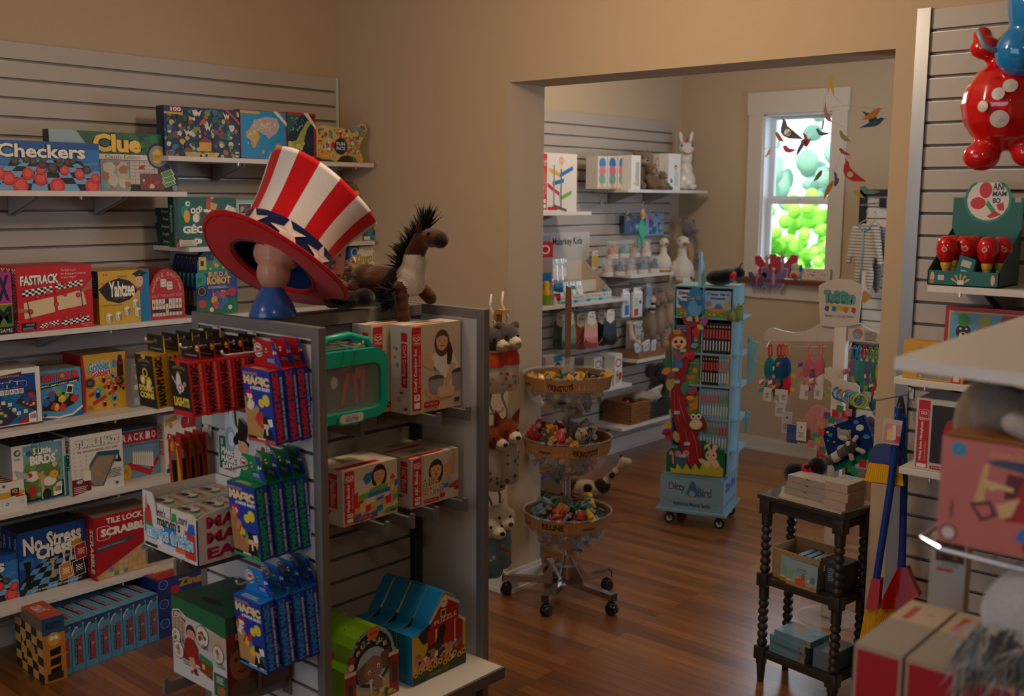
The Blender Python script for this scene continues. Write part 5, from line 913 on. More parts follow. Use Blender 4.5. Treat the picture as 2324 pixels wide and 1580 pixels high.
for k in range(16): q=2*PI*k/16; 
m.tube([(cx-.085+.016*math.cos(2*PI*k/16),.03,-.095+.026*math.sin(2*PI*k/16)) for k in range(17)],.004,mat('#d8d2c8',.4)); m.tube([(cx-.11+.014*math.cos(2*PI*k/16),.03,-.085+.014*math.sin(2*PI*k/16)) for k in range(17)],.004,mat('#d8d2c8',.4)); m.cbox((cx-.12,.02,-.2),(cx-.075,.045,-.17),mat('#a8a09a',.4),.01); m.build('grey_tools',t,smooth=40)
m=MB(); m.prism([(x+cx+.0,z-.222) for x,z in rrect(.1,.036,.017)],((0,-.004,0),(1,0,0),(0,0,1)),.01,TE); m.prism([(x+cx,z-.222) for x,z in rrect(.088,.026,.012)],((0,-.0045,0),(1,0,0),(0,0,1)),.001,ink('#d0c4b4')); c=CV(m,(cx-.04,-.0045,-.232),(1,0,0),(0,0,1),.08,.02); c.t('KIDOCTOR',.2,.1,.8,.6,'#1c6aa0',b=.03); c.t('my first',.25,.62,.75,.95,'#3a3a3a'); m.build('name_plate',t)
hook('display_hook','double wire hook holding the teal doctor case',GC+.024,-1.78,1.487,.25,out=(1,0,0)); hook('display_hook','wire hook beside the one holding the teal doctor case',GC+.024,-1.74,1.487,.22,out=(1,0,0))
# --- shaped puzzle boxes on the base shelf ---
def fitd(BL,BR,z=DK): A=at(*BL,2,z); return A,at(*BR,0,A.x).y-A.y
A,w=fitd((936,1560),(1056.5,1510)); ph=at(1016,1342,0,A.x).z-DK; eh=at(938.7,1448,0,A.x).z-DK
BARN=[(0,0),(1,0),(1,eh/ph),(.88,eh/ph+.1),(.86,.86),(.64,1),(.56,1),(.3,.68),(.26,.6)  ,(0,eh/ph)]
def barn_art(c):
    c.r(0,0,1,eh/ph,'#c2a22c'); c.poly([(0,eh/ph),(1,eh/ph),(.87,.86),(.6,1),(.3,.68)],'#5a8aa4'); c.poly([(.1,.58),(.3,.68),(.42,.64),(.5,.5),(.2,.45)],'#22221e'); c.poly([(.33,.52),(.33,.7),(.6,.93),(.86,.78),(.86,.62)],'#a01c20'); c.poly([(.3,.7),(.6,.97),(.88,.82),(.88,.79),(.6,.93),(.33,.67)],'#d8c4a0'); c.r(.28,.14,.94,.6,'#a01c20'); c.poly([(.86,.62),(.86,.66),(1,.56),(1,.52)],'#d8c4a0'); c.r(.42,.2,.45,.58,'#d8c4a0'); c.r(.78,.2,.8,.62,'#d8c4a0'); c.r(.52,.7,.62,.8,'#d8c4a0'); c.r(.535,.715,.605,.785,'#7a1c1c'); c.t('PUZZLE',.4,.63,.82,.69,'#d8c4a0',b=.02,slope=.03); c.e(.58,.88,.07,'#d8cfb4'); c.t('FARM',.54,.87,.62,.9,'#2a2a22')
    c.poly([(.2,.26),(.3,.42),(.42,.42),(.5,.6),(.58,.62),(.62,.54),(.56,.42),(.6,.3),(.5,.22)],'#2a1a12'); c.poly([(.5,.22),(.56,.22),(.56,.36),(.52,.36)],'#cfc4b4'); c.blobs(.03,.12,.97,.36,50,['#c97a7a','#2a221c','#d8cfc0','#a86a3a','#c2302a','#4a6a94','#c2a24a','#6a3a2a'],.05,6); c.e(.22,.2,.12,'#c9807c',ry=.05); c.r(0,0,1,.13,'#2c3a1e')
    for k in range(11): x=.05+.09*k; y=.13+.02*(k%3)+.02*(k>7); c.e(x,y,.042,'#cfa32a',n=10); c.e(x,y,.02,'#22160e',n=8)
    c.t('Crocodile Creek',.3,.04,.66,.07,'#c9b42c')
fb=box_thing('puzzle_box','blue barn-shaped farm puzzle box, front of the row on the base shelf','puzzle',w,ph,.068,(A.x,A.y,DK+.001),XR,body='#0f74ae',shape=BARN,faces={'f':'#c2a22c','t':'#0f74ae'},front=barn_art,group='barn shaped puzzle boxes on the base shelf')
for i in range(4): dup(fb,loc=(A.x-.0705*(i+1),A.y-.006*i,DK+.001),label='blue barn-shaped farm puzzle box, '+('second','third','fourth','rearmost')[i]+' in the row')
A,w=fitd((783,1625),(905,1590)); h=at(851,1421.8,0,A.x).z-DK
def zarch():
    P=[(0,0),(1,0),(1,.55),(.93,.62)]
    for k in range(9): q=math.radians(12+156*k/8); P.append((.5+.42*math.cos(q),.6+.4*math.sin(q)))
    return P+[(.07,.62),(0,.55)]
def zoo_art(c):
    c.r(0,0,1,.56,'#b5a06a'); c.e(.5,.58,.42,'#7aa0b4',ry=.41); c.e(.5,.58,.38,'#20221e',ry=.37); c.blobs(.2,.72,.8,.95,16,['#8fa0a8','#3a4a44'],.03,3)
    for ch,a in zip('PUZZLE',range(146,20,-22)): q=math.radians(a); x=.5+.3*math.cos(q); y=.57+.27*math.sin(q); c.t(ch,x-.035,y-.03,x+.035,y+.03,'#d8cfb9',b=.03)
    c.e(.52,.93,.11,'#d8742a'); c.t('ZOO',.45,.895,.6,.935,'#3a2010',b=.03); c.e(.5,.5,.28,'#9ab4bc',ry=.24); c.r(0,.0,.2,.5,'#8c1c1c'); c.r(.82,.0,1,.55,'#8c1c1c'); c.r(0,.47,.22,.52,'#d8c4a0'); c.r(.8,.52,1,.57,'#d8c4a0'); c.e(.12,.66,.07,'#8c2c22'); c.e(.12,.58,.05,'#d8cfb9'); c.r(.06,.1,.14,.36,'#2a2a26'); c.r(.87,.15,.96,.42,'#2a2a26')
    c.poly([(.25,.3),(.2,.5),(.4,.58),(.44,.3)],'#6a4f40'); c.poly([(.62,.4),(.66,.62),(.82,.66),(.8,.4)],'#5f463a'); c.e(.52,.45,.17,'#8a6a58',ry=.17); c.poly([(.42,.35),(.62,.34),(.74,.1),(.66,.02),(.56,.2)],'#8a6a58'); c.e(.44,.42,.03,'#e8e0d0',ry=.03); c.e(.61,.47,.03,'#e8e0d0',ry=.03); c.e(.445,.415,.015,'#141210'); c.e(.61,.465,.015,'#141210'); c.poly([(.44,.32),(.5,.32),(.47,.1)],'#d8c9ac'); c.poly([(.6,.34),(.64,.34),(.76,.2)],'#d8c9ac'); c.blobs(.02,0,.98,.16,26,['#c2302a','#d0a32c','#3a6a3a','#c9b38a','#8c5a3a'],.05,4)
fz=box_thing('puzzle_box','green arch-shaped zoo puzzle box with an elephant, front of its row','puzzle',w,h,.068,(A.x,A.y,DK+.001),XR,body='#5c8f12',shape=zarch(),faces={'f':'#b5a06a','t':'#6b9c14'},front=zoo_art,group='zoo puzzle boxes on the base shelf')
for i in range(3): dup(fz,loc=(A.x-.0705*(i+1),A.y,DK+.001),label='green arch-shaped zoo puzzle box, '+('second','third','rearmost')[i]+' in its row')
# ================= soft toy helper: ellipsoids fused into one skin =================
def limb(p0,p1,r0,r1,col,n=5):
    p0,p1=Vector(p0),Vector(p1); return [(tuple(p0.lerp(p1,i/(n-1))),(r0+(r1-r0)*i/(n-1),)*3,col) for i in range(n)]
def fuse(name,blobs,vox,parent=None,loc=None,rot=None,mf=plush,sm=2):
    mb=MB(); bl=[]
    for b in blobs:
        c,r,col=b[:3]; r=r if isinstance(r,tuple) else (r,)*3; ro=b[3] if len(b)>3 else None; bl.append((Vector(c),r,col,Euler(ro).to_matrix().inverted() if ro else None)); mb.ell(c,r,'#ffffff',ro,12,8)
    o=mb.build('tmp',smooth=1); o.modifiers.new('r','REMESH').mode='VOXEL'; o.modifiers['r'].voxel_size=vox
    s=o.modifiers.new('s','SMOOTH'); s.iterations=sm; s.factor=.5
    me=bpy.data.meshes.new_from_object(o.evaluated_get(bpy.context.evaluated_depsgraph_get())); bpy.data.objects.remove(o); me.name=name
    me.materials.clear(); cols=[]
    for b in bl:
        if b[2] not in cols: cols.append(b[2]); me.materials.append(mf(b[2]))
    idx=[]
    for p in me.polygons:
        best=9e9;bi=0
        for c,r,col,R in bl:
            d=p.center-c
            if R: d=R@d
            q=(d.x/r[0])**2+(d.y/r[1])**2+(d.z/r[2])**2
            if q<best: best=q;bi=cols.index(col)
        idx.append(bi)
    me.polygons.foreach_set('material_index',idx); me.polygons.foreach_set('use_smooth',[True]*len(idx))
    o=bpy.data.objects.new(name,me); COL.objects.link(o)
    if parent: o.parent=parent
    if loc is not None: o.location=loc
    if rot is not None: o.rotation_euler=rot
    return o
def tuft(mb,c,d,L,w,m,n=8,spread=.5,R=None,droop=0):
    """a tuft of tapering hair strands"""
    R=R or random; c=Vector(c)
    for i in range(n):
        v=(Vector(d)+Vector((R.uniform(-1,1),R.uniform(-1,1),R.uniform(-1,1)))*spread).normalized(); s=v.orthogonal().normalized()*w; q=v.cross(s).normalized()*w; l=L*R.uniform(.7,1.15); e=c+v*l-Z_*droop*l; k=c+v*l*.5
        mb.add([c+s,c-s*.5+q,c-s*.5-q,k+s*.6,k-s*.3+q*.6,k-s*.3-q*.6,e],[(0,1,4,3),(1,2,5,4),(2,0,3,5),(3,4,6),(4,5,6),(5,3,6)],m)
EYE=mat('#0a0908',.1)
# ================= striped hat on its plain stand =================
hz=(CR*.375+CU*.83+CF*.41).normalized(); hx=(CR*.913-CU*.407).normalized(); hx=(hx-hz*hx.dot(hz)).normalized(); hy=hz.cross(hx)
HC=at(620,603,1,-1.80)
def HP(x,y,z): return hx*x+hy*y+hz*z
hat=thing('novelty_hat','large floppy top hat with red and white stripes and a red brim','hat',tuple(HC))
RED=cloth('#c01218'); WHT=cloth('#d6cfc8'); NAV=cloth('#10204f')
camA=math.atan2((-CF).dot(hy),(-CF).dot(hx))
def crown(t,a):
    """t 0..1 up the crown"""
    r=.142+.05*t**1.25-.012*math.sin(PI*t); z=.012+.285*t; bx_=.012*t*t; d=1+.02*math.sin(3*a+1)*t
    z2=z+.018*t*math.sin(2*a+.6)-.03*t*max(0,math.cos(a))**2
    return HP(r*d*math.cos(a)+bx_,r*d*.92*math.sin(a),z2)
N=64
m=MB(); rows=[.30+.70*i/14 for i in range(15)]
for i in range(14):
    for k in range(N):
        a0,a1=2*PI*k/N,2*PI*(k+1)/N; m.add([crown(rows[i],a0),crown(rows[i],a1),crown(rows[i+1],a1),crown(rows[i+1],a0)],[(0,1,2,3)],RED if (k//4)%2 else WHT)
for k in range(N):
    a0,a1=2*PI*k/N,2*PI*(k+1)/N; c0=(crown(1,0)+crown(1,PI))/2-hz*.018; q=lambda a:(crown(1,a)*.5+c0*.5)+hz*.004
    m.add([crown(1,a0),crown(1,a1),q(a1),q(a0)],[(0,1,2,3)],RED if (k//4)%2 else WHT); m.add([q(a0),q(a1),c0],[(0,1,2)],RED if (k//4)%2 else WHT)
m.build('crown',hat,smooth=1)
m=MB()
for i in range(4):
    for k in range(N): a0,a1=2*PI*k/N,2*PI*(k+1)/N; f=lambda i_,a:crown(.0+.305*i_/4,a)*1.0+HP(.004*math.cos(a),.004*math.sin(a),0); m.add([f(i,a0),f(i,a1),f(i+1,a1),f(i+1,a0)],[(0,1,2,3)],NAV)
b_=m.build('hat_band',hat,smooth=1)
for off in (-.95,-.1,.75,1.6):
    m=MB(); V=[];pc=camA+off+.25
    for i in range(10): r=(.42 if i%2==0 else .17); q=math.radians(90+36*i+12); V.append((pc+r*math.cos(q)*.95,.165+r*.36*math.sin(q)))
    sp=[crown(max(0,min(.31,t)),a)+HP(.0075*math.cos(a),.0075*math.sin(a),0) for a,t in V]; cc=sum(sp,Vector())/10+HP(.004*math.cos(pc),.004*math.sin(pc),0); m.add(sp+[cc],[(i,(i+1)%10,10) for i in range(10)],WHT); m.build('felt_star',hat)
m=MB()
def brim(r,a,dz=0): w=.014*math.sin(2*a+.4)*((r-.13)/.11); return HP(r*math.cos(a)*1.0,r*math.sin(a)*.93,w+.01*((r-.13)/.11)**2+dz)
RR=[.128,.15,.175,.2,.222,.236,.241]
for s_ in (0,1):
    for i in range(6):
        for k in range(N):
            a0,a1=2*PI*k/N,2*PI*(k+1)/N; dz=.004 if s_ else -.004
            if i==5: dz2=0
            else: dz2=dz
            q=[brim(RR[i],a0,dz),brim(RR[i],a1,dz),brim(RR[i+1],a1,dz2),brim(RR[i+1],a0,dz2)]; m.add(q if s_ else q[::-1],[(0,1,2,3)],RED)
for k in range(N): a0,a1=2*PI*k/N,2*PI*(k+1)/N; m.add([brim(.128,a0,.004),brim(.128,a0,-.004),brim(.128,a1,-.004),brim(.128,a1,.004)],[(0,1,2,3)],RED)
m.build('brim',hat,smooth=1)
m=MB()
for r in (.137,.228): m.tube([brim(r,2*PI*k/N,-.0055) for k in range(N+1)],.0012,cloth('#7d0c10'),n=5,cap=False)
m.build('brim_stitching',hat)
tg=at(752,580,1,-1.62)-HC
m=MB(); e1=(CR*.96-CU*.1).normalized(); e2=(CU*.98+CR*.08).normalized(); m.prism([(-.045,-.055),(.04,-.055),(.045,.055),(-.04,.055)],(tg,e1,e2),.001,'#bfa59c'); c=CV(m,tg-e1*.045-e2*.055,e1,e2,.09,.11); c.lines(.1,.55,.55,.92,7,'#6a5a58',w=.35); c.lines(.6,.5,.85,.7,2,'#8a4a4a'); [c.r(.4+.035*k,.25,.42+.035*k,.38,'#2a2624',hold=1) for k in range(8)]; c.lines(.4,.12,.75,.2,2,'#6a5a58'); m.tube([tg+e2*.05,tg+e2*.08-e1*.02,tg+e2*.11-e1*.03],.0008,'#d8d0c8',n=4); m.build('swing_tag',hat)
# plain featureless stand inside the hat
st=thing('hat_stand','plain smooth featureless display form holding up the striped hat','hat stand',(1.92,-1.865,GZ+.001))
m=MB(); m.lathe([(0,0),(.068,0),(.069,.006),(.058,.035),(.04,.065),(.028,.085),(0,.085)],(0,0,0),mat('#1c4f96',.25,coat=.3),n=32); m.build('base',st,smooth=40)
fuse('head_form',[((-.005,.01,.125),(.05,.05,.055),'#b58270'),((-.025,.045,.18),(.075,.075,.06),'#b58270')],.006,st,mf=lambda h:mat(h,.35))
# black plush mound behind the hat
o=fuse('plush_toy',[((0,0,.03),(.05,.06,.03),'#0c0b0b'),((.03,.05,.035),(.035,.04,.03),'#0c0b0b'),((-.035,-.02,.028),(.03,.03,.028),'#0c0b0b')],.007,loc=(1.925,-1.60,GZ+.001))
tag(o,'black fuzzy soft toy lying on the rail behind the hat brim','soft toy')
# ================= horse =================
hs=thing('plush_horse','brown and white plush horse with a spiky black mane on the display stand','soft toy',(1.945,-1.40,GZ+.001),math.radians(8)); hs.scale=(1.18,1.18,1.18)
B1,B2,B3='#4a2812','#cbbfae','#23130b'
bl=[((-.06,0,.055),(.075,.05,.05),B1),((-.11,0,.06),(.05,.048,.05),B1),((.0,0,.06),(.05,.045,.045),B3),((.05,0,.075),(.042,.04,.05),B2),((.06,0,.115),(.034,.032,.05),B2)]
bl+=limb((.06,0,.14),(.085,0,.18),.028,.026,B1)+[((.12,0,.185),(.042,.026,.026),B1),((.145,0,.18),(.024,.024,.023),B3)]
bl+=limb((.05,.035,.05),(.07,.055,.02),.02,.02,B1)+limb((.04,-.035,.05),(.06,-.045,-.05),.02,.02,B1)+limb((-.12,-.04,.04),(-.16,-.05,.02),.024,.022,B1)+limb((-.12,.04,.04),(-.17,.055,.03),.024,.022,B1)
fuse('body',bl,.0055,hs)
m=MB(); R=random.Random(3)
for k in range(120):
    t=R.random(); p=Vector((.02+.085*t,R.uniform(-.012,.012),.12+.105*t-.02*(1-t))); tuft(m,p,(-.7+.9*t,0,.5+.4*t),.058,.004,mat('#0b0909',.8),n=3,spread=.45,R=R)
m.build('mane',hs)
m=MB()
for k in range(40): tuft(m,(-.14+.02*R.random(),R.uniform(-.02,.02),.07+.03*R.random()),(-1,0,.4),.07,.003,mat('#b59a7c',.9),n=3,spread=.4,R=R,droop=.5)
m.build('tail',hs)
m=MB()
for k in range(50): tuft(m,(-.0+.04*R.random(),-.045-.02*R.random(),.0+.05*R.random()),(0,-1,-.2),.035,.003,mat('#0b0909',.9),n=3,spread=.8,R=R)
m.build('mane_lock',hs)
m=MB()
for s in(-1,1): m.ell((.125,.024*s,.198),.0045,EYE)
m.build('eye',hs,smooth=1); 
m=MB()
for s in (-1,1): m.ell((.09,.018*s,.215),(.008,.008,.018),plush(B1))
m.build('ear',hs,smooth=1)
# ================= animal backpacks hanging behind the stand =================
def backpack(name,label,px,Y,headc,face_c,nose,pack,spots,z_off=0,ear=None,bib=None,s=1.0,group=None,rot=1.15):
    P=at(*px,1,Y); t=thing(name,label,'soft toy',tuple(P),rot,group)
    bl=[((0,0,.05),(.047,.045,.045),headc),((.012,-.035,.035),(.026,.03,.024),face_c)]
    if ear=='fox': bl+=limb((-.03,0,.085),(-.042,0,.125),.016,.004,headc,4)+limb((.03,0,.085),(.046,0,.125),.016,.004,headc,4)
    elif ear=='bear': bl+=[((-.03,0,.09),.015,headc),((.03,0,.09),.015,headc)]
    else: bl+=[((-.045,.0,.04),(.013,.02,.034),headc),((.045,.0,.04),(.013,.02,.034),headc)]
    fuse('head',bl,.005,t)
    m=MB(); m.ell((.012,-.066,.04),(.009,.006,.007),mat(nose,.2)); 
    for q in(-1,1): m.ell((.02*q,-.042,.06),.005,EYE)
    m.build('eye_and_nose',t,smooth=1)
    m=MB(); V=[];n=14; prof=[(.0,-.125),(.034,-.125),(.04,-.115),(.042,-.06),(.038,.0),(.03,.02)]
    m.lathe([(r,z) for r,z in prof],(0,0,0),pack,n=18); R=random.Random(len(label))
    for k in range(34):
        a=R.uniform(0,2*PI); z=R.uniform(-.115,-.01); q=R.uniform(.004,.009); o_=Vector((.0425*math.cos(a),.0425*math.sin(a),z)); tt=Vector((-math.sin(a),math.cos(a),0)); m.add([o_+tt*q,o_+Z_*q,o_-tt*q,o_-Z_*q],[(0,1,2,3)],R.choice(spots))
    m.build('pouch',t,smooth=50)
    if bib: m=MB(); m.lathe([(.044,-.035),(.043,-.01),(.034,.012)],(0,0,0),bib,n=16); m.build('neckerchief',t,smooth=1)
    m=MB(); m.tube([(0,.0,.09),(.01,.02,.12),(-.005,.03,.16),(0,.03,.2)],.004,pack); m.build('strap',t,smooth=1)
    return t
g1,g2='#4a4541','#c9b8a0'
PK=cloth('#c9beb4')
for i,(px,Y) in enumerate((((1150,800),-1.10),((1123,806),-1.13))): backpack('plush_backpack','grey bear backpack with an orange bib, '+('right','left')[i]+' of the hanging pair',px,Y,g1,g2,'#b08a7c',PK,['#b0462f','#8f7a6a','#7a6a7a'],ear='bear',bib=cloth('#c2452c'),group='bear backpacks hanging behind the stand')
for i,(px,Y) in enumerate((((1150,1012),-1.10),((1122,1028),-1.13))): backpack('plush_backpack','rust coloured fox backpack with patterned pouch, '+('right','left')[i]+' of the hanging pair',px,Y,'#7a3212','#c9b9a8','#15110f',cloth('#a8a09a'),['#3a3a44','#6a5a4a','#5a6a5a'],ear='fox',group='fox backpacks hanging behind the stand')
for i,(px,Y) in enumerate((((1134,1205),-1.10),((1115,1226),-1.13))): backpack('plush_backpack','cream puppy backpack with a blue floral pouch, '+('right','left')[i]+' of the hanging pair',px,Y,'#c9bba6','#d6cab8','#141110',cloth('#5f7f8f'),['#c2622a','#8f3a3a','#2f5a6a','#c9b9a0'],group='puppy backpacks hanging behind the stand')
for i,v in enumerate((700,950,1160)):
    P=at(1126,v,1,-1.12); 
    if i==0:
        m=MB(); m.prism([(-.012,-.05),(.03,-.05),(.034,-.035),(.0,-.032),(-.0,.03),(.032,.033),(.03,.045),(.0,.047),(-.012,.035)],((0,0,0),(1,0,0),(0,0,1)),.03,mat('#a8743a',.5)); m.tube([(-.05,.04,0),(.0,.015,0)],.005,WIRE); o=m.build('wooden_hook',loc=(P.x,P.y,P.z-.05)); tag(o,'curved pale wooden hook at the right post above the bear backpacks','hook')
    else: hook('display_hook','hook behind the stand holding the '+('fox','puppy')[i-1]+' backpacks',P.x,GYB+FT+.0,P.z+.02,.19,out=(0,1,0))
# ================= three tier bowl stand =================
BP=Vector((1.447,.14,0)); ACC=mat('#e6e2da',.04,alpha=.2); KRAFT=mat('#8f6233',.7,var=.08,bs=90)
bs=thing('tiered_bowl_stand','rolling chrome stand with three clear bowls of small toy vehicles','display stand',tuple(BP))
m=MB(); m.tube([(.006,0,.09),(-.004,0,1.14)],.0175,mat('#bfbab2',.1,metal=.8),n=16); m.build('pole',bs,smooth=40)
m=MB(); m.tube([(-.004,0,1.06),(-.004,0,1.17)],.03,ACC,n=20); m.build('clear_collar',bs,smooth=40)
m=MB(); m.lathe([(.0,.168),(.05,.168),(.05,.174),(.0,.174)],(.005,0,0),ACC,n=24); m.build('clear_flange',bs,smooth=40)
BR_=.207
def bowl(cx,z):
    pr=[(.025,-.215)]+[(BR_*math.sin(q),-.215*math.cos(q)+0) for q in [math.radians(a) for a in range(14,91,9)]]+[(BR_,.0),(BR_+.006,.002),(BR_+.006,.006),(BR_-.003,.006)]
    m=MB(); m.lathe(pr,(cx,0,z),ACC,n=48); return m.build('bowl',bs,smooth=1)
words_=[(('VIKINGTOYS',-62,34),('RECYCLED PLASTIC',-118,18)),(('VIKINGTOYS',-28,36),('RE:LINE',-135,26),('RECYCLED PLASTIC',-82,18)),(('RE:LINE',-72,30),('RECYCLED PLASTIC',-118,18),('RECYCLED PLASTIC',-22,18))]
for i,(cx,z,cr) in enumerate(((-.004,1.097,'top'),(.0,.795,'middle'),(.006,.439,'bottom'))):
    bb=bowl(cx,z)
    m=MB(); r0=BR_+.0015; m.lathe([(r0-.009,-.062),(r0,-.004)],(cx,0,z),KRAFT,n=64); m.lathe([(r0-.0012,-.004),(r0-.0102,-.062)],(cx,0,z),mat('#7a5530',.7),n=64)
    for w_,a,L in words_[i]:
        v,f=textmesh(w_,.04); ang=math.radians(a); sp=math.radians(L)
        hh=.03 if w_[0] in 'VR' and 'REC' not in w_ else .012
        P=[]
        for x,y in v:
            q=ang+(x-.5)*sp; dz=(-.012*(1-(2*x-1)**2) if w_=='VIKINGTOYS' else 0); zz=-.045+y*hh+dz; rr=r0-.009+.009*(zz+.062)/.058+.0006; P.append((cx+rr*math.cos(q),rr*math.sin(q),z+zz))
        m.add(P,f,'#33210f')
    m.build('kraft_band',bs,smooth=30)
# base
m=MB(); m.box((-.03,-.03,.075),(.03,.03,.105),CHROME)
tips=[at(1135,1348,2,0),at(1237,1400,2,0),at(1393,1397,2,0),at(1382,1338,2,0),at(1240,1303,2,0)]
for i,T in enumerate(tips):
    a=math.atan2(T.y-BP.y,T.x-BP.x); L=(Vector((T.x,T.y))-Vector((BP.x,BP.y))).length; L=min(max(L,.24),.3); R_=Matrix.Rotation(a,3,'Z')
    m=MB(); m.xf=R_.to_4x4(); m.box((.0,-.016,.072),(L,.016,.1),CHROME); m.box((L,-.017,.07),(L+.006,.017,.102),BLACKP); m.prism([(.012,.1),(.12,.1),(.02,.22),(.012,.22)],((0,.002,0),(1,0,0),(0,0,1)),.004,CHROME); leg=m.build('leg',bs)
    m=MB(); m.xf=R_.to_4x4(); m.tube([(L-.02,0,.072),(L-.02,0,.05)],.007,BLACKP); m.lathe([(0,-.022),(.022,-.022),(.027,-.016),(.027,-.003),(.02,-.002),(.02,.002),(.027,.003),(.027,.016),(.022,.022),(0,.022)],(L-.012,0,.0275),mat('#151210',.3),n=20,ax=1); m.ell((L-.014,0,.048),(.024,.02,.014),BLACKP); m.build('caster',leg,smooth=40)
m=MB(); m.prism([(-.012,0),(.012,0),(.016,.3),(.012,.375),(-.012,.385),(-.014,.3)],((0,0,0),(1,0,0),(0,0,1)),.006,mat('#6b4526',.6,bump=.2,bs=30,var=.2)); o=m.build('wooden_sign',loc=(BP.x-.006,BP.y-.0,1.12),rot=(0,0,1.0)); tag(o,'narrow upright wooden sign seen edge-on in the top bowl','sign')
# toy vehicles
def vehicle(kind,col,wc='#8f785e'):
    m=MB(); m.xf=Matrix.Scale(1.35,4); M_=mat(col,.35)
    if kind=='plane': m.ell((0,0,.018),(.034,.011,.011),M_); m.cbox((-.01,-.036,.014),(.012,.036,.019),M_,.002); m.cbox((-.034,-.013,.018),(-.024,.013,.022),M_,.001); m.cbox((-.034,-.002,.02),(-.024,.002,.034),M_,.001); m.ell((.004,0,.028),(.009,.007,.006),mat(wc,.5))
    else:
        m.cbox((-.03,-.014,.008),(.03,.014,.02),M_,.004)
        if kind=='truck': m.cbox((-.03,-.015,.02),(.006,.015,.036),M_,.003); m.cbox((.01,-.013,.02),(.028,.013,.034),M_,.004)
        elif kind=='digger': m.cbox((-.02,-.012,.02),(.006,.012,.04),M_,.004); m.cbox((.03,-.018,.004),(.036,.018,.026),M_,.002); m.tube([(.0,0,.03),(.02,0,.035),(.033,0,.015)],.004,M_)
        else: m.cbox((-.018,-.012,.02),(.014,.012,.034),M_,.006)
        for x in(-.018,.018):
            for y in(-.017,.017): m.lathe([(0,-.004),(.01,-.004),(.011,0),(.01,.004),(0,.004)],(x,y,.009),mat(wc,.55),n=12,ax=1)
    return m
pal={'top':['#c9921a','#2a2c30','#c9921a','#4f5358','#7a3a22','#5a4a34','#3a5a3a'],'middle':['#6a6d70','#a8201c','#8a5a22','#b8781e','#5a6a74','#8c1a1a','#3f4a52'],'bottom':['#8c1f18','#1f5a36','#5a7486','#a85a1c','#1f5a36','#7a7d80','#c9a01e']}
nm={'#c9921a':'yellow','#2a2c30':'black','#4f5358':'dark grey','#7a3a22':'brown','#5a4a34':'olive','#3a5a3a':'green','#6a6d70':'light grey','#a8201c':'red','#8a5a22':'tan','#b8781e':'orange','#5a6a74':'slate blue','#8c1a1a':'deep red','#3f4a52':'charcoal','#8c1f18':'red','#1f5a36':'green','#5a7486':'blue','#a85a1c':'orange','#7a7d80':'grey','#c9a01e':'yellow'}
R=random.Random(12); protos={}
for tier,cx,z,over in (('top',-.004,1.097,0),('middle',0,.795,1),('bottom',.006,.439,1)):
    pts=[]; tries=0
    while len(pts)<44 and tries<9000:
        tries+=1; th=R.uniform(0,2*PI); zz=R.uniform(-.185,.0 if over else -.035); rad=BR_*math.sqrt(max(0,1-(zz/.215)**2))-.042 if zz<-.02 else BR_-.06
        if rad<.03: continue
        r=rad*(R.random()**.33); p=Vector((r*math.cos(th),r*math.sin(th),zz))
        if r<.045 or any((p-q).length<.046 for q in pts): continue
        pts.append(p)
    if over:
        for th,r,zz in ((-2.2,.11,.018),(-1.6,.1,.02),(-1.1,.12,.018),(-.5,.11,.02),(-2.8,.13,.014),(.3,.1,.02),(1.2,.1,.02),(2.2,.1,.02)): pts.append(Vector((r*math.cos(th),r*math.sin(th),zz)))
    for p in pts:
        col=R.choice(pal[tier]); kd=R.choice(['car','truck','digger','car','plane'])
        if (kd,col) not in protos:
            o=vehicle(kd,col).build('toy_vehicle',smooth=35); protos[(kd,col)]=o
        else: o=dup(protos[(kd,col)])
        o.location=(BP.x+cx+p.x,BP.y+p.y,z+p.z); o.rotation_euler=(R.uniform(-1.2,1.2),R.uniform(-1.2,1.2),R.uniform(0,6.28))
        tag(o,'small %s toy %s among the vehicles in the %s bowl'%(nm[col],kd,tier),'toy vehicle','%s toy %ss in the %s bowl'%(nm[col],kd,tier))
        o['group']='%s toy %ss in the %s bowl'%(nm[col],kd,tier)
t=thing('plush_hedgehog','small brown plush hedgehog sitting in the middle clear bowl','soft toy',(BP.x+.105,BP.y-.06,.795+.01),-.4)
fuse('body',[((0,0,.03),(.05,.042,.042),'#2f241d'),((.035,0,.03),(.02,.032,.032),'#a89884'),((.06,0,.035),(.02,.016,.015),'#a8763e'),((.045,.02,.06),(.01,.006,.01),'#a89884'),((.045,-.02,.06),(.01,.006,.01),'#a89884')],.005,t)
m=MB()
for k in range(60): a=R.uniform(-1.6,1.6);b=R.uniform(.3,3.0); d=Vector((-math.sin(b)*.6,math.sin(a),math.cos(a))); p=Vector((-.01-.02*R.random(),.036*math.sin(a),.03+.036*math.cos(a))); tuft(m,p,d,.016,.0016,mat('#3f3229',.9),n=3,spread=.5,R=R)
m.build('spines',t); m=MB(); m.ell((.078,0,.037),.005,EYE); m.ell((.055,-.014,.045),.0035,EYE); m.build('eye_and_nose',t,smooth=1)
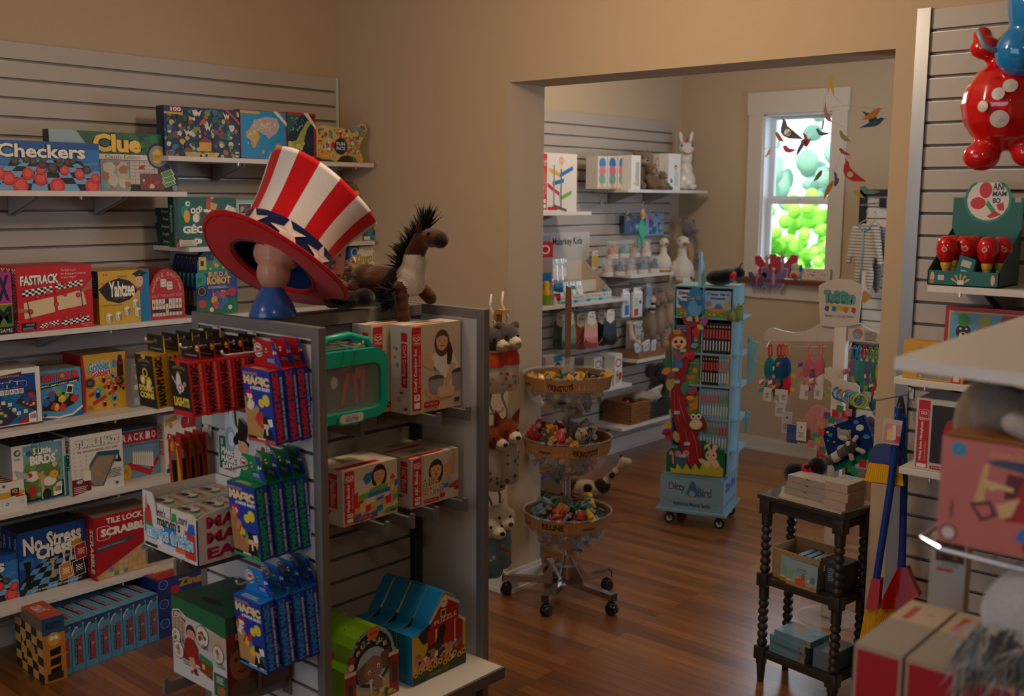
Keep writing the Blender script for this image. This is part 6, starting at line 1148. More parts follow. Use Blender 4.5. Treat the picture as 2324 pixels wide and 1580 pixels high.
# ================= rolling book tower =================
A=at(1487,1152,2,.1); Bt=at(1647,1172,2,.1); TA=math.atan2(Bt.y-A.y,Bt.x-A.x); TW=(Bt-A).length
tw=thing('book_tower','tall pale blue rolling book display with a red cut-out tree','display stand',(A.x,A.y,0),TA)
TX=Vector((math.cos(TA),math.sin(TA),0)); TN=Vector((math.sin(TA),-math.cos(TA),0))
def tl(u,v,off=0):
    """photo pixel onto the tower's front plane, in the tower's own x,z"""
    d=CF+CR*((u-1162)/FPX)-CU*((v-790)/FPX); o=A-TN*off; t=(o-CP).dot(TN)/d.dot(TN); p=CP+d*t-A; return (p.dot(TX),p.z+.1)
LB=mat('#74979f',.5); LB2=mat('#7fa6b2',.5)
D_=TW
m=MB(); m.cbox((0,0,.085),(D_,D_,.103),LB,.003); m.box((.022,.02,.103),(D_-.022,D_-.02,.295),LB); m.cbox((.035,.03,.295),(D_-.035,D_-.03,.315),LB,.003)
c=CV(m,(.022,.02,.103),(1,0,0),(0,0,1),D_-.044,.192)
c.t('Ditty',.13,.5,.41,.83,'#3f5f80',b=.06,sh='#c9b9a8'); c.t('Bird',.59,.44,.82,.74,'#3f5f80',b=.06,sh='#c9b9a8'); c.poly([(.42,.52),(.47,.8),(.52,.94),(.57,.78),(.61,.5),(.55,.4),(.47,.42)],'#3a5f86'); c.e(.51,.52,.05,'#7a9ab0'); c.e(.49,.7,.008,'#111111'); c.e(.54,.7,.008,'#111111'); c.poly([(.45,.4),(.57,.4),(.56,.34),(.46,.34)],'#c98a5a'); c.t('Interactive Musical Books',.22,.12,.8,.26,'#22344a',b=.02,slope=.0); [c.e(x,y,.008,'#22344a') for x,y in ((.08,.3),(.12,.27),(.17,.22),(.86,.22),(.9,.25))]
c=CV(m,(D_-.022,.02,.103),(0,1,0),(0,0,1),D_-.04,.192); c.t('Ditty Bird',.15,.45,.85,.85,'#3a4f9a',b=.05); c.t('Interactive Musical Books',.12,.12,.88,.22,'#3a4f9a')
m.build('base_box',tw)
for x,y in ((.06,.06),(D_-.06,.06),(D_-.06,D_-.06),(.06,D_-.06)):
    m=MB(); m.box((x-.02,y-.02,.078),(x+.02,y+.02,.085),mat('#3a3a3c',.4,metal=.5)); m.prism([(-.008,.078),(.012,.078),(.022,.03),(.01,.03)],((x,y-.014,0),(1,0,0),(0,0,1)),.003,BLACKP); m.prism([(-.008,.078),(.012,.078),(.022,.03),(.01,.03)],((x,y+.017,0),(1,0,0),(0,0,1)),.003,BLACKP); m.lathe([(0,-.011),(.03,-.011),(.032,-.006),(.032,.006),(.03,.011),(0,.011)],(x+.012,y,.033),mat('#101010',.3),n=20,ax=1); m.lathe([(0,-.0125),(.017,-.0125),(.017,.0125),(0,.0125)],(x+.012,y,.033),mat('#b9b9b9',.3),n=16,ax=1); m.build('caster',tw,smooth=40)
# tower body
bx0,bx1=tl(1513,1070,.05)[0]+.012,tl(1655,1070,.05)[0]-.01; by0,by1=.055,D_-.055
zs=[tl(1600,v,.055)[1] for v in (720,802,874,949,1020)]; ztop=tl(1640,655,.055)[1]; xm=tl(1587,900,.055)[0]
m=MB(); T_=.008
m.box((bx0,by0+.14,.315),(bx1,by0+.148,ztop),LB); m.box((bx0,by0,.315),(bx0+T_,by1,ztop),LB); m.box((xm,by0,.315),(xm+T_,by0+.14,ztop),LB); m.box((bx1-T_,by0,.315),(bx1,by0+.14,ztop),LB)
m.box((bx0,by1-.008,.315),(bx1,by1,ztop),LB); m.box((bx1-T_,by0+.148,.315),(bx1,by1,ztop),LB2)
for z in zs+[.33]: m.box((bx0+T_,by0-.002,z-.012),(bx1-T_,by0+.14,z),LB)
m.box((bx0,by0,ztop),(bx1,by1,ztop+.008),LB)
for z in zs: m.box((bx1,by0+.02,z-.01),(bx1+.05,by1-.02,z),LB2)
m.box((bx1+.046,by0+.02,.315),(bx1+.052,by0+.03,ztop-.1),LB2)
m.build('shelf_tower',tw)
m=MB(); P=[(0,.0),(.14,0),(.15,.05),(.1,.1),(.11,.15),(.05,.2),(.04,.24),(.0,.24)]; m.prism([(x,z) for x,z in P],((xm-.02,by0+.02,ztop-.04),(0,1,0),(0,0,1)),.012,LB2); m.build('cloud_topper',tw)
def book_spine(c,a,b): c.r(.1,.04,.9,.96,a); c.r(.2,.5,.8,.78,b); c.r(.3,.1,.7,.42,'#c9c9c4'); c.e(.5,.88,.3,'#c98a5a')
bh=(zs[0]-zs[1])-.012-.012
def book(label,loc,w,h,d,a,b,group): return box_thing('board_book',label,'book',w,h,d,loc,TA,body=a,front=lambda c:book_spine(c,a,b),group=group)
def tw_w(x,y,z): p=Vector((A.x,A.y,0))+TX*x-TN*y; return (p.x,p.y,z)
rows_=[(1,9,[('#1a1618','#c2403a')]*9,'black and red musical book spine, %s compartment','top'),(2,10,[('#1a1618','#c2403a')]*6+[('#5f8aa4','#c2603a')]*3+[('#c98a2c','#5f8aa4')],'','second'),(3,10,[('#6f93a4','#b8483a')]*6+[('#6f93a4','#6a7a1c')]*4,'','third'),(4,9,[('#6f93a4','#8fa0a8')]*1+[('#6f93a4','#6a7a1c')]*5+[('#6f93a4','#b8202a')]*3,'','fourth')]
cw=(bx1-T_-xm-T_)
for zi,n,cols,_,rn in rows_:
    zb=zs[zi]; first={}
    for k in range(n):
        a,b=cols[min(k,len(cols)-1)]; desc={'#1a1618':'black','#5f8aa4':'blue','#c98a2c':'orange','#6f93a4':'pale blue'}[a]+' spine with '+{'#c2403a':'a red band','#c2603a':'a rust band','#5f8aa4':'a blue band','#b8483a':'a brick red band','#6a7a1c':'a green band','#8fa0a8':'a grey band','#b8202a':'a bright red band'}[b]
        loc=tw_w(xm+T_+.002+k*(cw-.004)/n,by0+.004,zb+.0008); g='%s books in the %s compartment'%(desc.split(' spine')[0],rn)
        lab='board book, %s, in the %s tower compartment'%(desc,rn)
        if (a,b) in first: dup(first[(a,b)],loc=loc)
        else: first[(a,b)]=book(lab,loc,(cw-.004)/n-.0015,bh*(.93 if rn!='top' else .96),.12,a,b,lab)
        bpy.context.scene.collection.objects[-1]
# face-out books on the top and left
def db_art(c,c1='#7fa9c9'): c.r(0,0,1,1,c1); c.t('Ditty Bird',.1,.78,.92,.94,'#33507a',b=.07,sh='#d8d8d0'); c.r(.22,.68,.78,.75,'#5a3a6a'); c.r(0,0,1,.3,'#5a8a3a'); c.e(.5,.28,.35,'#c9702a',ry=.1); c.e(.17,.5,.1,'#b0622a'); c.e(.84,.52,.1,'#c98a22'); c.poly([(.35,.3),(.45,.5),(.6,.52),(.72,.34)],'#5a6470'); c.blobs(.05,.02,.95,.14,8,['#3a6a2a','#c9a02c','#b0302a'],.05,2)
x0=xm+.01; hh=ztop-zs[0]-.01
box_thing('board_book','square musical board book with meadow animals at the top right of the tower','book',bx1-x0-.016,hh*.95,.02,tw_w(x0,by0-.012+.02,zs[0]+.001),TA,body='#c9c9c0',front=db_art)
for i,(c1,z0,l) in enumerate((('#c9d0cc',zs[0],'top left behind the blue bird'),('#3a5a7a',zs[1],'second left behind the monkey'),('#c99a2c',zs[4]-.19,'bottom left, yellow cover'),('#5a7a3a',zs[2],'third left behind the tree'),('#c98a3a',zs[3],'fourth left behind the tree'))):
    box_thing('board_book','musical board book facing out, '+l,'book',xm-bx0-T_-.012,min(hh,.16)*.95,.02,tw_w(bx0+T_+.005,by0+.01,z0+.001),TA,body='#c9c9c0',front=(lambda c1:lambda c:(db_art(c,c1)))(c1))
# cut-out tree panel with animals (all flat painted boards standing off the tower)
tree=MB()
def K(pts,s=2.4667,ox=1480,oy=560,off=.0): return [tl(ox+x/s,oy+y/s,off) for x,y in pts]
def cut(mb,pts,col,off,th=.006): mb.prism(pts[::-1] if sum((pts[i][0]*pts[(i+1)%len(pts)][1]-pts[(i+1)%len(pts)][0]*pts[i][1]) for i in range(len(pts)))<0 else pts,((0,off,0),(1,0,0),(0,0,1)),th,col)
def el(cx,cy,rx,ry,rot=0,n=20): return [(cx+rx*math.cos(2*PI*k/n)*math.cos(rot)-ry*math.sin(2*PI*k/n)*math.sin(rot),cy+rx*math.cos(2*PI*k/n)*math.sin(rot)+ry*math.sin(2*PI*k/n)*math.cos(rot)) for k in range(n)]
OF=.03
TR_=[(170,395),(175,420),(195,480),(192,590),(160,660),(135,710),(110,770),(100,850),(108,930),(130,1000),(150,1090),(175,1170),(195,1235),(210,1215),(230,1258),(245,1215),(262,1240),(275,1195),(285,1165),(270,1110),(245,1050),(258,1040),(300,1025),(306,990),(285,1005),(235,1018),(215,980),(195,930),(185,880),(195,858),(240,815),(225,808),(195,828),(188,760),(184,715),(200,660),(215,600),(218,540),(217,450),(305,442),(305,416),(215,415),(205,395)]
cut(tree,K(TR_,off=OF),'#8c1216',OF,.008)
for off_,pts in ((0,[(150,720),(125,800),(125,900),(150,980)]),(0,[(175,720),(160,790),(150,860),(170,930),(200,1010)]),(0,[(180,1010),(200,1100),(205,1200)]),(0,[(215,1010),(245,1100),(255,1180)])):
    Q=K(pts,off=OF-.001); tree.tube([(x,OF-.0015,z) for x,z in Q],.0012,'#b05a4a',n=4)
tree.build('tree_cutout',tw)
def leaf(cx,cy,L,w,a,col,nm='leaf'):
    m=MB(); P=[(cx+L*math.cos(a)*t+w*math.sin(a)*s*math.sin(PI*min(1,t*.9+.05)),cy+L*math.sin(a)*t-w*math.cos(a)*s*math.sin(PI*min(1,t*.9+.05))) for s,ts in ((1,[i/6 for i in range(7)]),(-1,[1-i/6 for i in range(1,6)])) for t in ts]
    cut(m,K(P,off=OF-.004),col,OF-.006,.005); m.build(nm,tw)
for a in ((275,440,55,22,-1.0,'#8a4a7a'),(155,375,-5,0,0,None),(240,450,60,22,1.35,'#b8161c'),(250,440,45,15,.5,'#a8a04a'),(185,600,60,24,.25,'#b8161c'),(110,665,60,24,-2.6,'#1c6a4a'),(110,690,60,20,2.9,'#c9822a'),(125,700,55,20,2.3,'#8a4a6a'),(110,720,90,24,1.75,'#a8964a'),(180,830,75,22,-1.45,'#2f7a5a'),(195,820,65,22,-.45,'#8f3a5a'),(190,845,45,14,.1,'#c9902a'),(110,1010,50,18,-2.6,'#c9902a'),(110,1030,60,20,2.9,'#8a2a5a'),(110,1035,55,20,2.2,'#b8161c'),(125,1030,70,18,1.3,'#a8964a'),(285,1005,35,14,-1.3,'#b8161c'),(215,560,45,16,-.3,'#5f8a94')):
    if a[5]: leaf(*a)
# bird
m=MB(); cut(m,K([(238,222),(220,235),(200,270),(190,320),(192,370),(215,388),(262,388),(280,365),(288,320),(285,275),(268,240),(262,228)],off=OF-.008),'#1272a8',OF-.010,.006); cut(m,K([(142,280),(150,320),(165,335),(195,332),(190,305),(160,300)],off=OF-.008),'#0f5f94',OF-.0095,.006); cut(m,K(el(238,345,38,45),off=OF-.012),'#4d90b8',OF-.0108,.001)
cut(m,K([(240,300),(285,300),(282,325),(265,335),(248,320)],off=OF-.012),'#0f5f94',OF-.0112,.001)
for x in(207,258): cut(m,K(el(x,285,8,8),off=OF-.012),'#c2a878',OF-.0112,.001); cut(m,K(el(x,285,5,5),off=OF-.012),'#101010',OF-.0118,.001)
cut(m,K(el(228,290,10,6),off=OF-.012),'#d8703a',OF-.0116,.001); cut(m,K([(205,388),(222,388),(226,420),(204,420)],off=OF-.012),'#c98a3a',OF-.009,.003); cut(m,K([(240,388),(256,388),(262,420),(242,420)],off=OF-.012),'#c98a3a',OF-.009,.003); m.build('blue_bird_cutout',tw)
# monkey
m=MB(); cut(m,K(el(140,515,50,46),off=OF-.008),'#8c3a22',OF-.009,.006); cut(m,K(el(150,538,42,36),off=OF-.01),'#d8b07c',OF-.0105,.0014); cut(m,K(el(140,478,22,14),off=OF-.01),'#c2782c',OF-.0095,.001)
for x in(133,165): cut(m,K(el(x,532,9,9),off=OF-.011),'#17110e',OF-.0115,.001)
cut(m,K([(130,553),(165,550),(155,568),(138,568)],off=OF-.011),'#b8322a',OF-.0115,.001); cut(m,K([(125,580),(165,580),(168,680),(122,680)],off=OF-.008),'#3f6f8f',OF-.008,.006); cut(m,K([(115,590),(128,580),(150,612),(190,590),(212,596),(180,625),(140,625)],off=OF-.011),'#a8402c',OF-.011,.003); cut(m,K(el(130,690,20,10),off=OF-.008),'#d8b07c',OF-.008,.006); m.build('monkey_cutout',tw)
m=MB(); cut(m,K(el(245,985,52,48),off=OF-.008),'#5a3418',OF-.009,.006); cut(m,K(el(245,995,36,28),off=OF-.01),'#cfb894',OF-.0105,.0014)
for x in(230,260): cut(m,K(el(x,952,16,16),off=OF-.011),'#dccab0',OF-.0108,.001); cut(m,K(el(x,952,7,7),off=OF-.012),'#120f0e',OF-.0116,.001)
m.build('owl_cutout',tw)
# meadow panel
m=MB(); cut(m,K([(78,1270),(80,1150),(100,1135),(130,1135),(150,1112),(180,1118),(190,1140),(240,1150),(262,1088),(295,1085),(320,1110),(365,1105),(380,1135),(405,1145),(408,1292)],off=OF+.006),'#0e5a36',OF+.006,.006)
G_=[(105,1265),(100,1235),(130,1245),(140,1215),(170,1250),(190,1215),(215,1250),(240,1215),(262,1252),(285,1205),(310,1250),(335,1215),(355,1250),(375,1225),(398,1250),(395,1290)]; cut(m,K(G_,off=OF-.013),'#a8a02a',OF-.013,.004); m.build('meadow_cutout',tw)
m=MB(); cut(m,K([(95,1150),(110,1142),(120,1160),(122,1215),(112,1215),(110,1165),(95,1165)],off=OF-.008),'#c99084',OF-.005,.004); cut(m,K([(130,1165),(165,1150),(200,1175),(190,1200),(180,1245),(160,1250),(140,1230),(125,1200)],off=OF-.008),'#34506a',OF-.008,.006)
for x,q in((143,18),(188,20)): cut(m,K(el(x,1160,q,q),off=OF-.01),'#b8687a',OF-.0095,.002)
for x in(160,177): cut(m,K(el(x,1172,8,8),off=OF-.011),'#e0d8cc',OF-.0105,.002); cut(m,K(el(x,1172,4,4),off=OF-.012),'#141414',OF-.0112,.001)
m.build('mouse_cutout',tw)
m=MB(); RB='#d0b08c'; cut(m,K(el(330,1170,32,32),off=OF-.008),RB,OF-.008,.006); cut(m,K([(290,1140),(295,1110),(315,1105),(330,1140),(320,1150),(310,1120)],off=OF-.008),RB,OF-.008,.006); cut(m,K([(335,1140),(340,1110),(362,1108),(365,1130),(352,1150)],off=OF-.008),RB,OF-.008,.006); cut(m,K([(300,1200),(360,1195),(385,1240),(380,1280),(320,1285),(305,1250),(265,1205),(258,1190),(280,1188)],off=OF-.008),RB,OF-.008,.006)
for x in(313,343): cut(m,K(el(x,1168,5,5),off=OF-.01),'#17110e',OF-.0095,.001)
cut(m,K(el(325,1250,24,24),off=OF-.01),'#d8b8a8',OF-.0095,.001); m.build('rabbit_cutout',tw)
for (x,y) in ((175,580),(140,755),(140,928),(197,1102),(210,405)): m=MB(); P=K([(x-14,y-8),(x+14,y-8),(x+14,y+8),(x-14,y+8)],off=OF-.002); cut(m,P,'#9ab0b0',OF-.018,.017); m.build('peg',tw)
m=MB()
for v0,v1,w_ in ((770,870,.06),(930,985,.035),(760,780,.03)):
    z0=tl(1660,v1,.2)[1];z1=tl(1660,v0,.2)[1]; m.prism([(0,z0),(w_*.6,z0+.02),(w_,(z0+z1)/2-.01),(w_*.7,(z0+z1)/2+.01),(w_*1.1,z1-.02),(0,z1)],((bx1+.052,.24,0),(1,0,0),(0,0,1)),.008,mat('#6f9c98',.5))
m.build('side_leaf_cutout',tw)
# plush perched on the tower
P=tw_w(bx1-.07,by0+.08,ztop+.009)
t=thing('plush_ladybug','black and red plush ladybird lying on top of the book tower','soft toy',P,TA+.1)
def ladybug(t): 
    fuse('body',[((-.03,0,.045),(.085,.06,.045),'#0b0909'),((.02,0,.065),(.06,.062,.035),'#0b0909'),((.045,-.02,.06),(.02,.05,.03),'#b5141a',(0,.6,0)),((.075,0,.075),(.036,.04,.036),'#0b0909')],.006,t)
    m=MB(); 
    for s in(-1,1): m.tube([(.08,.015*s,.105),(.085,.02*s,.125),(.095,.022*s,.13)],.0025,BLACKP)
    m.build('antennae',t,smooth=1)
ladybug(t)
P=tw_w(bx1+.015,by0+.0,zs[0]-.005)
t=thing('plush_parrot','small olive green plush parrot clipped to the right edge of the book tower','soft toy',P,TA)
fuse('body',[((.012,0,.03),(.03,.028,.045),'#6f7a44'),((.022,0,.072),(.022,.022,.022),'#77824a'),((-.012,-.01,.02),(.022,.02,.03),'#8a8560'),((-.03,0,.0),(.025,.014,.012),'#5a5a3a'),((.04,0,.066),(.01,.009,.01),'#b07a6a')],.0045,t)
m=MB(); m.tube([(.035,0,.09),(.05,0,.096),(.058,0,.09)],.003,mat('#5f7686',.5)); m.ell((.032,-.02,.078),.004,EYE); m.build('crest_and_eye',t,smooth=1)
t=thing('plush_bird','grey plush bird with a yellow tuft clinging to the left edge of the tower','soft toy',tw_w(bx0-.03,by0+.03,tl(1508,800,.08)[1]),TA)
fuse('body',[((0,0,.0),(.022,.02,.06),'#77736e'),((-.012,0,.05),(.018,.018,.026),'#b8a98e'),((-.014,0,.08),(.012,.012,.012),'#c9962a'),((.012,0,-.05),(.012,.012,.03),'#6a6660')],.005,t)
m=MB(); m.ell((-.018,-.016,.06),.003,EYE); m.build('eye',t,smooth=1)
# ================= far room: toy wall =================
SX=BX+.018
def bshelf(label,y0,y1,z,brk): return wall_shelf('wall_shelf',label,y0,y1,z,x0=SX,depth=.30,brk=brk,clips=(),white=mat('#cfc9c2',.4))
ZB1,ZB2,ZB3,ZB4,ZB5,ZB6,ZB7=1.815,1.965,1.37,1.217,.755,.60,.285; FXB=.205
bshelf('white shelf in the far room carrying the skateboard rack carton',.9,1.945,ZB1,(1.6,))
bshelf('highest white shelf in the far room carrying brown bears and the white hopper',2.36,3.42,ZB2,(2.55,3.0))
bshelf('white shelf in the far room under the clear bootie tubs',2.42,2.97,ZB3,(2.55,))
bshelf('white shelf in the far room carrying the baby mitt display',1.2,2.40,ZB4,(1.9,))
bshelf('small white shelf in the far room carrying the brown paper tray',2.52,3.05,ZB5,(2.7,))
bshelf('white shelf in the far room behind the top bowl carrying rattle cartons',1.2,2.46,ZB6,(2.0,))
bshelf('lowest white shelf in the far room carrying the wicker baskets',2.35,3.2,ZB7,(2.6,3.0))
def bput(name,label,BL,BR,TL,z,d,body,X=FXB,cat='toy box',**k):
    loc,w,h=xfit(BL,BR,TL,z,X); return box_thing(name,label,cat,w,h,d,loc,XR,body=body,**k),loc,w,h
def skate(c):
    c.r(0,0,1,1,'#d4ccc2'); c.face(.55,.86,.07,'#d8ae90','#c2a070'); 
    for x0,y0,x1,y1,col in ((.18,.72,.55,.62,'#d0a32c'),(.5,.62,.88,.76,'#1c66a8'),(.3,.48,.62,.54,'#1c66a8'),(.16,.46,.5,.3,'#b8262a'),(.5,.22,.85,.34,'#6aa03a')): c.poly([(x0,y0-.035),(x1,y1-.035),(x1,y1+.035),(x0,y0+.035)],col)
    c.r(.32,.12,.36,.8,'#8a8a88'); c.r(.52,.08,.56,.74,'#6a6a70'); c.poly([(.3,.08),(.7,.0),(.72,.04),(.34,.13)],'#4a4a4a'); hape_strip(c,'Fast Flip Racetrack','Rennbahn','7',.02,.14); c.rr(.16,.03,.46,.09,'#b8161c',.5)
bput('toy_carton','white and red racetrack carton with coloured ramps on the shelf beside the doorway',(1229,476),(1308,475),(1229,346),ZB1,.08,'#c9c4bc',front=skate)
def face_top(c): c.r(0,0,1,1,'#cfccc6')
def ball_art(c): c.r(0,0,1,1,'#cfc8be'); [c.e(.5,y,.36,col) for y,col in ((.78,'#1f6fb0'),(.54,'#c96a7a'),(.3,'#6f9a8a'))]; c.poly([(.3,.1),(.5,.2),(.75,.05),(.6,.02)],'#d0a02c'); c.r(.1,.0,.9,.05,'#b9a08a')
X0=.205
for i in range(4):
    x0=1356+22.6*i; bput('rattle_box','white box of three stacked pastel balls, '+('leftmost','second','third','rightmost')[i]+' of four',(x0,424.5),(x0+21,424.5),(x0,354),ZB2,.1,'#d8d4ce',X=.12+.028*i*0,cat='baby toy',front=ball_art,group=None)
bput('toy_carton','plain white carton side beside the four ball boxes on the highest shelf',(1432,424.5),(1453,424),(1432,352),ZB2,.09,'#dcd8d2',X=.2,front=lambda c:(c.r(0,0,1,1,'#dcd8d2'),c.r(.45,.1,.85,.8,'#a8a49a'),c.blobs(.1,.1,.8,.4,6,['#b8a88a','#d0b08c'],.1,2)))
def ring_art(c): c.r(0,0,1,1,'#b9aea2'); c.e(.5,.78,.32,'#a8262a'); c.e(.5,.78,.25,'#b9aea2'); c.r(.48,.3,.53,.6,'#2a2420'); c.e(.5,.3,.34,'#d8cfc4',ry=.14); c.e(.5,.27,.15,'#b8202a')
for i in range(2): x0=1482+17*i; bput('rattle_box','grey box with a red ring rattle, '+('left','right')[i]+' one beside the bears',(x0,428),(x0+16.5,428.5),(x0,350),ZB2,.08,'#a89c90',X=.12,cat='baby toy',front=ring_art)
bput('toy_carton','white baby toy carton with a blond child beside the white hopper',(1516,428),(1543,429),(1516,348),ZB2,.1,'#d8d4ce',X=.2,front=lambda c:(c.r(0,0,1,1,'#dcd8d2'),c.face(.6,.6,.12,'#d8ae90','#5a3a24'),c.r(.5,.1,.8,.5,'#b9c4c9'),c.e(.25,.25,.1,'#2a5a9a')))
def bear(name,label,loc,s,col,rot=1.2,muz='#9a8878'):
    t=thing(name,label,'soft toy',loc,rot); k=lambda *a:tuple(q*s for q in a)
    bl=[(k(0,0,.075),k(.055,.05,.07),col),(k(0,-.005,.175),k(.055,.048,.048),col),(k(0,-.045,.16),k(.026,.025,.02),muz),(k(-.045,0,.215),k(.018,.01,.018),col),(k(.045,0,.215),k(.018,.01,.018),col)]
    bl+=limb(k(-.045,-.01,.11),k(-.06,-.06,.05),.022*s,.02*s,col,4)+limb(k(.045,-.01,.11),k(.06,-.06,.05),.022*s,.02*s,col,4)+limb(k(-.035,-.03,.03),k(-.05,-.1,.02),.026*s,.024*s,col,4)+limb(k(.035,-.03,.03),k(.05,-.1,.02),.026*s,.024*s,col,4)
    fuse('body',bl,.006 if s<1.2 else .008,t); m=MB(); m.ell(k(0,-.07,.168),k(.009,.005,.006),EYE); m.ell(k(-.02,-.046,.188),.0045*s,EYE); m.ell(k(.02,-.046,.188),.0045*s,EYE); m.build('eye_and_nose',t,smooth=1); return t
BRN='#77614f'
P=at(1462,424,0,.09); bear('plush_bear','large brown plush bear sitting on the highest shelf',(.06,P.y,ZB2+.001),1.22,BRN,1.15)
P=at(1478,428,0,.16); bear('plush_bear','medium brown plush bear leaning on the large bear',(.155,P.y+.0,ZB2+.001),.8,'#6f5a49',1.3)
P=at(1497,430,0,.17); bear('plush_bear','small brown plush bear at the right of the bear group',(.165,P.y+.04,ZB2+.001),.6,'#7a6654',1.5)
# white inflatable hopper
WV=lambda h:mat(h,.25,coat=.2)
P=at(1556,430,0,.08); t=thing('inflatable_hopper','white inflatable animal hopper with a pink horn and yellow mouth on the shelf end','inflatable toy',(.07,P.y,ZB2+.0),.75)
fuse('body',[((0,0,.075),(.085,.07,.085),'#d8d4cb'),((0,0,.16),(.06,.055,.07),'#d8d4cb'),((0,-.01,.25),(.055,.05,.07),'#d8d4cb'),((0,-.015,.315),(.062,.055,.055),'#d8d4cb'),((0,-.06,.29),(.035,.03,.026),'#d8d4cb'),((-.04,0,.4),(.016,.014,.05),'#d8d4cb',(0,-.15,0)),((.04,0,.4),(.016,.014,.05),'#d8d4cb',(0,.15,0)),((.05,-.05,.03),(.035,.035,.028),'#d8d4cb'),((-.05,-.05,.03),(.035,.035,.028),'#d8d4cb')],.007,t,mf=WV,sm=4)
m=MB(); m.lathe([(.014,0),(.0,.035)],(0,-.04,.36),mat('#c2284a',.3),n=14); m.build('horn',t,smooth=1)
m=MB(); m.ell((-.04,-.055,.335),(.009,.006,.011),mat('#1c6fae',.2)); m.ell((.04,-.055,.335),(.009,.006,.011),mat('#1c6fae',.2)); m.build('eye',t,smooth=1)
m=MB(); m.tube([(-.024,-.082,.285),(-.01,-.091,.276),(.01,-.091,.276),(.024,-.082,.285)],.004,mat('#d0a81c',.3)); m.build('mouth',t,smooth=1)
# shop name board
P=at(1231,516,0,SX+.012); Q=at(1330,560,0,SX+.012)
m=MB(); L=Q.y-P.y+.06; hgt=.2; m.prism(rrect(L,hgt,.02),((0,L/2,hgt/2),(0,1,0),(0,0,1)),.006,'#bdb6ae'); c=CV(m,(0,0,0),(0,1,0),(0,0,1),L,hgt); c.t('Malarkey Kids',.24,.5,.84,.82,'#1c1c1e',b=.02); c.rr(.05,.45,.2,.9,'#8fa0a4'); c.t('M',.08,.55,.17,.75,'#5f7074'); o=m.build('name_board',loc=(SX+.012,P.y-.02,at(1231,600,0,SX).z+.01)); tag(o,'pale board lettered in dark type on the slatted wall above the mitt display','sign')
# foil packs and mitt cards in a slanted counter display
P=at(1262,680,0,.2); t=thing('counter_display','white slanted counter display of silver mitt packets on the shelf','display',(FXB,P.y-.02,ZB4+.001),XR)
W_=at(1390,672,0,.2).y-P.y
m=MB(); WD='#cdbfae'; 
for x in (0,W_): m.prism([(0,0),(.26,0),(.26,.26),(.24,.26),(0,.06)],((x,0,0),(0,1,0),(0,0,1)),.004,WD)
m.box((0,0,0),(W_,.26,.004),WD); m.box((0,-.001,0),(W_,.003,.055),'#cfcac2'); m.box((0,.255,0),(W_,.26,.26),WD); m.box((0,.13,.05),(W_,.135,.13),WD)
c=CV(m,(0,-.001,0),(1,0,0),(0,0,1),W_,.055); c.t('"Handies"  Teether Toe & Finger Box',.04,.5,.94,.8,'#2a2624'); c.r(.05,.08,1,.36,'#7fbccb'); [c.r(.1+.22*k,.05,.17+.22*k,.36,'#1f8f86') for k in range(4)]
m.build('stand',t)
FOIL=mat('#d4d6d8',.16,metal=.85,bump=.6,bs=60)
def packet(label,x,y,z,w,h,face,tilt=.25,parent=None,group=None):
    q=thing('foil_packet',label,'baby packet',(FXB-y,P.y-.02+x,z),(tilt,0,XR),group); m=MB(); m.cbox((0,0,0),(w,.008,h),FOIL,.003); c=CV(m,(0,0,0),(1,0,0),(0,0,1),w,h); c.r(.1,.08,.9,.78,face); c.rr(.2,.2,.8,.6,'#d8d0c4'); c.e(.5,.9,.06,'#555555'); m.build('pouch',q); return q
for i,(f,nm_) in enumerate((('#2f6a3a','green'),('#3a6a4a','dark green'),('#c9b9b0','cream'),('#2f5f4a','teal'),('#b9b4ae','grey'))): packet('silver foil packet with a %s card in the lower row'%nm_,.03+.068*i,.03+.0*i,ZB4+.008,.062,.135,f,-.28)
for i,(f,nm_) in enumerate((('#b8342a','red'),('#c2402f','bright red'),('#cfc9c2','white'),('#c4beb4','pale grey'),('#bcb8b2','silver'),('#b2aca4','grey white'))): packet('silver foil packet with a %s card in the upper row'%nm_,.0+.055*i,.15,ZB4+.135,.055,.15,f,-.1)
# yellow clip card
P2=at(1348,590,0,SX+.05); m=MB(); m.prism(rrect(.07,.13,.012),((0,0,0),(0,1,0),(0,0,1)),.003,'#d8cfb9'); m.prism([(-.025,-.045),(.02,-.045),(.028,0),(.022,.03),(-.02,.03),(-.028,0)],((.006,0,0),(0,1,0),(0,0,1)),.006,mat('#d0ac1c',.35)); tag(m.build('teether_card',loc=(SX+.06,P2.y,P2.z)),'card with a yellow bear-shaped teether beside the silver packets','baby toy'); hook('display_hook','hook holding the yellow teether card',SX,P2.y,P2.z+.05,.1,out=(1,0,0))
# teal mitten teether on shelf edge
P2=at(1374,668,0,.16); o=fuse('silicone_teether',[((0,0,.03),(.02,.03,.03),'#1f94a4'),((0,.02,.065),(.012,.012,.016),'#1f94a4'),((0,-.02,.065),(.012,.012,.016),'#1f94a4')],.005,loc=(.16,P2.y,ZB4+.001),mf=lambda h:mat(h,.35)); tag(o,'teal cat-shaped teether standing at the right end of the mitt display','baby toy')
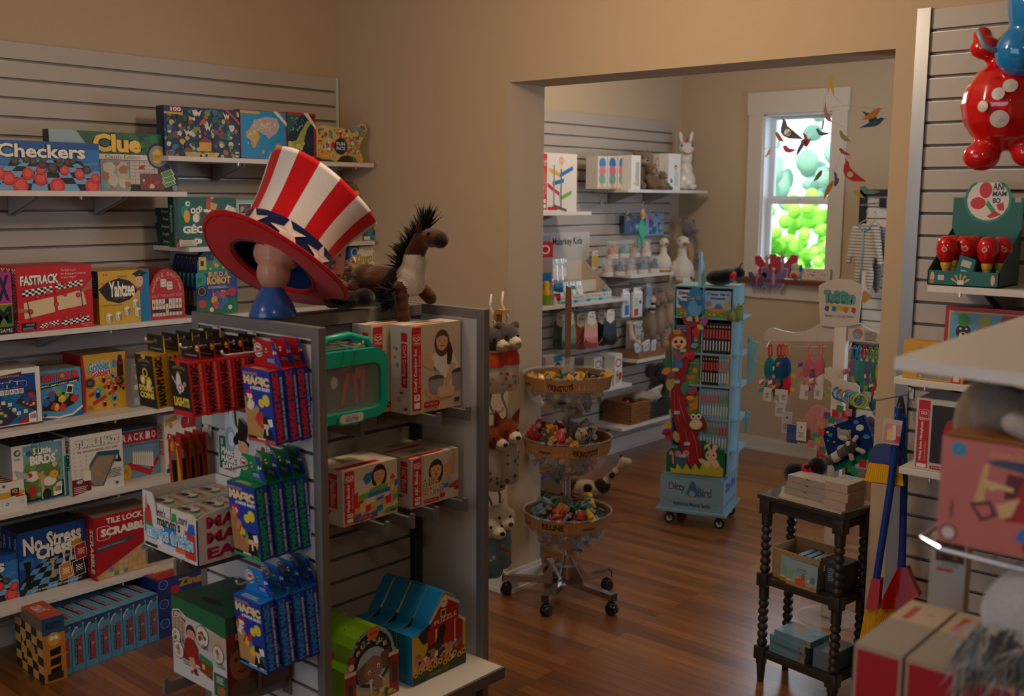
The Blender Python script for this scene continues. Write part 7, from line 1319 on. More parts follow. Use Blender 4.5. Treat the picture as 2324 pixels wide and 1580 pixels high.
# bath toy card hanging at the doorway edge
P=at(1233,620,0,.12); t=thing('bath_toy_pack','tall clear blister pack of bath cups and pipes just inside the doorway','baby toy',(.12,P.y+.02,P.z),.9)
m=MB(); m.box((-.05,0,-.13),(.05,.004,.2),'#9a8a84'); c=CV(m,(-.05,0,-.13),(1,0,0),(0,0,1),.1,.33); c.r(0,.7,1,1,'#b3161c'); c.e(.5,.85,.3,'#d8c4b8'); c.e(.5,.85,.2,'#b3161c'); c.r(.1,.2,.9,.4,'#1c6a9a'); m.build('card',t)
m=MB(); m.lathe([(.0,0),(.026,0),(.034,.05)],(.05,-.05,-.09),mat('#1c7aba',.3),n=18,ax=0); m.lathe([(.0,0),(.02,0),(.026,.045)],(.045,-.04,-.155),mat('#c2285a',.3),n=18,ax=0); m.build('pipe_cups',t,smooth=40)
m=MB(); m.lathe([(.0,-.22),(.014,-.22),(.028,-.15),(.03,-.14)],(.0,-.035,.0),mat('#7ab01c',.3),n=16); m.lathe([(.0,-.14),(.03,-.14),(.032,-.12),(.02,-.1),(.022,-.06),(.01,-.05)],(.0,-.035,.0),mat('#d8a81c',.3),n=16); m.build('stacked_cups',t,smooth=40)
# clear tubs of booties
def tub(label,x,y,z,colr,s=1.0):
    t=thing('bootie_tub',label,'baby booties',(x,y,z),XR); m=MB(); m.tube([(0,0,0),(0,0,.12)],.04,mat('#dfe6ea',.05,alpha=.22),n=20); m.build('clear_tub',t,smooth=40)
    m=MB(); m.lathe([(.041,.0),(.041,.03)],(0,0,0),'#c9bcb0',n=20); c=CV(m,(-.018,-.0415,.004),(1,0,0),(0,0,1),.036,.024); c.rr(0,0,1,1,'#e0d8d0'); c.e(.3,.5,.15,'#6a6460'); c.lines(.55,.2,.95,.8,3,'#8a847e'); m.build('paper_band',t)
    m=MB()
    for q in(-1,1): m.ell((.015*q,-.0,.05),(.016,.025,.03),cloth(colr)); m.ell((.015*q,-.01,.03),(.015,.028,.014),cloth(colr))
    m.ell((0,-.012,.085),(.018,.015,.018),cloth(colr)); m.build('booties',t,smooth=1); return t
c3=['#b8a48c','#3a4450','#a89a90','#1c5f9a','#3f444c']; n3=['beige','dark slate','grey patterned','bright blue','charcoal']
for i in range(5):
    P=at(1376+26.5*i,620,0,.16); tub('clear tub of %s booties in the lower row'%n3[i],.165,P.y,ZB3+.001,c3[i])
c4=['#b8704a','#1c8a7a','#c9a68a','#d8b0a0']; n4=['rust and teal','teal','peach','pale pink']
for i in range(4):
    P=at(1388+25*i,567,0,.16); tub('clear tub of %s booties stacked in the upper row'%n4[i],.163,P.y,ZB3+.1225,c4[i])
# hanging teal blankie
P=at(1455,520,0,.26); t=thing('comforter_blanket','green square comforter with a tan fox head hanging by one corner','baby comforter',(.27,P.y,P.z),XR+.2)
m=MB(); g_=cloth('#2fa882'); m.prism([(0,.075),(.075,-.0),(.045,-.06),(0,-.09),(-.03,-.05),(-.07,0)],((0,0,0),(1,0,0),(0,0,1)),.008,g_); m.prism([(-.02,-.05),(.0,-.14),(.012,-.06)],((.03,.004,0),(1,0,0),(0,0,1)),.008,g_); m.prism([(-.02,-.05),(.0,-.13),(.012,-.06)],((-.05,.004,0),(1,0,0),(0,0,1)),.008,g_); m.build('blanket',t)
fuse('fox_head',[((0,0,.105),(.022,.02,.022),'#c99a6a'),((.022,-.005,.085),(.02,.015,.015),'#c97a4a'),((-.015,0,.125),(.008,.006,.012),'#c99a6a'),((.015,0,.128),(.008,.006,.012),'#c99a6a'),((0,0,.08),(.014,.012,.02),'#c9a888')],.004,t)
m=MB(); m.tube([(0,0,.13),(0,0,.18)],.0015,WIRE); m.build('hanging_loop',t)
hook('display_hook','wire hook from which the green fox comforter hangs',SX,P.y,P.z+.175,.36,out=(1,0,0))
# picture cards behind
for i,(u0,u1,v0,v1,a,b,l) in enumerate(((1414,1450,489,530,'#2c4f66','#16303f','dark blue'),(1462,1505,483,535,'#7fa4c4','#4a6fa4','light blue'))):
    P=at(u0,v1,0,SX+.04); Q=at(u1,v0,0,SX+.04); bw,bh_=Q.y-P.y,Q.z-P.z; box_thing('boxed_doll_set',l+' picture box hanging high behind the bootie tubs','toy box',bw,bh_,.03,(SX+.05,P.y,P.z),XR,body=a,front=(lambda a,b:lambda c:(c.r(0,0,1,1,a),c.blobs(.05,.05,.95,.95,16,[b,'#8fb4c9','#5a4a94','#c96a7a','#2f6f94'],.1,4)))(a,b)); hook('display_hook','hook holding the %s picture box'%l,SX,(P.y+Q.y)/2,Q.z+.004,.05,out=(1,0,0))
# plush geese and cats
def goose(label,loc,s,rot,col='#cfc6bb',beak='#b8864a',hang=0):
    t=thing('plush_goose',label,'soft toy',loc,rot); k=lambda *a:tuple(q*s for q in a)
    bl=[(k(0,0,.06),k(.065,.055,.065),col),(k(0,0,.11),k(.045,.04,.05),col)]+limb(k(0,0,.13),k(0,-.0,.2),.032*s,.026*s,col,4)+[(k(0,-.005,.23),k(.04,.04,.038),col),(k(.0,-.05,.222),k(.016,.03,.012),beak),(k(-.062,.0,.07),k(.015,.02,.06),col,(0,.25,0)),(k(.062,0,.07),k(.015,.02,.06),col,(0,-.25,0)),(k(-.03,-.04,.008),k(.022,.03,.01),beak),(k(.03,-.04,.008),k(.022,.03,.01),beak)]
    fuse('body',bl,.006*max(1,s),t); m=MB(); 
    for q in(-1,1): m.ell(k(.03*q,-.025,.24),.004*s,EYE)
    m.build('eye',t,smooth=1); return t
P=at(1512,617,0,.18); goose('small cream plush goose sitting at the right end of the bootie shelf',(.17,P.y-.03,ZB3+.001),.92,1.2)
P=at(1538,640,0,.14); t=goose('large cream plush goose hanging beside the bootie shelf',(.16,P.y+.02,P.z),1.3,1.0)
m=MB(); m.box((-.03,-.09,-.02),(.03,-.088,.04),'#c9bdb4'); c=CV(m,(-.03,-.09,-.02),(1,0,0),(0,0,1),.06,.06); c.e(.5,.5,.3,'#b5a9a0'); c.e(.5,.5,.26,'#c9bdb4'); m.build('swing_tag',t)
hook('display_hook','hook holding the large cream goose',SX,P.y+.02,P.z+.46,.22,out=(1,0,0))
def hangcat(label,px,X,s,col,belly,rot=1.0,ears=1):
    P=at(*px,0,X); t=thing('plush_animal',label,'soft toy',tuple(P),rot); k=lambda *a:tuple(q*s for q in a)
    bl=[(k(0,0,-.16),k(.05,.035,.09),col),(k(0,-.018,-.17),k(.028,.026,.07),belly),(k(0,-.005,-.03),k(.045,.038,.042),col),(k(.02,-.04,-.04),k(.02,.018,.016),col)]+limb(k(-.035,0,-.1),k(-.06,0,-.2),.016*s,.014*s,col,4)+limb(k(.035,0,-.1),k(.06,0,-.2),.016*s,.014*s,col,4)+limb(k(-.025,0,-.23),k(-.035,0,-.32),.02*s,.018*s,col,4)+limb(k(.025,0,-.23),k(.035,0,-.32),.02*s,.018*s,col,4)
    if ears: bl+=[(k(-.03,0,.012),k(.012,.008,.018),col),(k(.03,0,.012),k(.012,.008,.018),col)]
    fuse('body',bl,.007,t); m=MB(); m.ell(k(.035,-.05,-.035),.004*s,EYE); m.ell(k(-.01,-.04,-.02),.004*s,EYE); m.build('eye',t,smooth=1); hook('display_hook','hook holding the '+label.split(' hanging')[0],SX,P.y,P.z+.02*s,X-SX+.03,out=(1,0,0)); return t
hangcat('grey plush cat with an orange belly hanging nearest the corner',(1563,508),.1,1.35,'#6f6b6c','#b88a5c')
hangcat('long brown plush rabbit hanging below the goose',(1497,668),.12,1.2,'#8a7262','#9a8272')
hangcat('tan plush rabbit hanging right of the brown one',(1522,664),.16,1.0,'#9a8472','#a8927f')
hangcat('taupe plush bear hanging left of the tan rabbit',(1478,672),.08,1.3,'#7f6a5c','#8f7a6a')
t=thing('plush_bee','black and cream striped plush rattle hanging in front of the rabbits','soft toy',tuple(at(1482,680,0,.24)),1.0)
fuse('body',[((0,0,0),(.024,.022,.024),'#c2b29a'),((0,0,-.03),(.02,.02,.012),'#20262e'),((0,0,-.05),(.024,.022,.012),'#c2b29a'),((0,0,-.068),(.026,.024,.012),'#20262e'),((0,0,-.09),(.018,.018,.016),'#c2b29a')],.0045,t); P=t.location; hook('display_hook','hook holding the striped plush rattle',SX,P.y,P.z+.028,.35,out=(1,0,0))
# hanging white bags
def bag(label,u0,u1,v0,v1,X,col,art):
    P=at(u0,v1,0,X); Q=at(u1,v0,0,X); w,h=Q.y-P.y,Q.z-P.z; t=thing('hanging_pack',label,'baby product',(X,P.y,P.z),XR); m=MB(); m.cbox((0,0,0),(w,.03,h*.86),mat(col,.3),.008); c=CV(m,(0,0,0),(1,0,0),(0,0,1),w,h*.86); art(c); m.build('bag',t); m=MB(); m.box((w*.1,.012,h*.84),(w*.9,.015,h),mat('#dcd8d0',.4)); m.build('header',t); hook('display_hook','hook holding the '+label.split(',')[0],SX,P.y+w/2,Q.z-.008,X-SX+.03,out=(1,0,0))
bag('white pack with blue lettering, left of two under the bootie shelf',1414,1432,655,722,.2,'#cdd4da',lambda c:(c.r(.2,.1,.8,.5,'#3a6ab0'),c.lines(.2,.55,.8,.8,4,'#8a9cb4')))
bag('white pack with a red square, right of two under the bootie shelf',1438,1460,652,722,.2,'#d4d2d0',lambda c:(c.r(.05,.08,.5,.35,'#b8402a'),c.r(.5,.1,.9,.7,'#c9d0dc'),c.e(.7,.6,.12,'#2a3a6a'),c.lines(.1,.45,.45,.8,4,'#8a8a94')))
bag('pale blue sleeve, right of the two white packs',1468,1482,643,700,.12,'#9fb4c4',lambda c:(c.r(.1,.1,.9,.9,'#8fa9bd'),))
# bibs on hooks
def bib(label,u,v,X,col,col2,rot=.35):
    P=at(u,v,0,X); t=thing('silicone_bib',label,'bib',tuple(P),XR-rot); M1=mat(col,.45);M2=mat(col2,.45)
    m=MB(); m.prism([(-.05,-.03),(-.045,.0),(-.02,.0),(-.0,-.025),(.02,.0),(.045,.0),(.05,-.03),(.055,-.12),(-.055,-.12)],((0,0,0),(1,0,0),(0,0,1)),.004,M1)
    pr=[]; N=12
    V=[(.0+.07*math.cos(PI+PI*k/N),-.035-.0*math.sin(PI*k/N)-.02*math.sin(PI*k/N),-.12-.03*math.sin(PI*k/N)) for k in range(N+1)]; V2=[(.058*math.cos(PI+PI*k/N),-.012*math.sin(PI*k/N),-.165-.028*math.sin(PI*k/N)) for k in range(N+1)]
    m.add(V+V2,[(k,k+1,N+2+k,N+1+k) for k in range(N)],M2); m.prism([(-.055,-.12),(.055,-.12),(.058,-.165),(0,-.195),(-.058,-.165)],((0,0,0),(1,0,0),(0,0,1)),.004,M2); m.build('bib',t)
    m=MB(); m.prism([(-.034,-.02),(-.03,.04),(-.02,.055),(.02,.055),(.03,.04),(.034,-.02),(0,-.045)],((0,-.004,0),(1,0,0),(0,0,1)),.002,'#d4cfc8'); c=CV(m,(-.03,-.004,-.01),(1,0,0),(0,0,1),.06,.05); c.t('Mushie',.2,.45,.8,.75,'#3a3a3a'); m.build('header_card',t); hook('display_hook','hook holding the '+label.split(' with')[0],SX,P.y,P.z+.045,X-SX+.03,out=(1,0,0))
bib('dark grey green silicone bib at the left of the bib row',1272,728,.12,'#5a625c','#4a524c'); bib('pale sage silicone bib with a white card behind the wooden sign',1292,728,.2,'#7f9a90','#6f8a80'); bib('terracotta silicone bib half behind the pink one',1318,730,.14,'#a8563f','#a04a38'); bib('pink silicone bib with a white card in the bib row',1342,726,.22,'#cfa096','#c9767a'); bib('black silicone bib half behind the navy one',1366,722,.14,'#1c1e22','#17181c'); bib('navy silicone bib with a white card at the right of the bib row',1385,720,.22,'#2c3642','#222a34')
# bath toy cartons left
for i,(u0,u1,v0,v1) in enumerate(((1222,1236,705,800),(1238,1285,722,815))):
    P=at(u0,v1,0,.17); Q=at(u1,v0,0,.17); o=box_thing('toy_carton','tall white and blue bath toy carton with slanted side, '+('left','right')[i]+' one','toy box',Q.y-P.y,.28,.07,(.17-.08*(1-i),P.y,ZB6+.001),XR,body='#b8b4b2',front=lambda c:(c.r(0,0,1,1,'#b9b2ae'),c.poly([(.4,0),(1,0),(1,.45),(.75,.6)],'#1c6fae'),c.face(.6,.68,.16,'#c99a80','#2a1c16'),c.r(.4,.85,1,1,'#2a7fae'),c.blobs(.5,.02,.98,.3,8,['#c23a2a','#1c4f94','#d8d0c8'],.08,3)))
# white boxes on shelf B6
def wb(c): c.r(0,0,1,1,'#c9c4bf'); c.e(.5,.32,.36,'#8a8a8c',ry=.3); c.e(.5,.3,.28,'#2a5f94',ry=.24); c.r(.1,.8,.9,.88,'#a8a49e')
def wr(c): c.r(0,0,1,1,'#cfccc8'); c.e(.5,.75,.4,'#a8262a',ry=.14); c.e(.5,.75,.3,'#cfccc8',ry=.1); c.r(.15,.1,.6,.5,'#b9a08c'); c.e(.4,.35,.12,'#2a4a7a'); c.e(.75,.3,.2,'#b8302a',ry=.14)
for i in range(4): P=at(1300+24*i,862,0,.2); box_thing('rattle_box','white window box with a blue ball rattle, '+('leftmost','second','third','rightmost')[i]+' in front','baby toy',.09,.1+.0*i,.09,(.2,P.y+.0,ZB6+.001),XR,body='#d4d1cd',front=wb)
for i in range(3): P=at(1340+23*i,862,0,.1); box_thing('rattle_box','tall white box with a red ring, '+('left','middle','right')[i]+' of the rear row','baby toy',.095,.2,.09,(.1,P.y+.04,ZB6+.001),XR,body='#d4d1cd',front=wr)
P=at(1396,872,0,.205); box_thing('toy_carton','tall white bottle carton with a red round logo at the shelf end','toy box',.09,.215,.09,(.205,P.y-.01,ZB6+.001),XR,body='#dcdad7',front=wr)
# upper right: white card box, paper tray with packets
P=at(1422,808,0,.03); bput('toy_carton','white carton with rows of tiny bottles behind the paper tray',(1440,800),(1470,792),(1440,730),ZB5,.08,'#c4beb8',X=.05,front=lambda c:(c.r(0,0,1,1,'#c9c4be'),[c.r(.12+.28*k,.2,.3+.28*k,.6,'#a8845a') for k in range(3)],c.t('happy hands',.1,.75,.9,.88,'#5a5a5a')))
P=at(1427,806,0,.2); Q=at(1500,794,0,.2); tw_=Q.y-P.y
t=thing('paper_tray','brown paper tray holding white baby mitten packets','tray',(.2,P.y+.12,ZB5+.001),XR)
m=MB(); kr=mat('#9a7048',.8); m.box((0,0,0),(tw_*.8,.16,.003),kr)
for fr,ln in ((((0,0,0),(1,0,0),Vector((0,-.25,1)).normalized()),tw_*.8),(((tw_*.8,0,0),(0,1,0),Vector((.25,0,1)).normalized()),.16),(((tw_*.8,.16,0),(-1,0,0),Vector((0,.25,1)).normalized()),tw_*.8),(((0,.16,0),(0,-1,0),Vector((-.25,0,1)).normalized()),.16)): m.prism([(0,0),(ln,0),(ln+.012,.05),(-.012,.05)],fr,.002,kr)
m.build('tray',t)
for i in range(5): 
    q=thing('baby_packet','white and pale blue baby packet, '+('first','second','third','fourth','last')[i]+' from the left in the paper tray','baby packet',(.17-.02*(i%2),P.y+.14+.05*i,ZB5+.03),(.1,-.5+.1*i,XR)); m=MB(); m.cbox((0,0,0),(.055,.012,.085),mat('#cfd2d4',.35),.003); c=CV(m,(0,0,0),(1,0,0),(0,0,1),.055,.085); c.e(.5,.5,.3,'#a9bccb'); c.e(.4,.4,.12,'#d0b84a' if i%2 else '#8f8a84'); m.build('pouch',q)
t=thing('plush_rabbit','long-limbed cream plush rabbit hanging in front of the bottle carton','soft toy',tuple(at(1430,735,0,.24)),1.0)
fuse('body',[((0,0,0),(.03,.02,.018),'#b8a088'),((.035,0,.0),(.018,.014,.014),'#c9b49c')]+limb((0,0,-.02),(.015,0,-.1),.02,.022,'#c2ae98')+limb((.015,0,-.1),(.09,-.01,-.15),.014,.01,'#c2ae98'),.005,t); P=t.location; hook('display_hook','hook holding the cream long-limbed rabbit',SX,P.y,P.z+.012,.35,out=(1,0,0))
# low: seal plush, elephant, baskets
t=thing('plush_seal','cream plush seal pup lying behind the wicker basket','soft toy',(.10,at(1462,880,0,.1).y,ZB7+.10),1.0); fuse('body',[((0,0,.05),(.1,.055,.05),'#aa9c8a'),((.09,0,.065),(.045,.045,.045),'#b3a592'),((.13,0,.055),(.016,.018,.014),'#c2b5a2')],.008,t); m=MB(); m.ell((.145,0,.058),.006,EYE); m.ell((.12,-.03,.075),.005,EYE); m.build('eye_and_nose',t,smooth=1)
box_thing('storage_box','plain card box lifting the seal pup, hidden behind the basket','box',.3,.098,.15,(.16,t.location.y-.12,ZB7+.001),XR,body='#8a7a68')
t=thing('plush_elephant','dark grey plush elephant sitting in the corner behind the baskets','soft toy',(.0,3.17,ZB7+.001),1.1); fuse('body',[((0,0,.12),(.08,.07,.11),'#4f4a48'),((0,-.02,.29),(.07,.07,.075),'#565150'),((-.085,0,.3),(.04,.015,.06),'#4a4543'),((.085,0,.3),(.04,.015,.06),'#4a4543')]+limb((0,-.08,.28),(.0,-.11,.16),.028,.018,'#565150')+limb((-.06,-.05,.04),(-.08,-.12,.035),.04,.038,'#4f4a48',4)+limb((.06,-.05,.04),(.08,-.12,.035),.04,.038,'#4f4a48',4),.009,t); m=MB(); m.ell((-.03,-.085,.31),.006,EYE); m.ell((.03,-.085,.31),.006,EYE); m.build('eye',t,smooth=1)
def weave(h,h2,sc=60):
    k=('weave',h); 
    if k in MC: return MC[k]
    m=mat(h,.8,var=.01); m=m.copy(); n=m.node_tree.nodes; L=m.node_tree.links; b=n['Principled BSDF']; w=n.new('ShaderNodeTexChecker'); w.inputs['Scale'].default_value=sc; tc=n.new('ShaderNodeTexCoord'); ns=n.new('ShaderNodeTexNoise'); ns.inputs['Scale'].default_value=40; mx=n.new('ShaderNodeMix'); mx.data_type='RGBA'; mx.inputs[6].default_value=lin(h); mx.inputs[7].default_value=lin(h2); L.new(tc.outputs['Object'],w.inputs[0]); L.new(w.outputs['Fac'],mx.inputs[0]); L.new(mx.outputs[2],b.inputs['Base Color']); bu=n.new('ShaderNodeBump'); bu.inputs['Strength'].default_value=.8; L.new(w.outputs['Fac'],bu.inputs['Height']); L.new(bu.outputs[0],b.inputs['Normal']); MC[k]=m; return m
def basket(name,label,loc,w,d,h,col,rows=9,rot=XR,roll=.008):
    t=thing(name,label,'basket',loc,rot); m=MB(); R=random.Random(2)
    m.box((.006,.006,0),(w-.006,d-.006,.004),mat('#2c1c10',.9))
    for j in range(rows):
        z=(j+.5)*h/rows; P_=[]
        n1=max(4,int(w/.018)); n2=max(3,int(d/.018)); pts=[(w*i/n1,0) for i in range(n1)]+[(w,d*i/n2) for i in range(n2)]+[(w-w*i/n1,d) for i in range(n1)]+[(0,d-d*i/n2) for i in range(n2)]
        cx,cy=w/2,d/2
        for i,(x,y) in enumerate(pts+pts[:1]): o=(1 if (i+j)%2 else -1)*.0035; q=Vector((x-cx,y-cy)); q=q*(1+o/q.length); P_.append((q.x+cx,q.y+cy,z))
        m.tube(P_,[h/rows*.5*R.uniform(.85,1.15) for _ in P_],col,n=6,cap=False)
    m.tube([(0,0,h),(w,0,h),(w,d,h),(0,d,h),(0,0,h)],roll,col,n=8); m.build('woven_body',t,smooth=50); return t
WK=mat('#8a5a30',.75,bump=.6,bs=80,var=.35)
P=at(1429.6,961,0,.2); Q=at(1468,944,0,.2)
basket('wicker_basket','square brown wicker basket on the lowest far shelf',(.195,P.y+.01,ZB7+.001),Q.y-P.y+.03,.24,.15,WK)
P2=at(1470,945,0,.2); basket('storage_basket','dark grey woven basket beside the brown wicker one',(.19,P2.y+.03,ZB7+.001),.27,.2,.12,mat('#39352f',.8,bump=.5,bs=120),rows=12,roll=.004)
for i in range(4): q=thing('baby_packet','white baby sock packet heaped on the dark basket, '+('leftmost','second','third','rightmost')[i],'baby packet',(.12,P2.y+.06+.055*i,ZB7+.135),(.5,.3-.2*i,XR)); m=MB(); m.cbox((0,0,0),(.06,.018,.09),mat('#c2bcb4',.4),.004); m.build('pouch',q)
t=thing('toy_duck','small yellow and pink bath duck resting inside the wicker basket','baby toy',(.1,P.y+.08,ZB7+.13),0); m=MB(); m.ell((0,0,0),(.03,.022,.018),mat('#d0961c',.35)); m.ell((.02,0,.02),.014,mat('#b8485a',.35)); m.build('body',t,smooth=1)
# giraffe print toys on the floor behind the bowl stand and a wicker floor basket
P=at(1345,1130,2,.0); t=thing('plush_giraffe','brown spotted plush giraffe lying on the floor behind the bowl stand','soft toy',(P.x-.05,P.y,.0),.4)
fuse('body',[((0,0,.055),(.13,.06,.055),'#c2b39c'),((.1,0,.08),(.06,.05,.05),'#33241a'),((-.08,0,.06),(.06,.05,.05),'#33241a'),((.02,-.05,.07),(.03,.02,.03),'#33241a')]+limb((.1,0,.08),(.22,0,.22),.03,.024,'#c2b39c')+[((.25,0,.25),(.045,.028,.028),'#c9bba6'),((.17,-.02,.16),(.02,.02,.02),'#33241a'),((.22,0,.28),(.008,.006,.02),'#33241a')],.008,t)
P=at(1235,1120,2,0.0); basket('floor_basket','dark wicker basket on the floor behind the doorway edge',(.58,.6,.001),.3,.3,.22,mat('#5f3c1f',.8,bump=.6,bs=60,var=.3),rows=8,rot=0)
P=at(1222,950,0,.5); t=box_thing('toy_carton','red and blue toy carton just visible behind the doorway edge','toy box',.3,.27,.12,(.55,.92,.001),XR,body='#a8161c',front=lambda c:(c.r(0,0,1,1,'#a8161c'),c.r(0,0,1,.3,'#1c4f9a'),c.t('Spin Zoo',.1,.3,.9,.6,'#8fd0d8',b=.08)))
t.location=(.5,.93,.222); box_thing('storage_box','plain box under the red toy carton behind the doorway edge','box',.34,.22,.2,(.54,.92,.001),XR,body='#5f4a34')
t=box_thing('toy_packet','light blue fish bath toy packet near the baseboard in the doorway','baby toy',.09,.13,.03,(1.02,.34,.001),.9,body='#4f8fb8',front=lambda c:(c.r(0,0,1,1,'#4f8fb8'),c.e(.6,.4,.25,'#1c4f9a'),c.e(.3,.7,.12,'#b8242a')))
# ================= window sill things =================
SZ=WZ0+.0005
def butterfly(label,u,v,y,s,c1,c2,ant=1):
    P=at(u,v,1,y); t=thing('foil_butterfly',label,'toy',(P.x,y,P.z),0); m=MB(); W4=[(0,0),(.05,.06),(.085,.055),(.08,.01),(.05,-.01),(.065,-.04),(.04,-.07),(.01,-.04)]
    for q in(-1,1):
        for k,cc in ((1.06,'#cfc4c0'),(1,c1)): m.prism([(q*x*s*k,z*s*k) for x,z in (W4 if q>0 else W4[::-1])],((0,-.004*(k==1),0),(1,0,0),(0,0,1)),.004,mat(cc,.3))
    m.build('wings',t); m=MB(); m.ell((0,-.01,-.01*s),(.012*s,.012*s,.05*s),mat(c2,.5)); m.ell((0,-.012,.05*s),(.014*s,.012*s,.015*s),mat('#b8927a',.5)); m.tube([(.003,-.01,.06*s),(.012*s,-.01,.085*s)],.0015,BLACKP); m.tube([(-.003,-.01,.06*s),(-.012*s,-.01,.085*s)],.0015,BLACKP); m.build('body',t,smooth=1); return t
butterfly('pink butterfly toy at the left of the window sill group',1742,604,3.46,1.25,'#a8323f','#a8704f'); butterfly('pink and blue butterfly toy at the centre of the window sill group',1778,602,3.455,1.3,'#b03a4a','#8a7a9a'); butterfly('small purple butterfly toy low at the left of the sill',1719,634,3.44,.9,'#4f4a7a','#a83a6a'); butterfly('lilac butterfly toy low in the middle of the sill',1757,630,3.44,1.2,'#6a5f94','#a87a9a')
t=thing('plush_dog','small white and blue plush toy with an orange tummy on the sill','soft toy',(at(1804,655,1,3.45).x,3.45,SZ),0)
fuse('body',[((0,0,.035),(.042,.035,.036),'#b9aa9a'),((0,-.02,.03),(.026,.022,.024),'#a8452a'),((0,-.005,.09),(.03,.028,.032),'#c2b8aa'),((-.04,0,.085),(.012,.012,.028),'#1c6f8f'),((.04,0,.085),(.012,.012,.028),'#1c6f8f')],.005,t); m=MB(); m.ell((0,-.032,.088),.005,EYE); m.ell((-.014,-.026,.1),.0035,EYE); m.ell((.014,-.026,.1),.0035,EYE); m.build('eye_and_nose',t,smooth=1)
P=at(1815,657,1,3.47); Q=at(1885,612,1,3.47)
def mob(c):
    c.r(0,0,1,1,'#c9bfb4'); R=random.Random(5)
    for k in range(18): x=.1+.78*R.random(); y=.35+.5*R.random(); q=.04; a=R.uniform(-1,1); c.poly([(x-q,y),(x,y-.04),(x+q,y+.08*a),(x,y+.03)],R.choice(['#1c5f7a','#a8322a','#c98a2a','#3a6a5a','#c27a6a']))
    c.t('MOBILE',.5,.12,.72,.2,'#8a6a5a')
box_thing('mobile_box','white flat box printed with little coloured birds standing on the sill','toy box',Q.x-P.x,Q.z-SZ,.02,(P.x,3.47,SZ+.0),0,body='#b9b0a6',front=mob)
# ================= bird mobile =================
MY=1.9
mb_=thing('bird_mobile','hanging mobile of coloured paper birds in front of the window','mobile',tuple(at(1885,240,1,MY)))
M0=mb_.location
def mp(x,y): # crop pixel -> local
    P=at(1660+x/4.6475,120+y/4.6475,1,MY); return (P.x-M0.x,P.z-M0.z)
def bd(pts,col,y=0,nm='paper_bird'):
    m=MB(); p=[mp(*q) for q in pts]; a=sum(p[i][0]*p[(i+1)%len(p)][1]-p[(i+1)%len(p)][0]*p[i][1] for i in range(len(p)))
    if a<0: p=p[::-1]
    m.prism(p,((0,y,0),(1,0,0),(0,0,1)),.0012,mat(col,.6)); m.build(nm,mb_)
for col,pts,y in (('#a8941c',[(1068,213),(1045,240),(1030,300),(1015,380),(1010,445),(1040,360),(1078,460),(1080,380),(1065,300),(1072,270)],0),('#a8606a',[(990,510),(975,600),(985,680),(1010,715),(1060,735),(1045,690),(1010,620)],.0),('#4f4444',[(965,685),(950,730),(942,810),(955,805),(970,730)],.01),('#4f535c',[(888,803),(915,797),(940,830),(1048,850),(960,875),(925,868),(908,840)],.0),('#1c3f5a',[(1368,617),(1450,635),(1415,668)],.01),('#b8721c',[(1365,710),(1440,650),(1500,605),(1550,580),(1612,583),(1572,595),(1545,650),(1510,690),(1440,700)],.0),('#22445c',[(1340,793),(1420,750),(1450,735),(1440,700),(1525,677),(1530,700),(1570,682),(1633,694),(1600,700),(1560,750),(1510,775),(1440,782)],.006),('#8a8440',[(1137,817),(1160,818),(1185,860),(1268,936),(1200,932),(1160,905),(1142,865)],0),('#b3241e',[(1132,1012),(1155,1003),(1185,1030),(1265,1083),(1190,1075),(1150,1050)],0),('#a8873a',[(300,0),(301,0),(300,1)],0),('#9a4038',[(460,850),(482,837),(520,880),(560,942),(500,925),(480,895)],0),('#a8454a',[(540,985),(575,973),(605,1005),(688,1022),(620,1055),(575,1050),(553,1025)],0),('#b8851c',[(345,1107),(375,1060),(395,1018),(411,1018),(408,1060),(375,1090)],0),('#b3221e',[(750,842),(790,865),(808,915),(840,900),(825,950),(795,995),(765,985),(775,935),(760,880)],0),('#4a5459',[(682,1095),(700,1020),(735,950),(740,920),(775,905),(778,945),(765,985),(720,1050)],-.004),('#6a6a34',[(862,1358),(895,1290),(935,1240),(962,1240),(950,1290),(910,1335)],0),('#4f4c55',[(1078,1245),(1105,1275),(1115,1320),(1135,1330),(1120,1380),(1095,1410),(1075,1400),(1085,1350)],.004),('#b0701c',[(973,1550),(985,1480),(1010,1410),(1055,1355),(1085,1345),(1070,1410),(1030,1480)],-.003),('#a8901c',[(1298,1455),(1325,1448),(1360,1480),(1413,1535),(1350,1520),(1305,1490)],-.003),('#5f8274',[(1350,1413),(1385,1410),(1410,1403),(1440,1435),(1575,1463),(1500,1490),(1410,1488),(1380,1460)],0)):
    if len(pts)>3 or pts[0][0]>310: bd(pts,col,y)
bd([(530,670),(548,700),(575,715),(590,770),(640,810),(760,912),(610,905),(550,880),(520,840),(520,790),(540,720)],'#454640',0)
bd([(1190,1100),(1205,1125),(1235,1150),(1250,1210),(1300,1260),(1428,1360),(1270,1352),(1205,1310),(1178,1250),(1185,1190),(1205,1150)],'#b3261c',0)
for cx,cy,q,col in ((595,843,38,'#c9d4d4'),(1253,1283,33,'#c2a688')): bd([(cx+q*math.cos(k*PI/8),cy+q*math.sin(k*PI/8)) for k in range(16)],col,-.002,'round_cut_out')
bd([(552,875),(590,850),(620,812),(638,815),(625,845),(590,865)],'#b8821c',-.004)
m=MB()
for a,b in (((1068,-200),(1068,213)),((1080,460),(1190,550)),((990,440),(1010,440)),((990,440),(992,510)),((950,590),(1190,555)),((1190,552),(1520,590)),((1060,730),(1190,780)),((1190,780),(1195,1100)),((430,850),(965,690)),((600,905),(610,1000)),((345,1010),(560,985)),((960,1240),(1080,1245)),((1265,1350),(1400,1390)),((985,440),(945,800)),((1080,1245),(1195,1000))):
    p,q=mp(*a),mp(*b); m.tube([(p[0],0,p[1]),(q[0],0,q[1])],.0008,mat('#8f8880',.4),n=4)
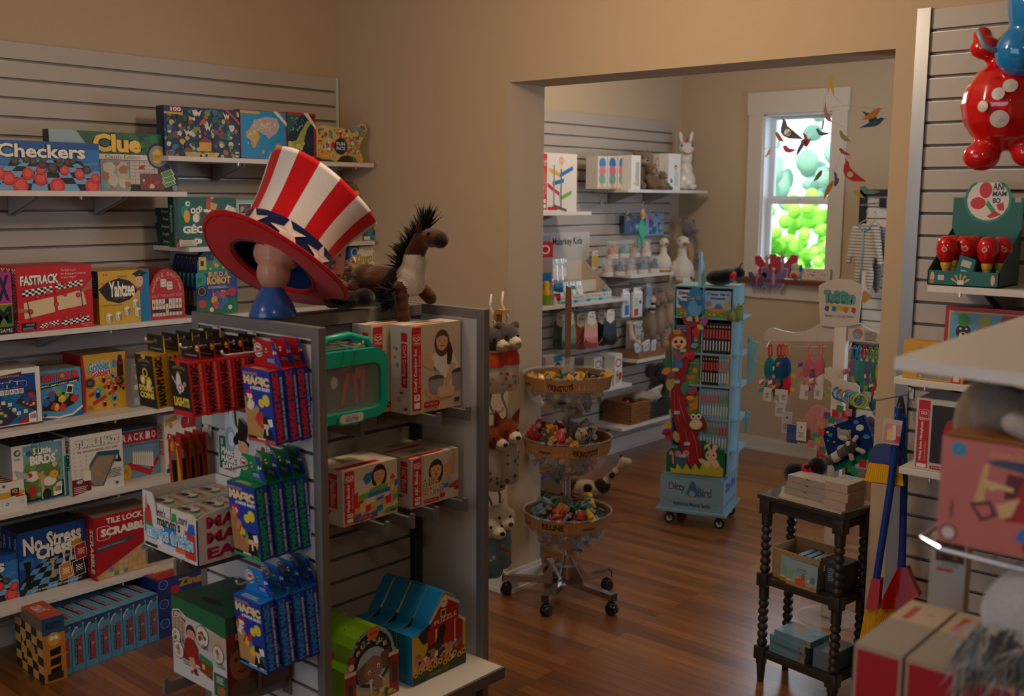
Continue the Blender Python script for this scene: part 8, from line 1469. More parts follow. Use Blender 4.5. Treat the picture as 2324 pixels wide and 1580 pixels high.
p=mp(1068,-200); m.tube([(p[0],0,p[1]),(p[0],0,CH-M0.z)],.0006,mat('#8f8880',.4),n=4); m.build('threads_and_rods',mb_)
# ================= clothes rack at the right of the far room =================
RY=3.2; a=at(1952,430,1,RY); t=thing('clothes_rack','black framed slatted clothes rack on the far wall behind the right jamb','rack',(a.x,RY,0)); K2=mat('#0b0b0c',.5)
m=MB(); L=1.2; zt=a.z; m.box((0,0,.0),(.045,.05,zt),K2); m.box((L,0,.0),(L+.045,.05,zt),K2); m.box((.0,.0,zt-.045),(L+.045,.05,zt),K2); m.box((0,0,.9),(L,.25,.93),K2); m.build('frame',t)
m=MB(); slat2(m,((.045,.03,0),X_,-Y_),L-.045,.3,zt-.045,.07,sm=mat('#c9c0b4',.5)); m.box((.045,.03,.3),(L,.04,zt-.045),GRV); m.build('slat_board',t)
def sleeper(label,u,v,y,s,c1,c2,rot):
    P=at(u,v,1,y); t=thing('baby_sleeper',label,'baby clothes',(P.x,y,P.z),rot); k=('st',c1,c2)
    if k not in MC:
        M_=mat(c1,.9,bump=.3,bs=301).copy(); n=M_.node_tree.nodes; L=M_.node_tree.links; b=n['Principled BSDF']; tc=n.new('ShaderNodeTexCoord'); sp=n.new('ShaderNodeSeparateXYZ'); L.new(tc.outputs['Object'],sp.inputs[0]); mm=n.new('ShaderNodeMath'); mm.operation='MULTIPLY'; mm.inputs[1].default_value=50; L.new(sp.outputs[2],mm.inputs[0]); fr=n.new('ShaderNodeMath'); fr.operation='FRACT'; L.new(mm.outputs[0],fr.inputs[0]); gt=n.new('ShaderNodeMath'); gt.operation='GREATER_THAN'; gt.inputs[1].default_value=.72; L.new(fr.outputs[0],gt.inputs[0]); mx=n.new('ShaderNodeMix'); mx.data_type='RGBA'; mx.inputs[6].default_value=lin(c1); mx.inputs[7].default_value=lin(c2); L.new(gt.outputs[0],mx.inputs[0]); L.new(mx.outputs[2],b.inputs['Base Color']); MC[k]=M_
    M_=MC[k]; q=lambda x,z:(x*s,z*s)
    bl=[((0,0,-.12*s),(.095*s,.018*s,.11*s),'a'),((0,0,-.22*s),(.085*s,.02*s,.12*s),'a'),((0,0,-.04*s),(.08*s,.014*s,.035*s),'a')]+[((x*s,0,-.36*s),(.035*s,.018*s,.1*s),'a') for x in(-.045,.045)]+limb((-.08*s,0,-.05*s),(-.125*s,0,-.26*s),.03*s,.022*s,'a',7)+limb((.08*s,0,-.05*s),(.125*s,0,-.26*s),.03*s,.022*s,'a',7)
    fuse('garment',bl,.009,t,mf=lambda h:M_); m=MB(); m.tube([(0,-.022*s,-.03*s),(.004,-.026*s,-.2*s),(-.012,-.024*s,-.4*s)],.004*s,cloth('#6f9ab0')); m.tube([(.045*s*math.cos(PI+PI*k_/8),-.016*s,-.01*s+.045*s*math.sin(PI+PI*k_/8)) for k_ in range(9)],.005*s,cloth('#6f9ab0')); m.build('trim',t,smooth=1)
    m=MB(); m.tube([(-.07*s,0,-.02*s),(0,0,.02*s),(.07*s,0,-.02*s)],.004,mat('#b59a7a',.5)); m.tube([(0,0,.02*s),(0,0,.05*s),(.012,0,.065*s),(0,0,.08*s),(-.012,0,.068*s)],.0022,WIRE); m.build('hanger',t,smooth=1); return t
sleeper('cream striped baby sleeper with a blue zip hanging at the front of the rack',1966,505,2.95,.98,'#c2b6a6','#5f5a5c',-.25); sleeper('grey checked baby sleeper hanging behind the striped one',1985,508,3.06,.98,'#7f7c7e','#4a4a50',-.35)
m=MB(); P=at(1966,485,1,3.0); m.tube([(P.x,2.9,P.z+.055),(P.x+.02,RY+.03,P.z+.07)],.005,CHROME); m.box((P.x-.0,RY+.0,P.z+.04),(P.x+.04,RY+.023,P.z+.1),K2); tag(m.build('rack_arm'),'chrome arm on the black rack from which the sleepers hang','display arm')
P=at(1975,640,1,3.0); t=thing('gift_tag_card','brown square paper tag on a cream card hanging below the striped sleeper','tag',(P.x,2.93,P.z)); m=MB(); m.box((-.03,0,-.06),(.03,.002,.07),'#c9beb2'); m.build('card',t); m=MB(); m.prism([(-.045,-.09),(0,-.135),(.045,-.09),(0,-.05)],((0,-.004,0),(1,0,0),(0,0,1)),.003,mat('#a8762a',.6)); m.build('paper_tag',t)
for i,(v,cc,l) in enumerate(((700,'#c4b49c','cream'),(722,'#6a6664','grey'))):
    P=at(1990,v+20,1,3.1); o=fuse('folded_clothes',[((0,0,.035),(.16,.09,.035),cc),((.08,-.02,.05),(.09,.07,.03),cc)],.01,loc=(P.x,3.1,.931+.07*(1-i)),mf=cloth); tag(o,'%s folded baby blanket on the black shelf of the rack'%l,'baby clothes')
# ================= outside the window =================
m=MB(); m.box((-14,3.75,-.4),(16,24,-.35),mat('#8f928c',.9)); struct('trim_1',m)
o=None
GRN=mat('#5f9a3a',.8,bump=1,bs=8,var=.3)
def bush(label,x,y,z,r,M_,name='bush',cat='bush'):
    m=MB(); R=random.Random(int(x*100)); n=170
    for k in range(n):
        v=Vector((R.gauss(0,1),R.gauss(0,1),R.gauss(0,1))).normalized()*R.uniform(.45,.95); m.ell((v.x*r[0],v.y*r[1],v.z*r[2]),tuple(q*R.uniform(.08,.16) for q in (min(r),)*3),M_,seg=8,ring=6)
    return tag(m.build(name,loc=(x,y,z),smooth=1),label,cat)
P=at(1838,560,1,12); bush('bright green round bush outside behind the parked car',P.x+.1,12,P.z+.0,(1.15,1.0,.95),mat('#7fc23a',.8,var=.3,bs=6))
P=at(1870,600,1,9.5); bush('light green bush outside at the lower right of the window',P.x+.35,9.5,P.z-.4,(.6,.6,1.0),mat('#8fc94a',.8,var=.3,bs=6))
P=at(1820,330,1,20); bush('tall hazy tree crown outside filling the upper window',P.x,20,P.z+.6,(4.2,2.0,3.6),mat('#7fa58c',.9,var=.3,bs=3),'tree','tree')
t=thing('parked_car','dark blue grey car parked outside, front wheel toward the window','car',(at(1790,640,1,8.6).x-.6,8.6,-.35),.25); CB=mat('#4f6478',.25,metal=.4)
m=MB(); m.prism([(-2.2,.3),(1.05,.3),(1.15,.62),(1.0,.82),(.3,.95),(-.35,1.42),(-1.6,1.45),(-2.2,1.0)],((0,0,0),(1,0,0),(0,0,1)),-1.7,CB); m.build('body',t)
m=MB(); m.prism([(-.3,.98),(.2,.98),(-.38,1.36),(-.8,1.36),(-.8,.98)],((0,-.006,0),(1,0,0),(0,0,1)),.004,mat('#9fb4c4',.1)); m.build('side_window',t)
for x in (-1.5,.62):
    m=MB(); m.lathe([(0,-.02),(.2,-.02),(.33,0),(.33,.2),(0,.2)],(x,-.03,.33),mat('#141414',.6),n=24,ax=1); m.lathe([(0,-.03),(.2,-.03),(.2,0)],(x,-.03,.33),mat('#b9c2c9',.3,metal=.6),n=16,ax=1); m.build('wheel',t,smooth=40)
# ================= turned-leg side table =================
DW=mat('#2e2620',.4,bump=.15,bs=60,var=.2,coat=.15)
TRt=math.radians(-9); tx0,ty0=2.541,-.062
tb=thing('side_table','dark three-tier side table with bobbin turned legs beside the doorway','table',(tx0,ty0,0),TRt)
Wt,Dt,Ht=.385,.225,.772
def tbl(x,y,z): v=Matrix.Rotation(TRt,3,'Z')@Vector((x,y,0)); return (tx0+v.x,ty0+v.y,z)
zt2=at(1732,1313,1,-.05).z; zt3=at(1722,1478,1,-.05).z
m=MB(); m.cbox((-.0,-.0,Ht-.02),(Wt,Dt,Ht),DW,.004); m.build('table_top',tb)
m=MB(); m.box((.03,.022,Ht-.065),(Wt-.03,.035,Ht-.02),DW); m.box((.03,Dt-.035,Ht-.065),(Wt-.03,Dt-.022,Ht-.02),DW); m.box((.022,.03,Ht-.065),(.035,Dt-.03,Ht-.02),DW); m.box((Wt-.035,.03,Ht-.065),(Wt-.022,Dt-.03,Ht-.02),DW); m.build('apron',tb)
for z in (zt2,zt3):
    m=MB(); m.cbox((.02,.018,z-.022),(Wt-.02,Dt-.018,z+.008),DW,.003); m.build('tier_shelf',tb)
lx=[(.03,.03),(Wt-.03,.03),(Wt-.03,Dt-.03),(.03,Dt-.03)]
prof=[(0,0),(.013,0),(.019,.09),(.02,.12),(.014,.128)]
def bob(z0,z1):
    n=max(2,round((z1-z0)/.034)); h=(z1-z0)/n; P=[]
    for i in range(n):
        for k in range(5): q=PI*(k+.0)/4; P.append((.0125+.0085*math.sin(q),z0+h*i+h*k/4))
    return P
for x,y in lx:
    m=MB(); m.lathe(prof+[(.0,.13)],(x,y,0),DW,n=18); 
    for a,b in ((zt3-.032,zt3+.022),(zt2-.032,zt2+.022)): m.cbox((x-.023,y-.023,a),(x+.023,y+.023,b),DW,.003)
    m.lathe([(.012,.125),(.02,.14),(.021,zt3-.05),(.015,zt3-.032)],(x,y,0),DW,n=18)
    m.lathe(bob(zt3+.022,zt2-.09)+[(.02,zt2-.085),(.02,zt2-.034)],(x,y,0),DW,n=18); m.lathe(bob(zt2+.022,Ht-.13)+[(.02,Ht-.125),(.021,Ht-.08)],(x,y,0),DW,n=18); m.cbox((x-.023,y-.023,Ht-.08),(x+.023,y+.023,Ht-.02),DW,.003)
    m.build('leg',tb,smooth=40)
# boxes on the table
def jb(c): c.r(0,0,1,1,'#8f8376'); c.e(.5,1.0,.05,'#5a5046',ry=.25)
def jt(c): c.r(0,0,1,1,'#a3978a'); c.blobs(.35,.35,.75,.6,4,['#8f8a82','#a8a49c','#b08a7a'],.06,4)
m=MB(); m.prism([(.085,.0),(.36,.0),(.375,.2),(.06,.215),(.02,.14)],((0,0,0),(1,0,0),(0,1,0)),-.009,'#a89c8c'); o=m.build('paper_bag',loc=tbl(0.01,.006,Ht+.001),rot=TRt); tag(o,'flat cream bag lying under the boxes on the side table','bag')
for i in range(3):
    z=Ht+.0115+i*.0245; box_thing('jewellery_box','flat cream gift box on the side table, '+('bottom','middle','top')[i]+' of the left pile','gift box',.185,.0235,.1,tbl(.088+.003*i-(.004 if i==0 else 0),.058+.002*i,z),TRt+(-.02 if i<1 else .0),body='#8f8376',front=jb,top=jt)
for i in range(3):
    z=Ht+.0115+i*.0325; box_thing('gift_box','pinkish square-ended gift box on the side table, '+('bottom','middle','top')[i]+' of the right pile','gift box',.09,.031,.135,tbl(.288+(.006 if i==1 else 0),.012+.004*i,z),TRt+.05,body='#a58d7c',top=lambda c:(c.r(0,0,1,1,'#a3988c'),c.blobs(.1,.3,.9,.95,7,['#6f8a9a','#7f9ab0','#8fa0a8'],.2,3)))
t=thing('plush_ladybug','red and black plush ladybird behind the cream boxes on the side table','soft toy',tbl(.1,.19,Ht+.012),.2)
fuse('body',[((-.045,0,.05),(.055,.05,.045),'#0b0909'),((.0,.0,.06),(.035,.048,.04),'#a3121a'),((.035,0,.09),(.038,.036,.038),'#0d0a0a')],.006,t)
m=MB(); m.ell((.0,-.03,.09),(.012,.012,.007),mat('#0b0909',.9)); m.tube([(.03,0,.125),(.035,0,.14)],.002,BLACKP); m.build('spot_and_feeler',t,smooth=1)
# wooden crate with boxed books on the middle tier
CW=mat('#9a7650',.6,bump=.1,bs=40,var=.15)
t=thing('wooden_crate','pale wooden crate holding pale blue boxed books on the middle tier','crate',tbl(.05,.05,zt2+.009),TRt); z1=.125; w,d=.21,.15
m=MB(); m.box((0,0,0),(w,d,.006),CW); m.box((0,0,.006),(w,.008,z1-.01),CW); m.box((0,d-.008,.006),(w,d,z1+.01),CW); m.box((0,.008,.006),(.008,d-.008,z1),CW); m.box((w-.008,.008,.006),(w,d-.008,z1),CW); m.build('crate_body',t)
def tales(c):
    c.r(0,0,1,1,'#7f9a9a'); c.r(0,0,1,.16,'#a8763f'); c.poly([(0,.16),(0,.24),(.3,.16)],'#c9b48c'); c.t('The Comforting Tales',.2,.78,.75,.88,'#c29a5a',b=.02,arc=.03); c.t('BEDTIME',.35,.66,.62,.74,'#2f5f6a',b=.03); c.lines(.2,.58,.72,.63,2,'#4a6f74'); c.e(.15,.42,.1,'#6f9a7a',ry=.14); c.poly([(.28,.12),(.28,.4),(.36,.5),(.44,.42),(.46,.12)],'#a8845a'); c.poly([(.3,.12),(.32,.36),(.6,.34),(.66,.12)],'#a8322a'); c.check(.32,.14,.62,.32,7,4,'#c96a5a'); c.e(.37,.38,.05,'#c98a5a'); c.e(.54,.44,.07,'#9a5a2c',ry=.14); c.r(.8,.3,.92,.55,'#5a6a84'); c.e(.86,.1,.05,'#1c1c1c'); c.e(.86,.1,.04,'#a8763f'); c.r(.7,.3,.75,.42,'#d0c8b8')
TALE=dict(body='#6f8a90')
b=box_thing('boxed_book','pale blue boxed bedtime book leaning on the crate, front of two','book',.135,.1,.014,tbl(.135,.022,zt2+.009),TRt,body='#5f7a80',front=tales,tilt=-.06)
dup(b,loc=tbl(.095,.038,zt2+.009),label='pale blue boxed bedtime book leaning on the crate, partly behind the front one')
for i in range(5):
    t=box_thing('boxed_book','pale blue boxed book standing aslant in the crate, '+('first','second','third','fourth','fifth')[i]+' from the left','book',.014,.11,.1,tbl(.085+.032*i,.075,zt2+.03),(0,.62,TRt),body='#6f8a92',top=lambda c:c.r(.1,.1,.9,.9,'#8fa9b0'))
t=thing('foil_box','shiny dark boxed set at the right end of the middle tier','gift box',tbl(.272,.07,zt2+.009),TRt); m=MB(); m.cbox((0,0,0),(.075,.11,.115),mat('#3a3f44',.2,metal=.3),.002); c=CV(m,(0,0,0),(1,0,0),(0,0,1),.075,.115); c.r(.1,.3,.9,.9,'#2f3a44'); c.lines(.2,.4,.8,.85,7,'#8f9aa4'); m.build('box',t)
def tend(c): c.r(0,0,1,1,'#5f8690'); c.r(.8,0,1,1,'#8a7a68'); c.e(.86,.5,.035,'#2a2420'); c.e(.86,.5,.028,'#8a7a68'); c.star(.86,.5,.02,'#2a2420'); c.t('The Comforting Tales',.18,.3,.6,.7,'#3a6a78')
for i,(dx,dy,rz) in enumerate(((.06,.035,0),(.062,.038,0),(.066,.03,-.03),(.085,.032,.0))):
    box_thing('boxed_book','pale blue boxed book lying flat on the lowest tier, '+('bottom','second','third','topmost')[i]+' of the left pile','book',.165,.024,.125,tbl(dx,dy,zt3+.009+i*.0245),TRt+rz,body='#55767e',front=tend,top=lambda c:(c.r(0,0,1,1,'#6f8c94'),c.blobs(.1,.1,.9,.9,6,['#8fa9b0','#a8763f','#4a6a74'],.15,2)))
for i in range(3): box_thing('boxed_book','shiny grey boxed book lying flat on the lowest tier, '+('bottom','middle','top')[i]+' of the right pile','book',.085,.024,.15,tbl(.252,.05,zt3+.009+i*.0245),TRt,body='#5f6a74',finish=None)
# ================= white hanging-toy stand =================
TY=.75; WT=mat('#c9bfb4',.4)
tp0=at(1911,800,1,TY); ts=thing('toy_stand','white branching display stand of hanging ribbon toys, with a rounded sign','display stand',(tp0.x,TY,0))
def L2(u,v,y=TY): p=at(u,v,1,y); return (p.x-tp0.x,p.z)
def wcut(mb,px,col,y=0.0,th=.012,side=None):
    p=[L2(*q) for q in px]; a=sum(p[i][0]*p[(i+1)%len(p)][1]-p[(i+1)%len(p)][0]*p[i][1] for i in range(len(p)))
    if a<0: p=p[::-1]
    mb.prism(p,((0,y,0),(1,0,0),(0,0,1)),th,col,side=side)
m=MB(); a=L2(1897,735)[0]; b=L2(1925,735)[0]; m.cbox((a,-.016,.01),(b,.02,L2(1900,732)[1]),WT,.003); m.lathe([(0,0),(.14,0),(.14,.008),(0,.01)],(0,0,.0),ACC,n=28); m.build('post',ts,smooth=40)
m=MB(); S_=[(1866,738),(1863,700),(1862,648),(1880,638),(1905,632),(1935,635),(1962,648),(1957,690),(1952,736),(1925,740),(1897,742)]; wcut(m,S_,'#bdb1a7',-.018,.006)
P=L2(1862,740); Q=L2(1960,632); c=CV(m,(P[0],-.018,P[1]),(1,0,0),(0,0,1),Q[0]-P[0],Q[1]-P[1]); c.t('TaGGies',.1,.48,.87,.74,'#4f9088',b=.08,sh='#3a5f5a'); c.poly([(.12,.47),(.9,.42),(.5,.34)],'#a8a42a'); 
for x,col in ((.16,'#5a3a6a'),(.34,'#1c6fae'),(.63,'#c2582a'),(.82,'#a82a4a')): c.poly([(x-.04,.34),(x-.01,.43),(x+.08,.41),(x+.06,.31)],col)
c.t('Signature COLLECTION',.14,.2,.84,.26,'#3a342f'); m.build('sign_board',ts)
m=MB(); wcut(m,[(1734,774),(1735,755),(1743,746),(1756,745),(1775,751),(1800,755),(1825,753),(1850,740),(1865,732),(1880,731),(1898,736),(1898,775)],'#b8aca0',0,.016,WT); m.build('arm_board',ts)
m=MB(); wcut(m,[(1922,773),(1923,738),(1935,733),(1950,734),(1965,744),(1985,755),(2010,760),(2012,782)],'#bdb1a6',.0,.014,WT); P=L2(1923,776); Q=L2(2010,735); c=CV(m,(P[0],0,P[1]),(1,0,0),(0,0,1),Q[0]-P[0],Q[1]-P[1]); c.e(.27,.42,.14,'#a86a4a'); c.e(.24,.34,.1,'#6f94b0'); c.lines(.46,.15,.82,.6,7,'#4a443f'); c.t('Do you know the',.16,.82,.4,.9,'#4a443f'); m.build('arm_board',ts)
m=MB(); wcut(m,[(1898,850),(1898,828),(1907,826),(1918,836),(1930,852),(1948,860),(1965,862),(1974,870),(1975,885),(1972,896),(1960,893)],'#bdb1a6',-.12,.014,WT); m.build('front_arm_board',ts)
m=MB(); 
for (u0,v0,u1,v1) in ((1746,787,1884,785),(1934,788,2005,796)): a=L2(u0,v0);b=L2(u1,v1); m.tube([(a[0],.005,a[1]+.03),(a[0],-.03,a[1]),(b[0],-.03,b[1]),(b[0],.005,b[1]+.03)],.002,WIRE)
m.build('wire_rail',ts); 
m=MB(); a=L2(1902,872);b=L2(1962,905); m.tube([(a[0],-.1,a[1]),(b[0],-.17,b[1]),(b[0],-.17,b[1]+.03)],.002,WIRE); m.build('front_wire',ts)
def ring_toy(label,u,v,rc,bl,y=TY-.03,flat=1,rot=0.3,rr_=.017,name='hanging_toy'):
    """plastic ring with a cloth toy below"""
    P=at(u,v,1,y); t=thing(name,label,'baby toy',tuple(P),rot); m=MB()
    m.tube([(rr_*.45*math.cos(2*PI*k/16),0,-rr_*1.2+rr_*1.7*math.sin(2*PI*k/16)) for k in range(17)],.0042,mat(rc,.25),n=8,cap=False); m.build('ring',t,smooth=1)
    z=-rr_*2.9; R=random.Random(int(u*7)); main,acc,L,w=bl
    fuse('cloth_body',[((0,0,z-L*.3),(w*.5,.016,L*.32),main),((w*.15,0,z-L*.62),(w*.42,.015,L*.3),acc),((-w*.2,0,z-L*.8),(w*.25,.012,L*.2),main)],.006,t,mf=cloth)
    m=MB()
    for k in range(7):
        a=R.uniform(0,2*PI); zz=z-L*R.uniform(.1,.95); q=1 if k%2 else -1; x=q*w*.45; m.add([(x,-.004,zz),(x+q*.022,-.004,zz-.008),(x+q*.02,-.006,zz-.026),(x,-.004,zz-.018)],[(0,1,2,3)],mat(R.choice(['#b8242a','#8fa02a','#2a8a8a','#c99a2a','#c25a7a','#5a3a7a','#cfc8bc']),.6))
    m.build('ribbon_tags',t)
    m=MB(); m.prism([(-.02,-.06),(.018,-.065),(.02,0),(-.016,.003)],((R.uniform(-.015,.02),-.02,z-L*.75),(1,0,0),(0,0,1)),.001,'#c4bdb4'); c=CV(m,(-.018,-.0215,z-L*.75-.055),(1,0,0),(0,0,1),.036,.05); c.lines(.2,.2,.7,.7,4,'#6a6a6a'); m.build('paper_tag',t); return t
for u,v,rc,nm_,bl in ((1749,786,'#c2242a','red',('#1c6f7a','#8f7f70',.19,.055)),(1769,786,'#c2242a','red',('#17525f','#6a5a50',.2,.05)),(1777,786,'#c2303a','coral',('#1c4f7a','#22303f',.21,.045)),(1786,786,'#b8702a','orange',('#16406a','#b8242a',.2,.05)),(1838,786,'#c9707a','pink',('#b3606a','#c2868a',.17,.06)),(1863,785,'#c9707a','pink',('#b8606c','#cfc0b0',.17,.05)),(1940,789,'#1c7ab0','blue',('#6a5a7a','#a8885a',.15,.05)),(1951,790,'#2a86ba','light blue',('#3a7f7a','#2a5f5a',.19,.045)),(1962,791,'#a8181f','dark red',('#2f7a6a','#3f8a7a',.19,.05)),(1976,793,'#5a7a3a','green',('#5f4f7a','#2a6a5f',.18,.05)),(1989,794,'#5f8a3a','grass green',('#2f6f5f','#a8322a',.2,.05)),(2001,795,'#8a9a2a','lime',('#b88a2a','#3a7f4a',.17,.05))):
    side='left' if u<1900 else 'right'; ring_toy('%s ringed ribbon toy on the %s rail, %s'%(nm_,side,{1749:'leftmost',1769:'second',1777:'third',1786:'fourth',1838:'fifth',1863:'nearest the post',1940:'nearest the post',1951:'second',1962:'third',1976:'fourth',1989:'fifth',2001:'rightmost'}[u]),u,v,rc,bl)
# lower hanging cards and pink striped blanket
for i,(u,v,w,h,col) in enumerate(((1770,925,.045,.085,'#b9b4ae'),(1785,960,.05,.1,'#a8a49c'),(1797,985,.05,.085,'#2a4a8a'),(1818,980,.045,.085,'#c9c2b8'))):
    P=at(u,v,1,TY-.05); o=box_thing('baby_toy_card','flat backing card under the left toys, '+('leftmost grey','middle grey','blue edged','rightmost white')[i],'baby toy',w,h,.004,(P.x-w/2,TY-.05,P.z-h/2),.1,body=col,front=lambda c:(c.e(.5,.75,.1,'#3a3a44'),c.lines(.2,.2,.8,.5,4,'#6a6460')))
P=at(1845,960,1,TY-.0); o=fuse('striped_comforter',[((0,0,0),(.05,.016,.09),'#b07a74'),((-.03,0,-.06),(.05,.014,.06),'#a86f6c'),((.03,0,.03),(.03,.014,.06),'#b8847e')],.007,loc=(P.x,TY+.01,P.z),rot=(0,.3,0),mf=cloth); tag(o,'dusty pink ribbed comforter hanging left of the white post','baby toy')
# stacked rings on the front wire
for i,(u,v,col,nm_) in enumerate(((1905,893,'#1c6fa8','blue'),(1915,897,'#2a78b0','second blue'),(1925,900,'#b8606c','pink'),(1932,903,'#4f9aa0','aqua'),(1940,906,'#3f8a94','teal'),(1946,909,'#8aa02f','lime'),(1952,911,'#9aae3a','yellow green'))):
    y=TY-.1-.012*i; P=at(u,v,1,y); m=MB(); m.tube([(.0,.028*math.cos(2*PI*k/20),.028*math.sin(2*PI*k/20)) for k in range(21)],.0042,mat(col,.25),n=8,cap=False); o=m.build('plastic_ring',loc=(P.x,y,P.z-.0),rot=(0,.0,-1.15),smooth=1); tag(o,'%s plastic link ring hanging from the front wire of the white stand'%nm_,'baby toy')
# raccoon cloth book
y=TY-.2; P=at(1862,975,1,y); t=thing('cloth_book','navy night-sky cloth book with a grey plush raccoon on its cover','baby toy',tuple(P),(0,.0,0))
def L3(u,v): p=at(u,v,1,y); return (p.x-P.x,p.z-P.z)
def c3_(mb,px,col,yy,th):
    p=[L3(*q) for q in px]; a=sum(p[i][0]*p[(i+1)%len(p)][1]-p[(i+1)%len(p)][0]*p[i][1] for i in range(len(p))); mb.prism(p if a>0 else p[::-1],((0,yy,0),(1,0,0),(0,0,1)),th,col)
m=MB(); c3_(m,[(1864,975),(1960,942),(1984,1005),(1988,1020),(1893,1062),(1880,1040)],cloth('#10285f'),0,.02); c3_(m,[(1892,1057),(1985,1020),(1984,1040),(1895,1070)],cloth('#14705a'),-.002,.022)
s5=3.95; q5=lambda x,y_:(1700+x/s5,700+y_/s5)
for x,yy,q,col in ((705,1110,14,'#c9a83a'),(765,1198,10,'#c98a3a'),(730,1135,22,'#3a7f9a'),(960,1020,24,'#3a7f9a'),(1050,1150,26,'#3a7f9a'),(995,1070,36,'#c4bdb4'),(760,1060,8,'#c4c4c4'),(710,1188,8,'#8f9aa4'),(1075,1155,9,'#c9b04a')): c3_(m,[q5(x+q*math.cos(k*PI/5),yy+q*.8*math.sin(k*PI/5)) for k in range(10)],cloth(col),-.002-q*.00002,.004)
m.build('cover',t)
cc=lambda x,y_,dy=-.02:(L3(*q5(x,y_))[0],dy,L3(*q5(x,y_))[1])
fuse('raccoon',[(cc(870,1130),(.032,.018,.026),'#8a847e'),(cc(820,1080),(.008,.008,.012),'#8a847e'),(cc(920,1100),(.008,.008,.012),'#8a847e'),(cc(870,1150,-.034),(.02,.01,.012),'#b5aca2'),(cc(930,1230),(.03,.02,.032),'#3a3533'),(cc(920,1200,-.036),(.01,.006,.01),'#c9c0b4')]+limb(cc(950,1190),cc(980,1150),.009,.011,'#b0a69a',4)+limb(cc(980,1250),cc(1040,1280),.01,.012,'#b0a69a',4)+limb(cc(890,1220),cc(830,1245),.009,.011,'#b0a69a',4)+limb(cc(930,1290),cc(940,1340),.01,.012,'#b0a69a',4)+limb(cc(880,1270),cc(840,1300),.02,.022,'#55504c',4)+limb(cc(820,1310),cc(790,1330),.023,.023,'#c2b7a8',3)+limb(cc(770,1340),cc(730,1360),.023,.02,'#55504c',4),.0045,t)
m=MB(); R=random.Random(8)
for k,(x,yy) in enumerate(((660,1000),(700,960),(740,1000),(640,1050),(620,1080),(650,1110),(600,1150),(620,1190),(560,1215),(640,1240),(660,1270),(640,1300),(660,1340),(680,1370),(780,940),(820,900),(870,950),(900,930),(920,1440),(960,1460),(1030,1390))):
    a=L3(*q5(x,yy)); w=.014; m.prism([(-w,-w),(w,-w*1.1),(w*1.2,w),(-w*.9,w*1.2)],((a[0],-.004-.0005*k,a[1]),(1,0,0),(0,0,1)),.004,cloth(R.choice(['#b8404a','#2a8a7a','#9a9a3a','#b86a7a','#c9beb0','#6a4a7a','#3a7a4a','#b8242a'])))
m.build('ribbon_tags',t); t.location.z+=.0
for i,(u,v,c1,nm_) in enumerate(((1975,960,'#5f4f74','purple dotted'),(1972,1000,'#6f6560','grey printed'),(1905,950,'#8f8aa0','lilac patterned'),(1985,920,'#2f5f5a','dark teal'))):
    P=at(u,v,1,TY-.12); o=fuse('ribbon_toy',[((0,0,0),(.026,.012,.03),c1),((.012,0,-.03),(.02,.012,.022),'#8a8078')],.006,loc=tuple(P),mf=cloth); tag(o,nm_+' ribbon cloth toy tucked behind the night-sky book','baby toy')
# ================= right-hand wall =================
RF=-.318; ZRa=at(2105,647,1,RF).z; ZRb=at(2040,857,1,RF).z; ZRc=at(2061,1063,1,RF).z
def rshelf(label,u0,z,x1): 
    x0=at(u0,0,1,RF).x if u0>0 else -u0
    P=at(u0,700,1,RF); x0=P.x; t=thing('wall_shelf',label,'shelf',(x0,RF,z-.022)); m=MB(); m.cbox((0,0,0),(x1-x0,.297,.022),WHITE_LAM,.0015); m.build('board',t)
    for x in (.17,.55):
        m=MB(); 
        for dx in (-.014,.014): m.prism([(.05,0),(.295,0),(.295,-.09),(.26,-.09)],((x+dx,0,0),(0,1,0),(0,0,1)),.003,mat('#8a8580',.3,metal=.4))
        m.build('bracket',t)
        m=MB(); m.box((x-.07,-.004,-.01),(x-.065,.004,.004),WIRE); m.build('clip',t)
    return t
rshelf('white shelf on the right wall carrying the green rattle display tray',2101,ZRa,4.4); rshelf('white shelf on the right wall carrying the yellow game boxes',2038,ZRb,4.3); rshelf('white shelf on the right wall carrying the toy microphone carton',2061,ZRc,4.3)
# rattle counter display
P=at(2104,643,1,RF+.012); Q=at(2266,648,1,RF+.012); w=Q.x-P.x; t=thing('counter_display','dark green counter display tray of wooden rattles with a round sign','display',(P.x,RF+.012,ZRa+.001)); d=.2; TG='#0d5a4e'
fh=at(2106,613,1,RF+.012).z-ZRa; yb=RF+.012+d; bt=at(2157,449,1,yb).z-ZRa; bb_=at(2152,517,1,yb).z-ZRa; rt_=at(2238,415,1,yb).z-ZRa
m=MB(); m.box((0,0,0),(w,d,.003),TG); m.box((0,0,0),(w,.003,fh),TG); 
for x in (0,w-.003): m.prism([(0,0),(d,0),(d,bb_),(0,fh)],((x+.003,0,0),(0,1,0),(0,0,1)),.003,'#0c4f45')
cr_=(rt_-bt)/.62
pts=[(0,0),(w,0),(w,bt)]+[(w*.5+w*.33*math.cos(q),bt-.0+max(0,w*.33*math.sin(q))*(rt_-bt)/(w*.33)) for q in [math.radians(a) for a in range(0,181,12)]]+[(0,bt)]
m.prism(pts,((0,d-.003,0),(1,0,0),(0,0,1)),.003,TG)
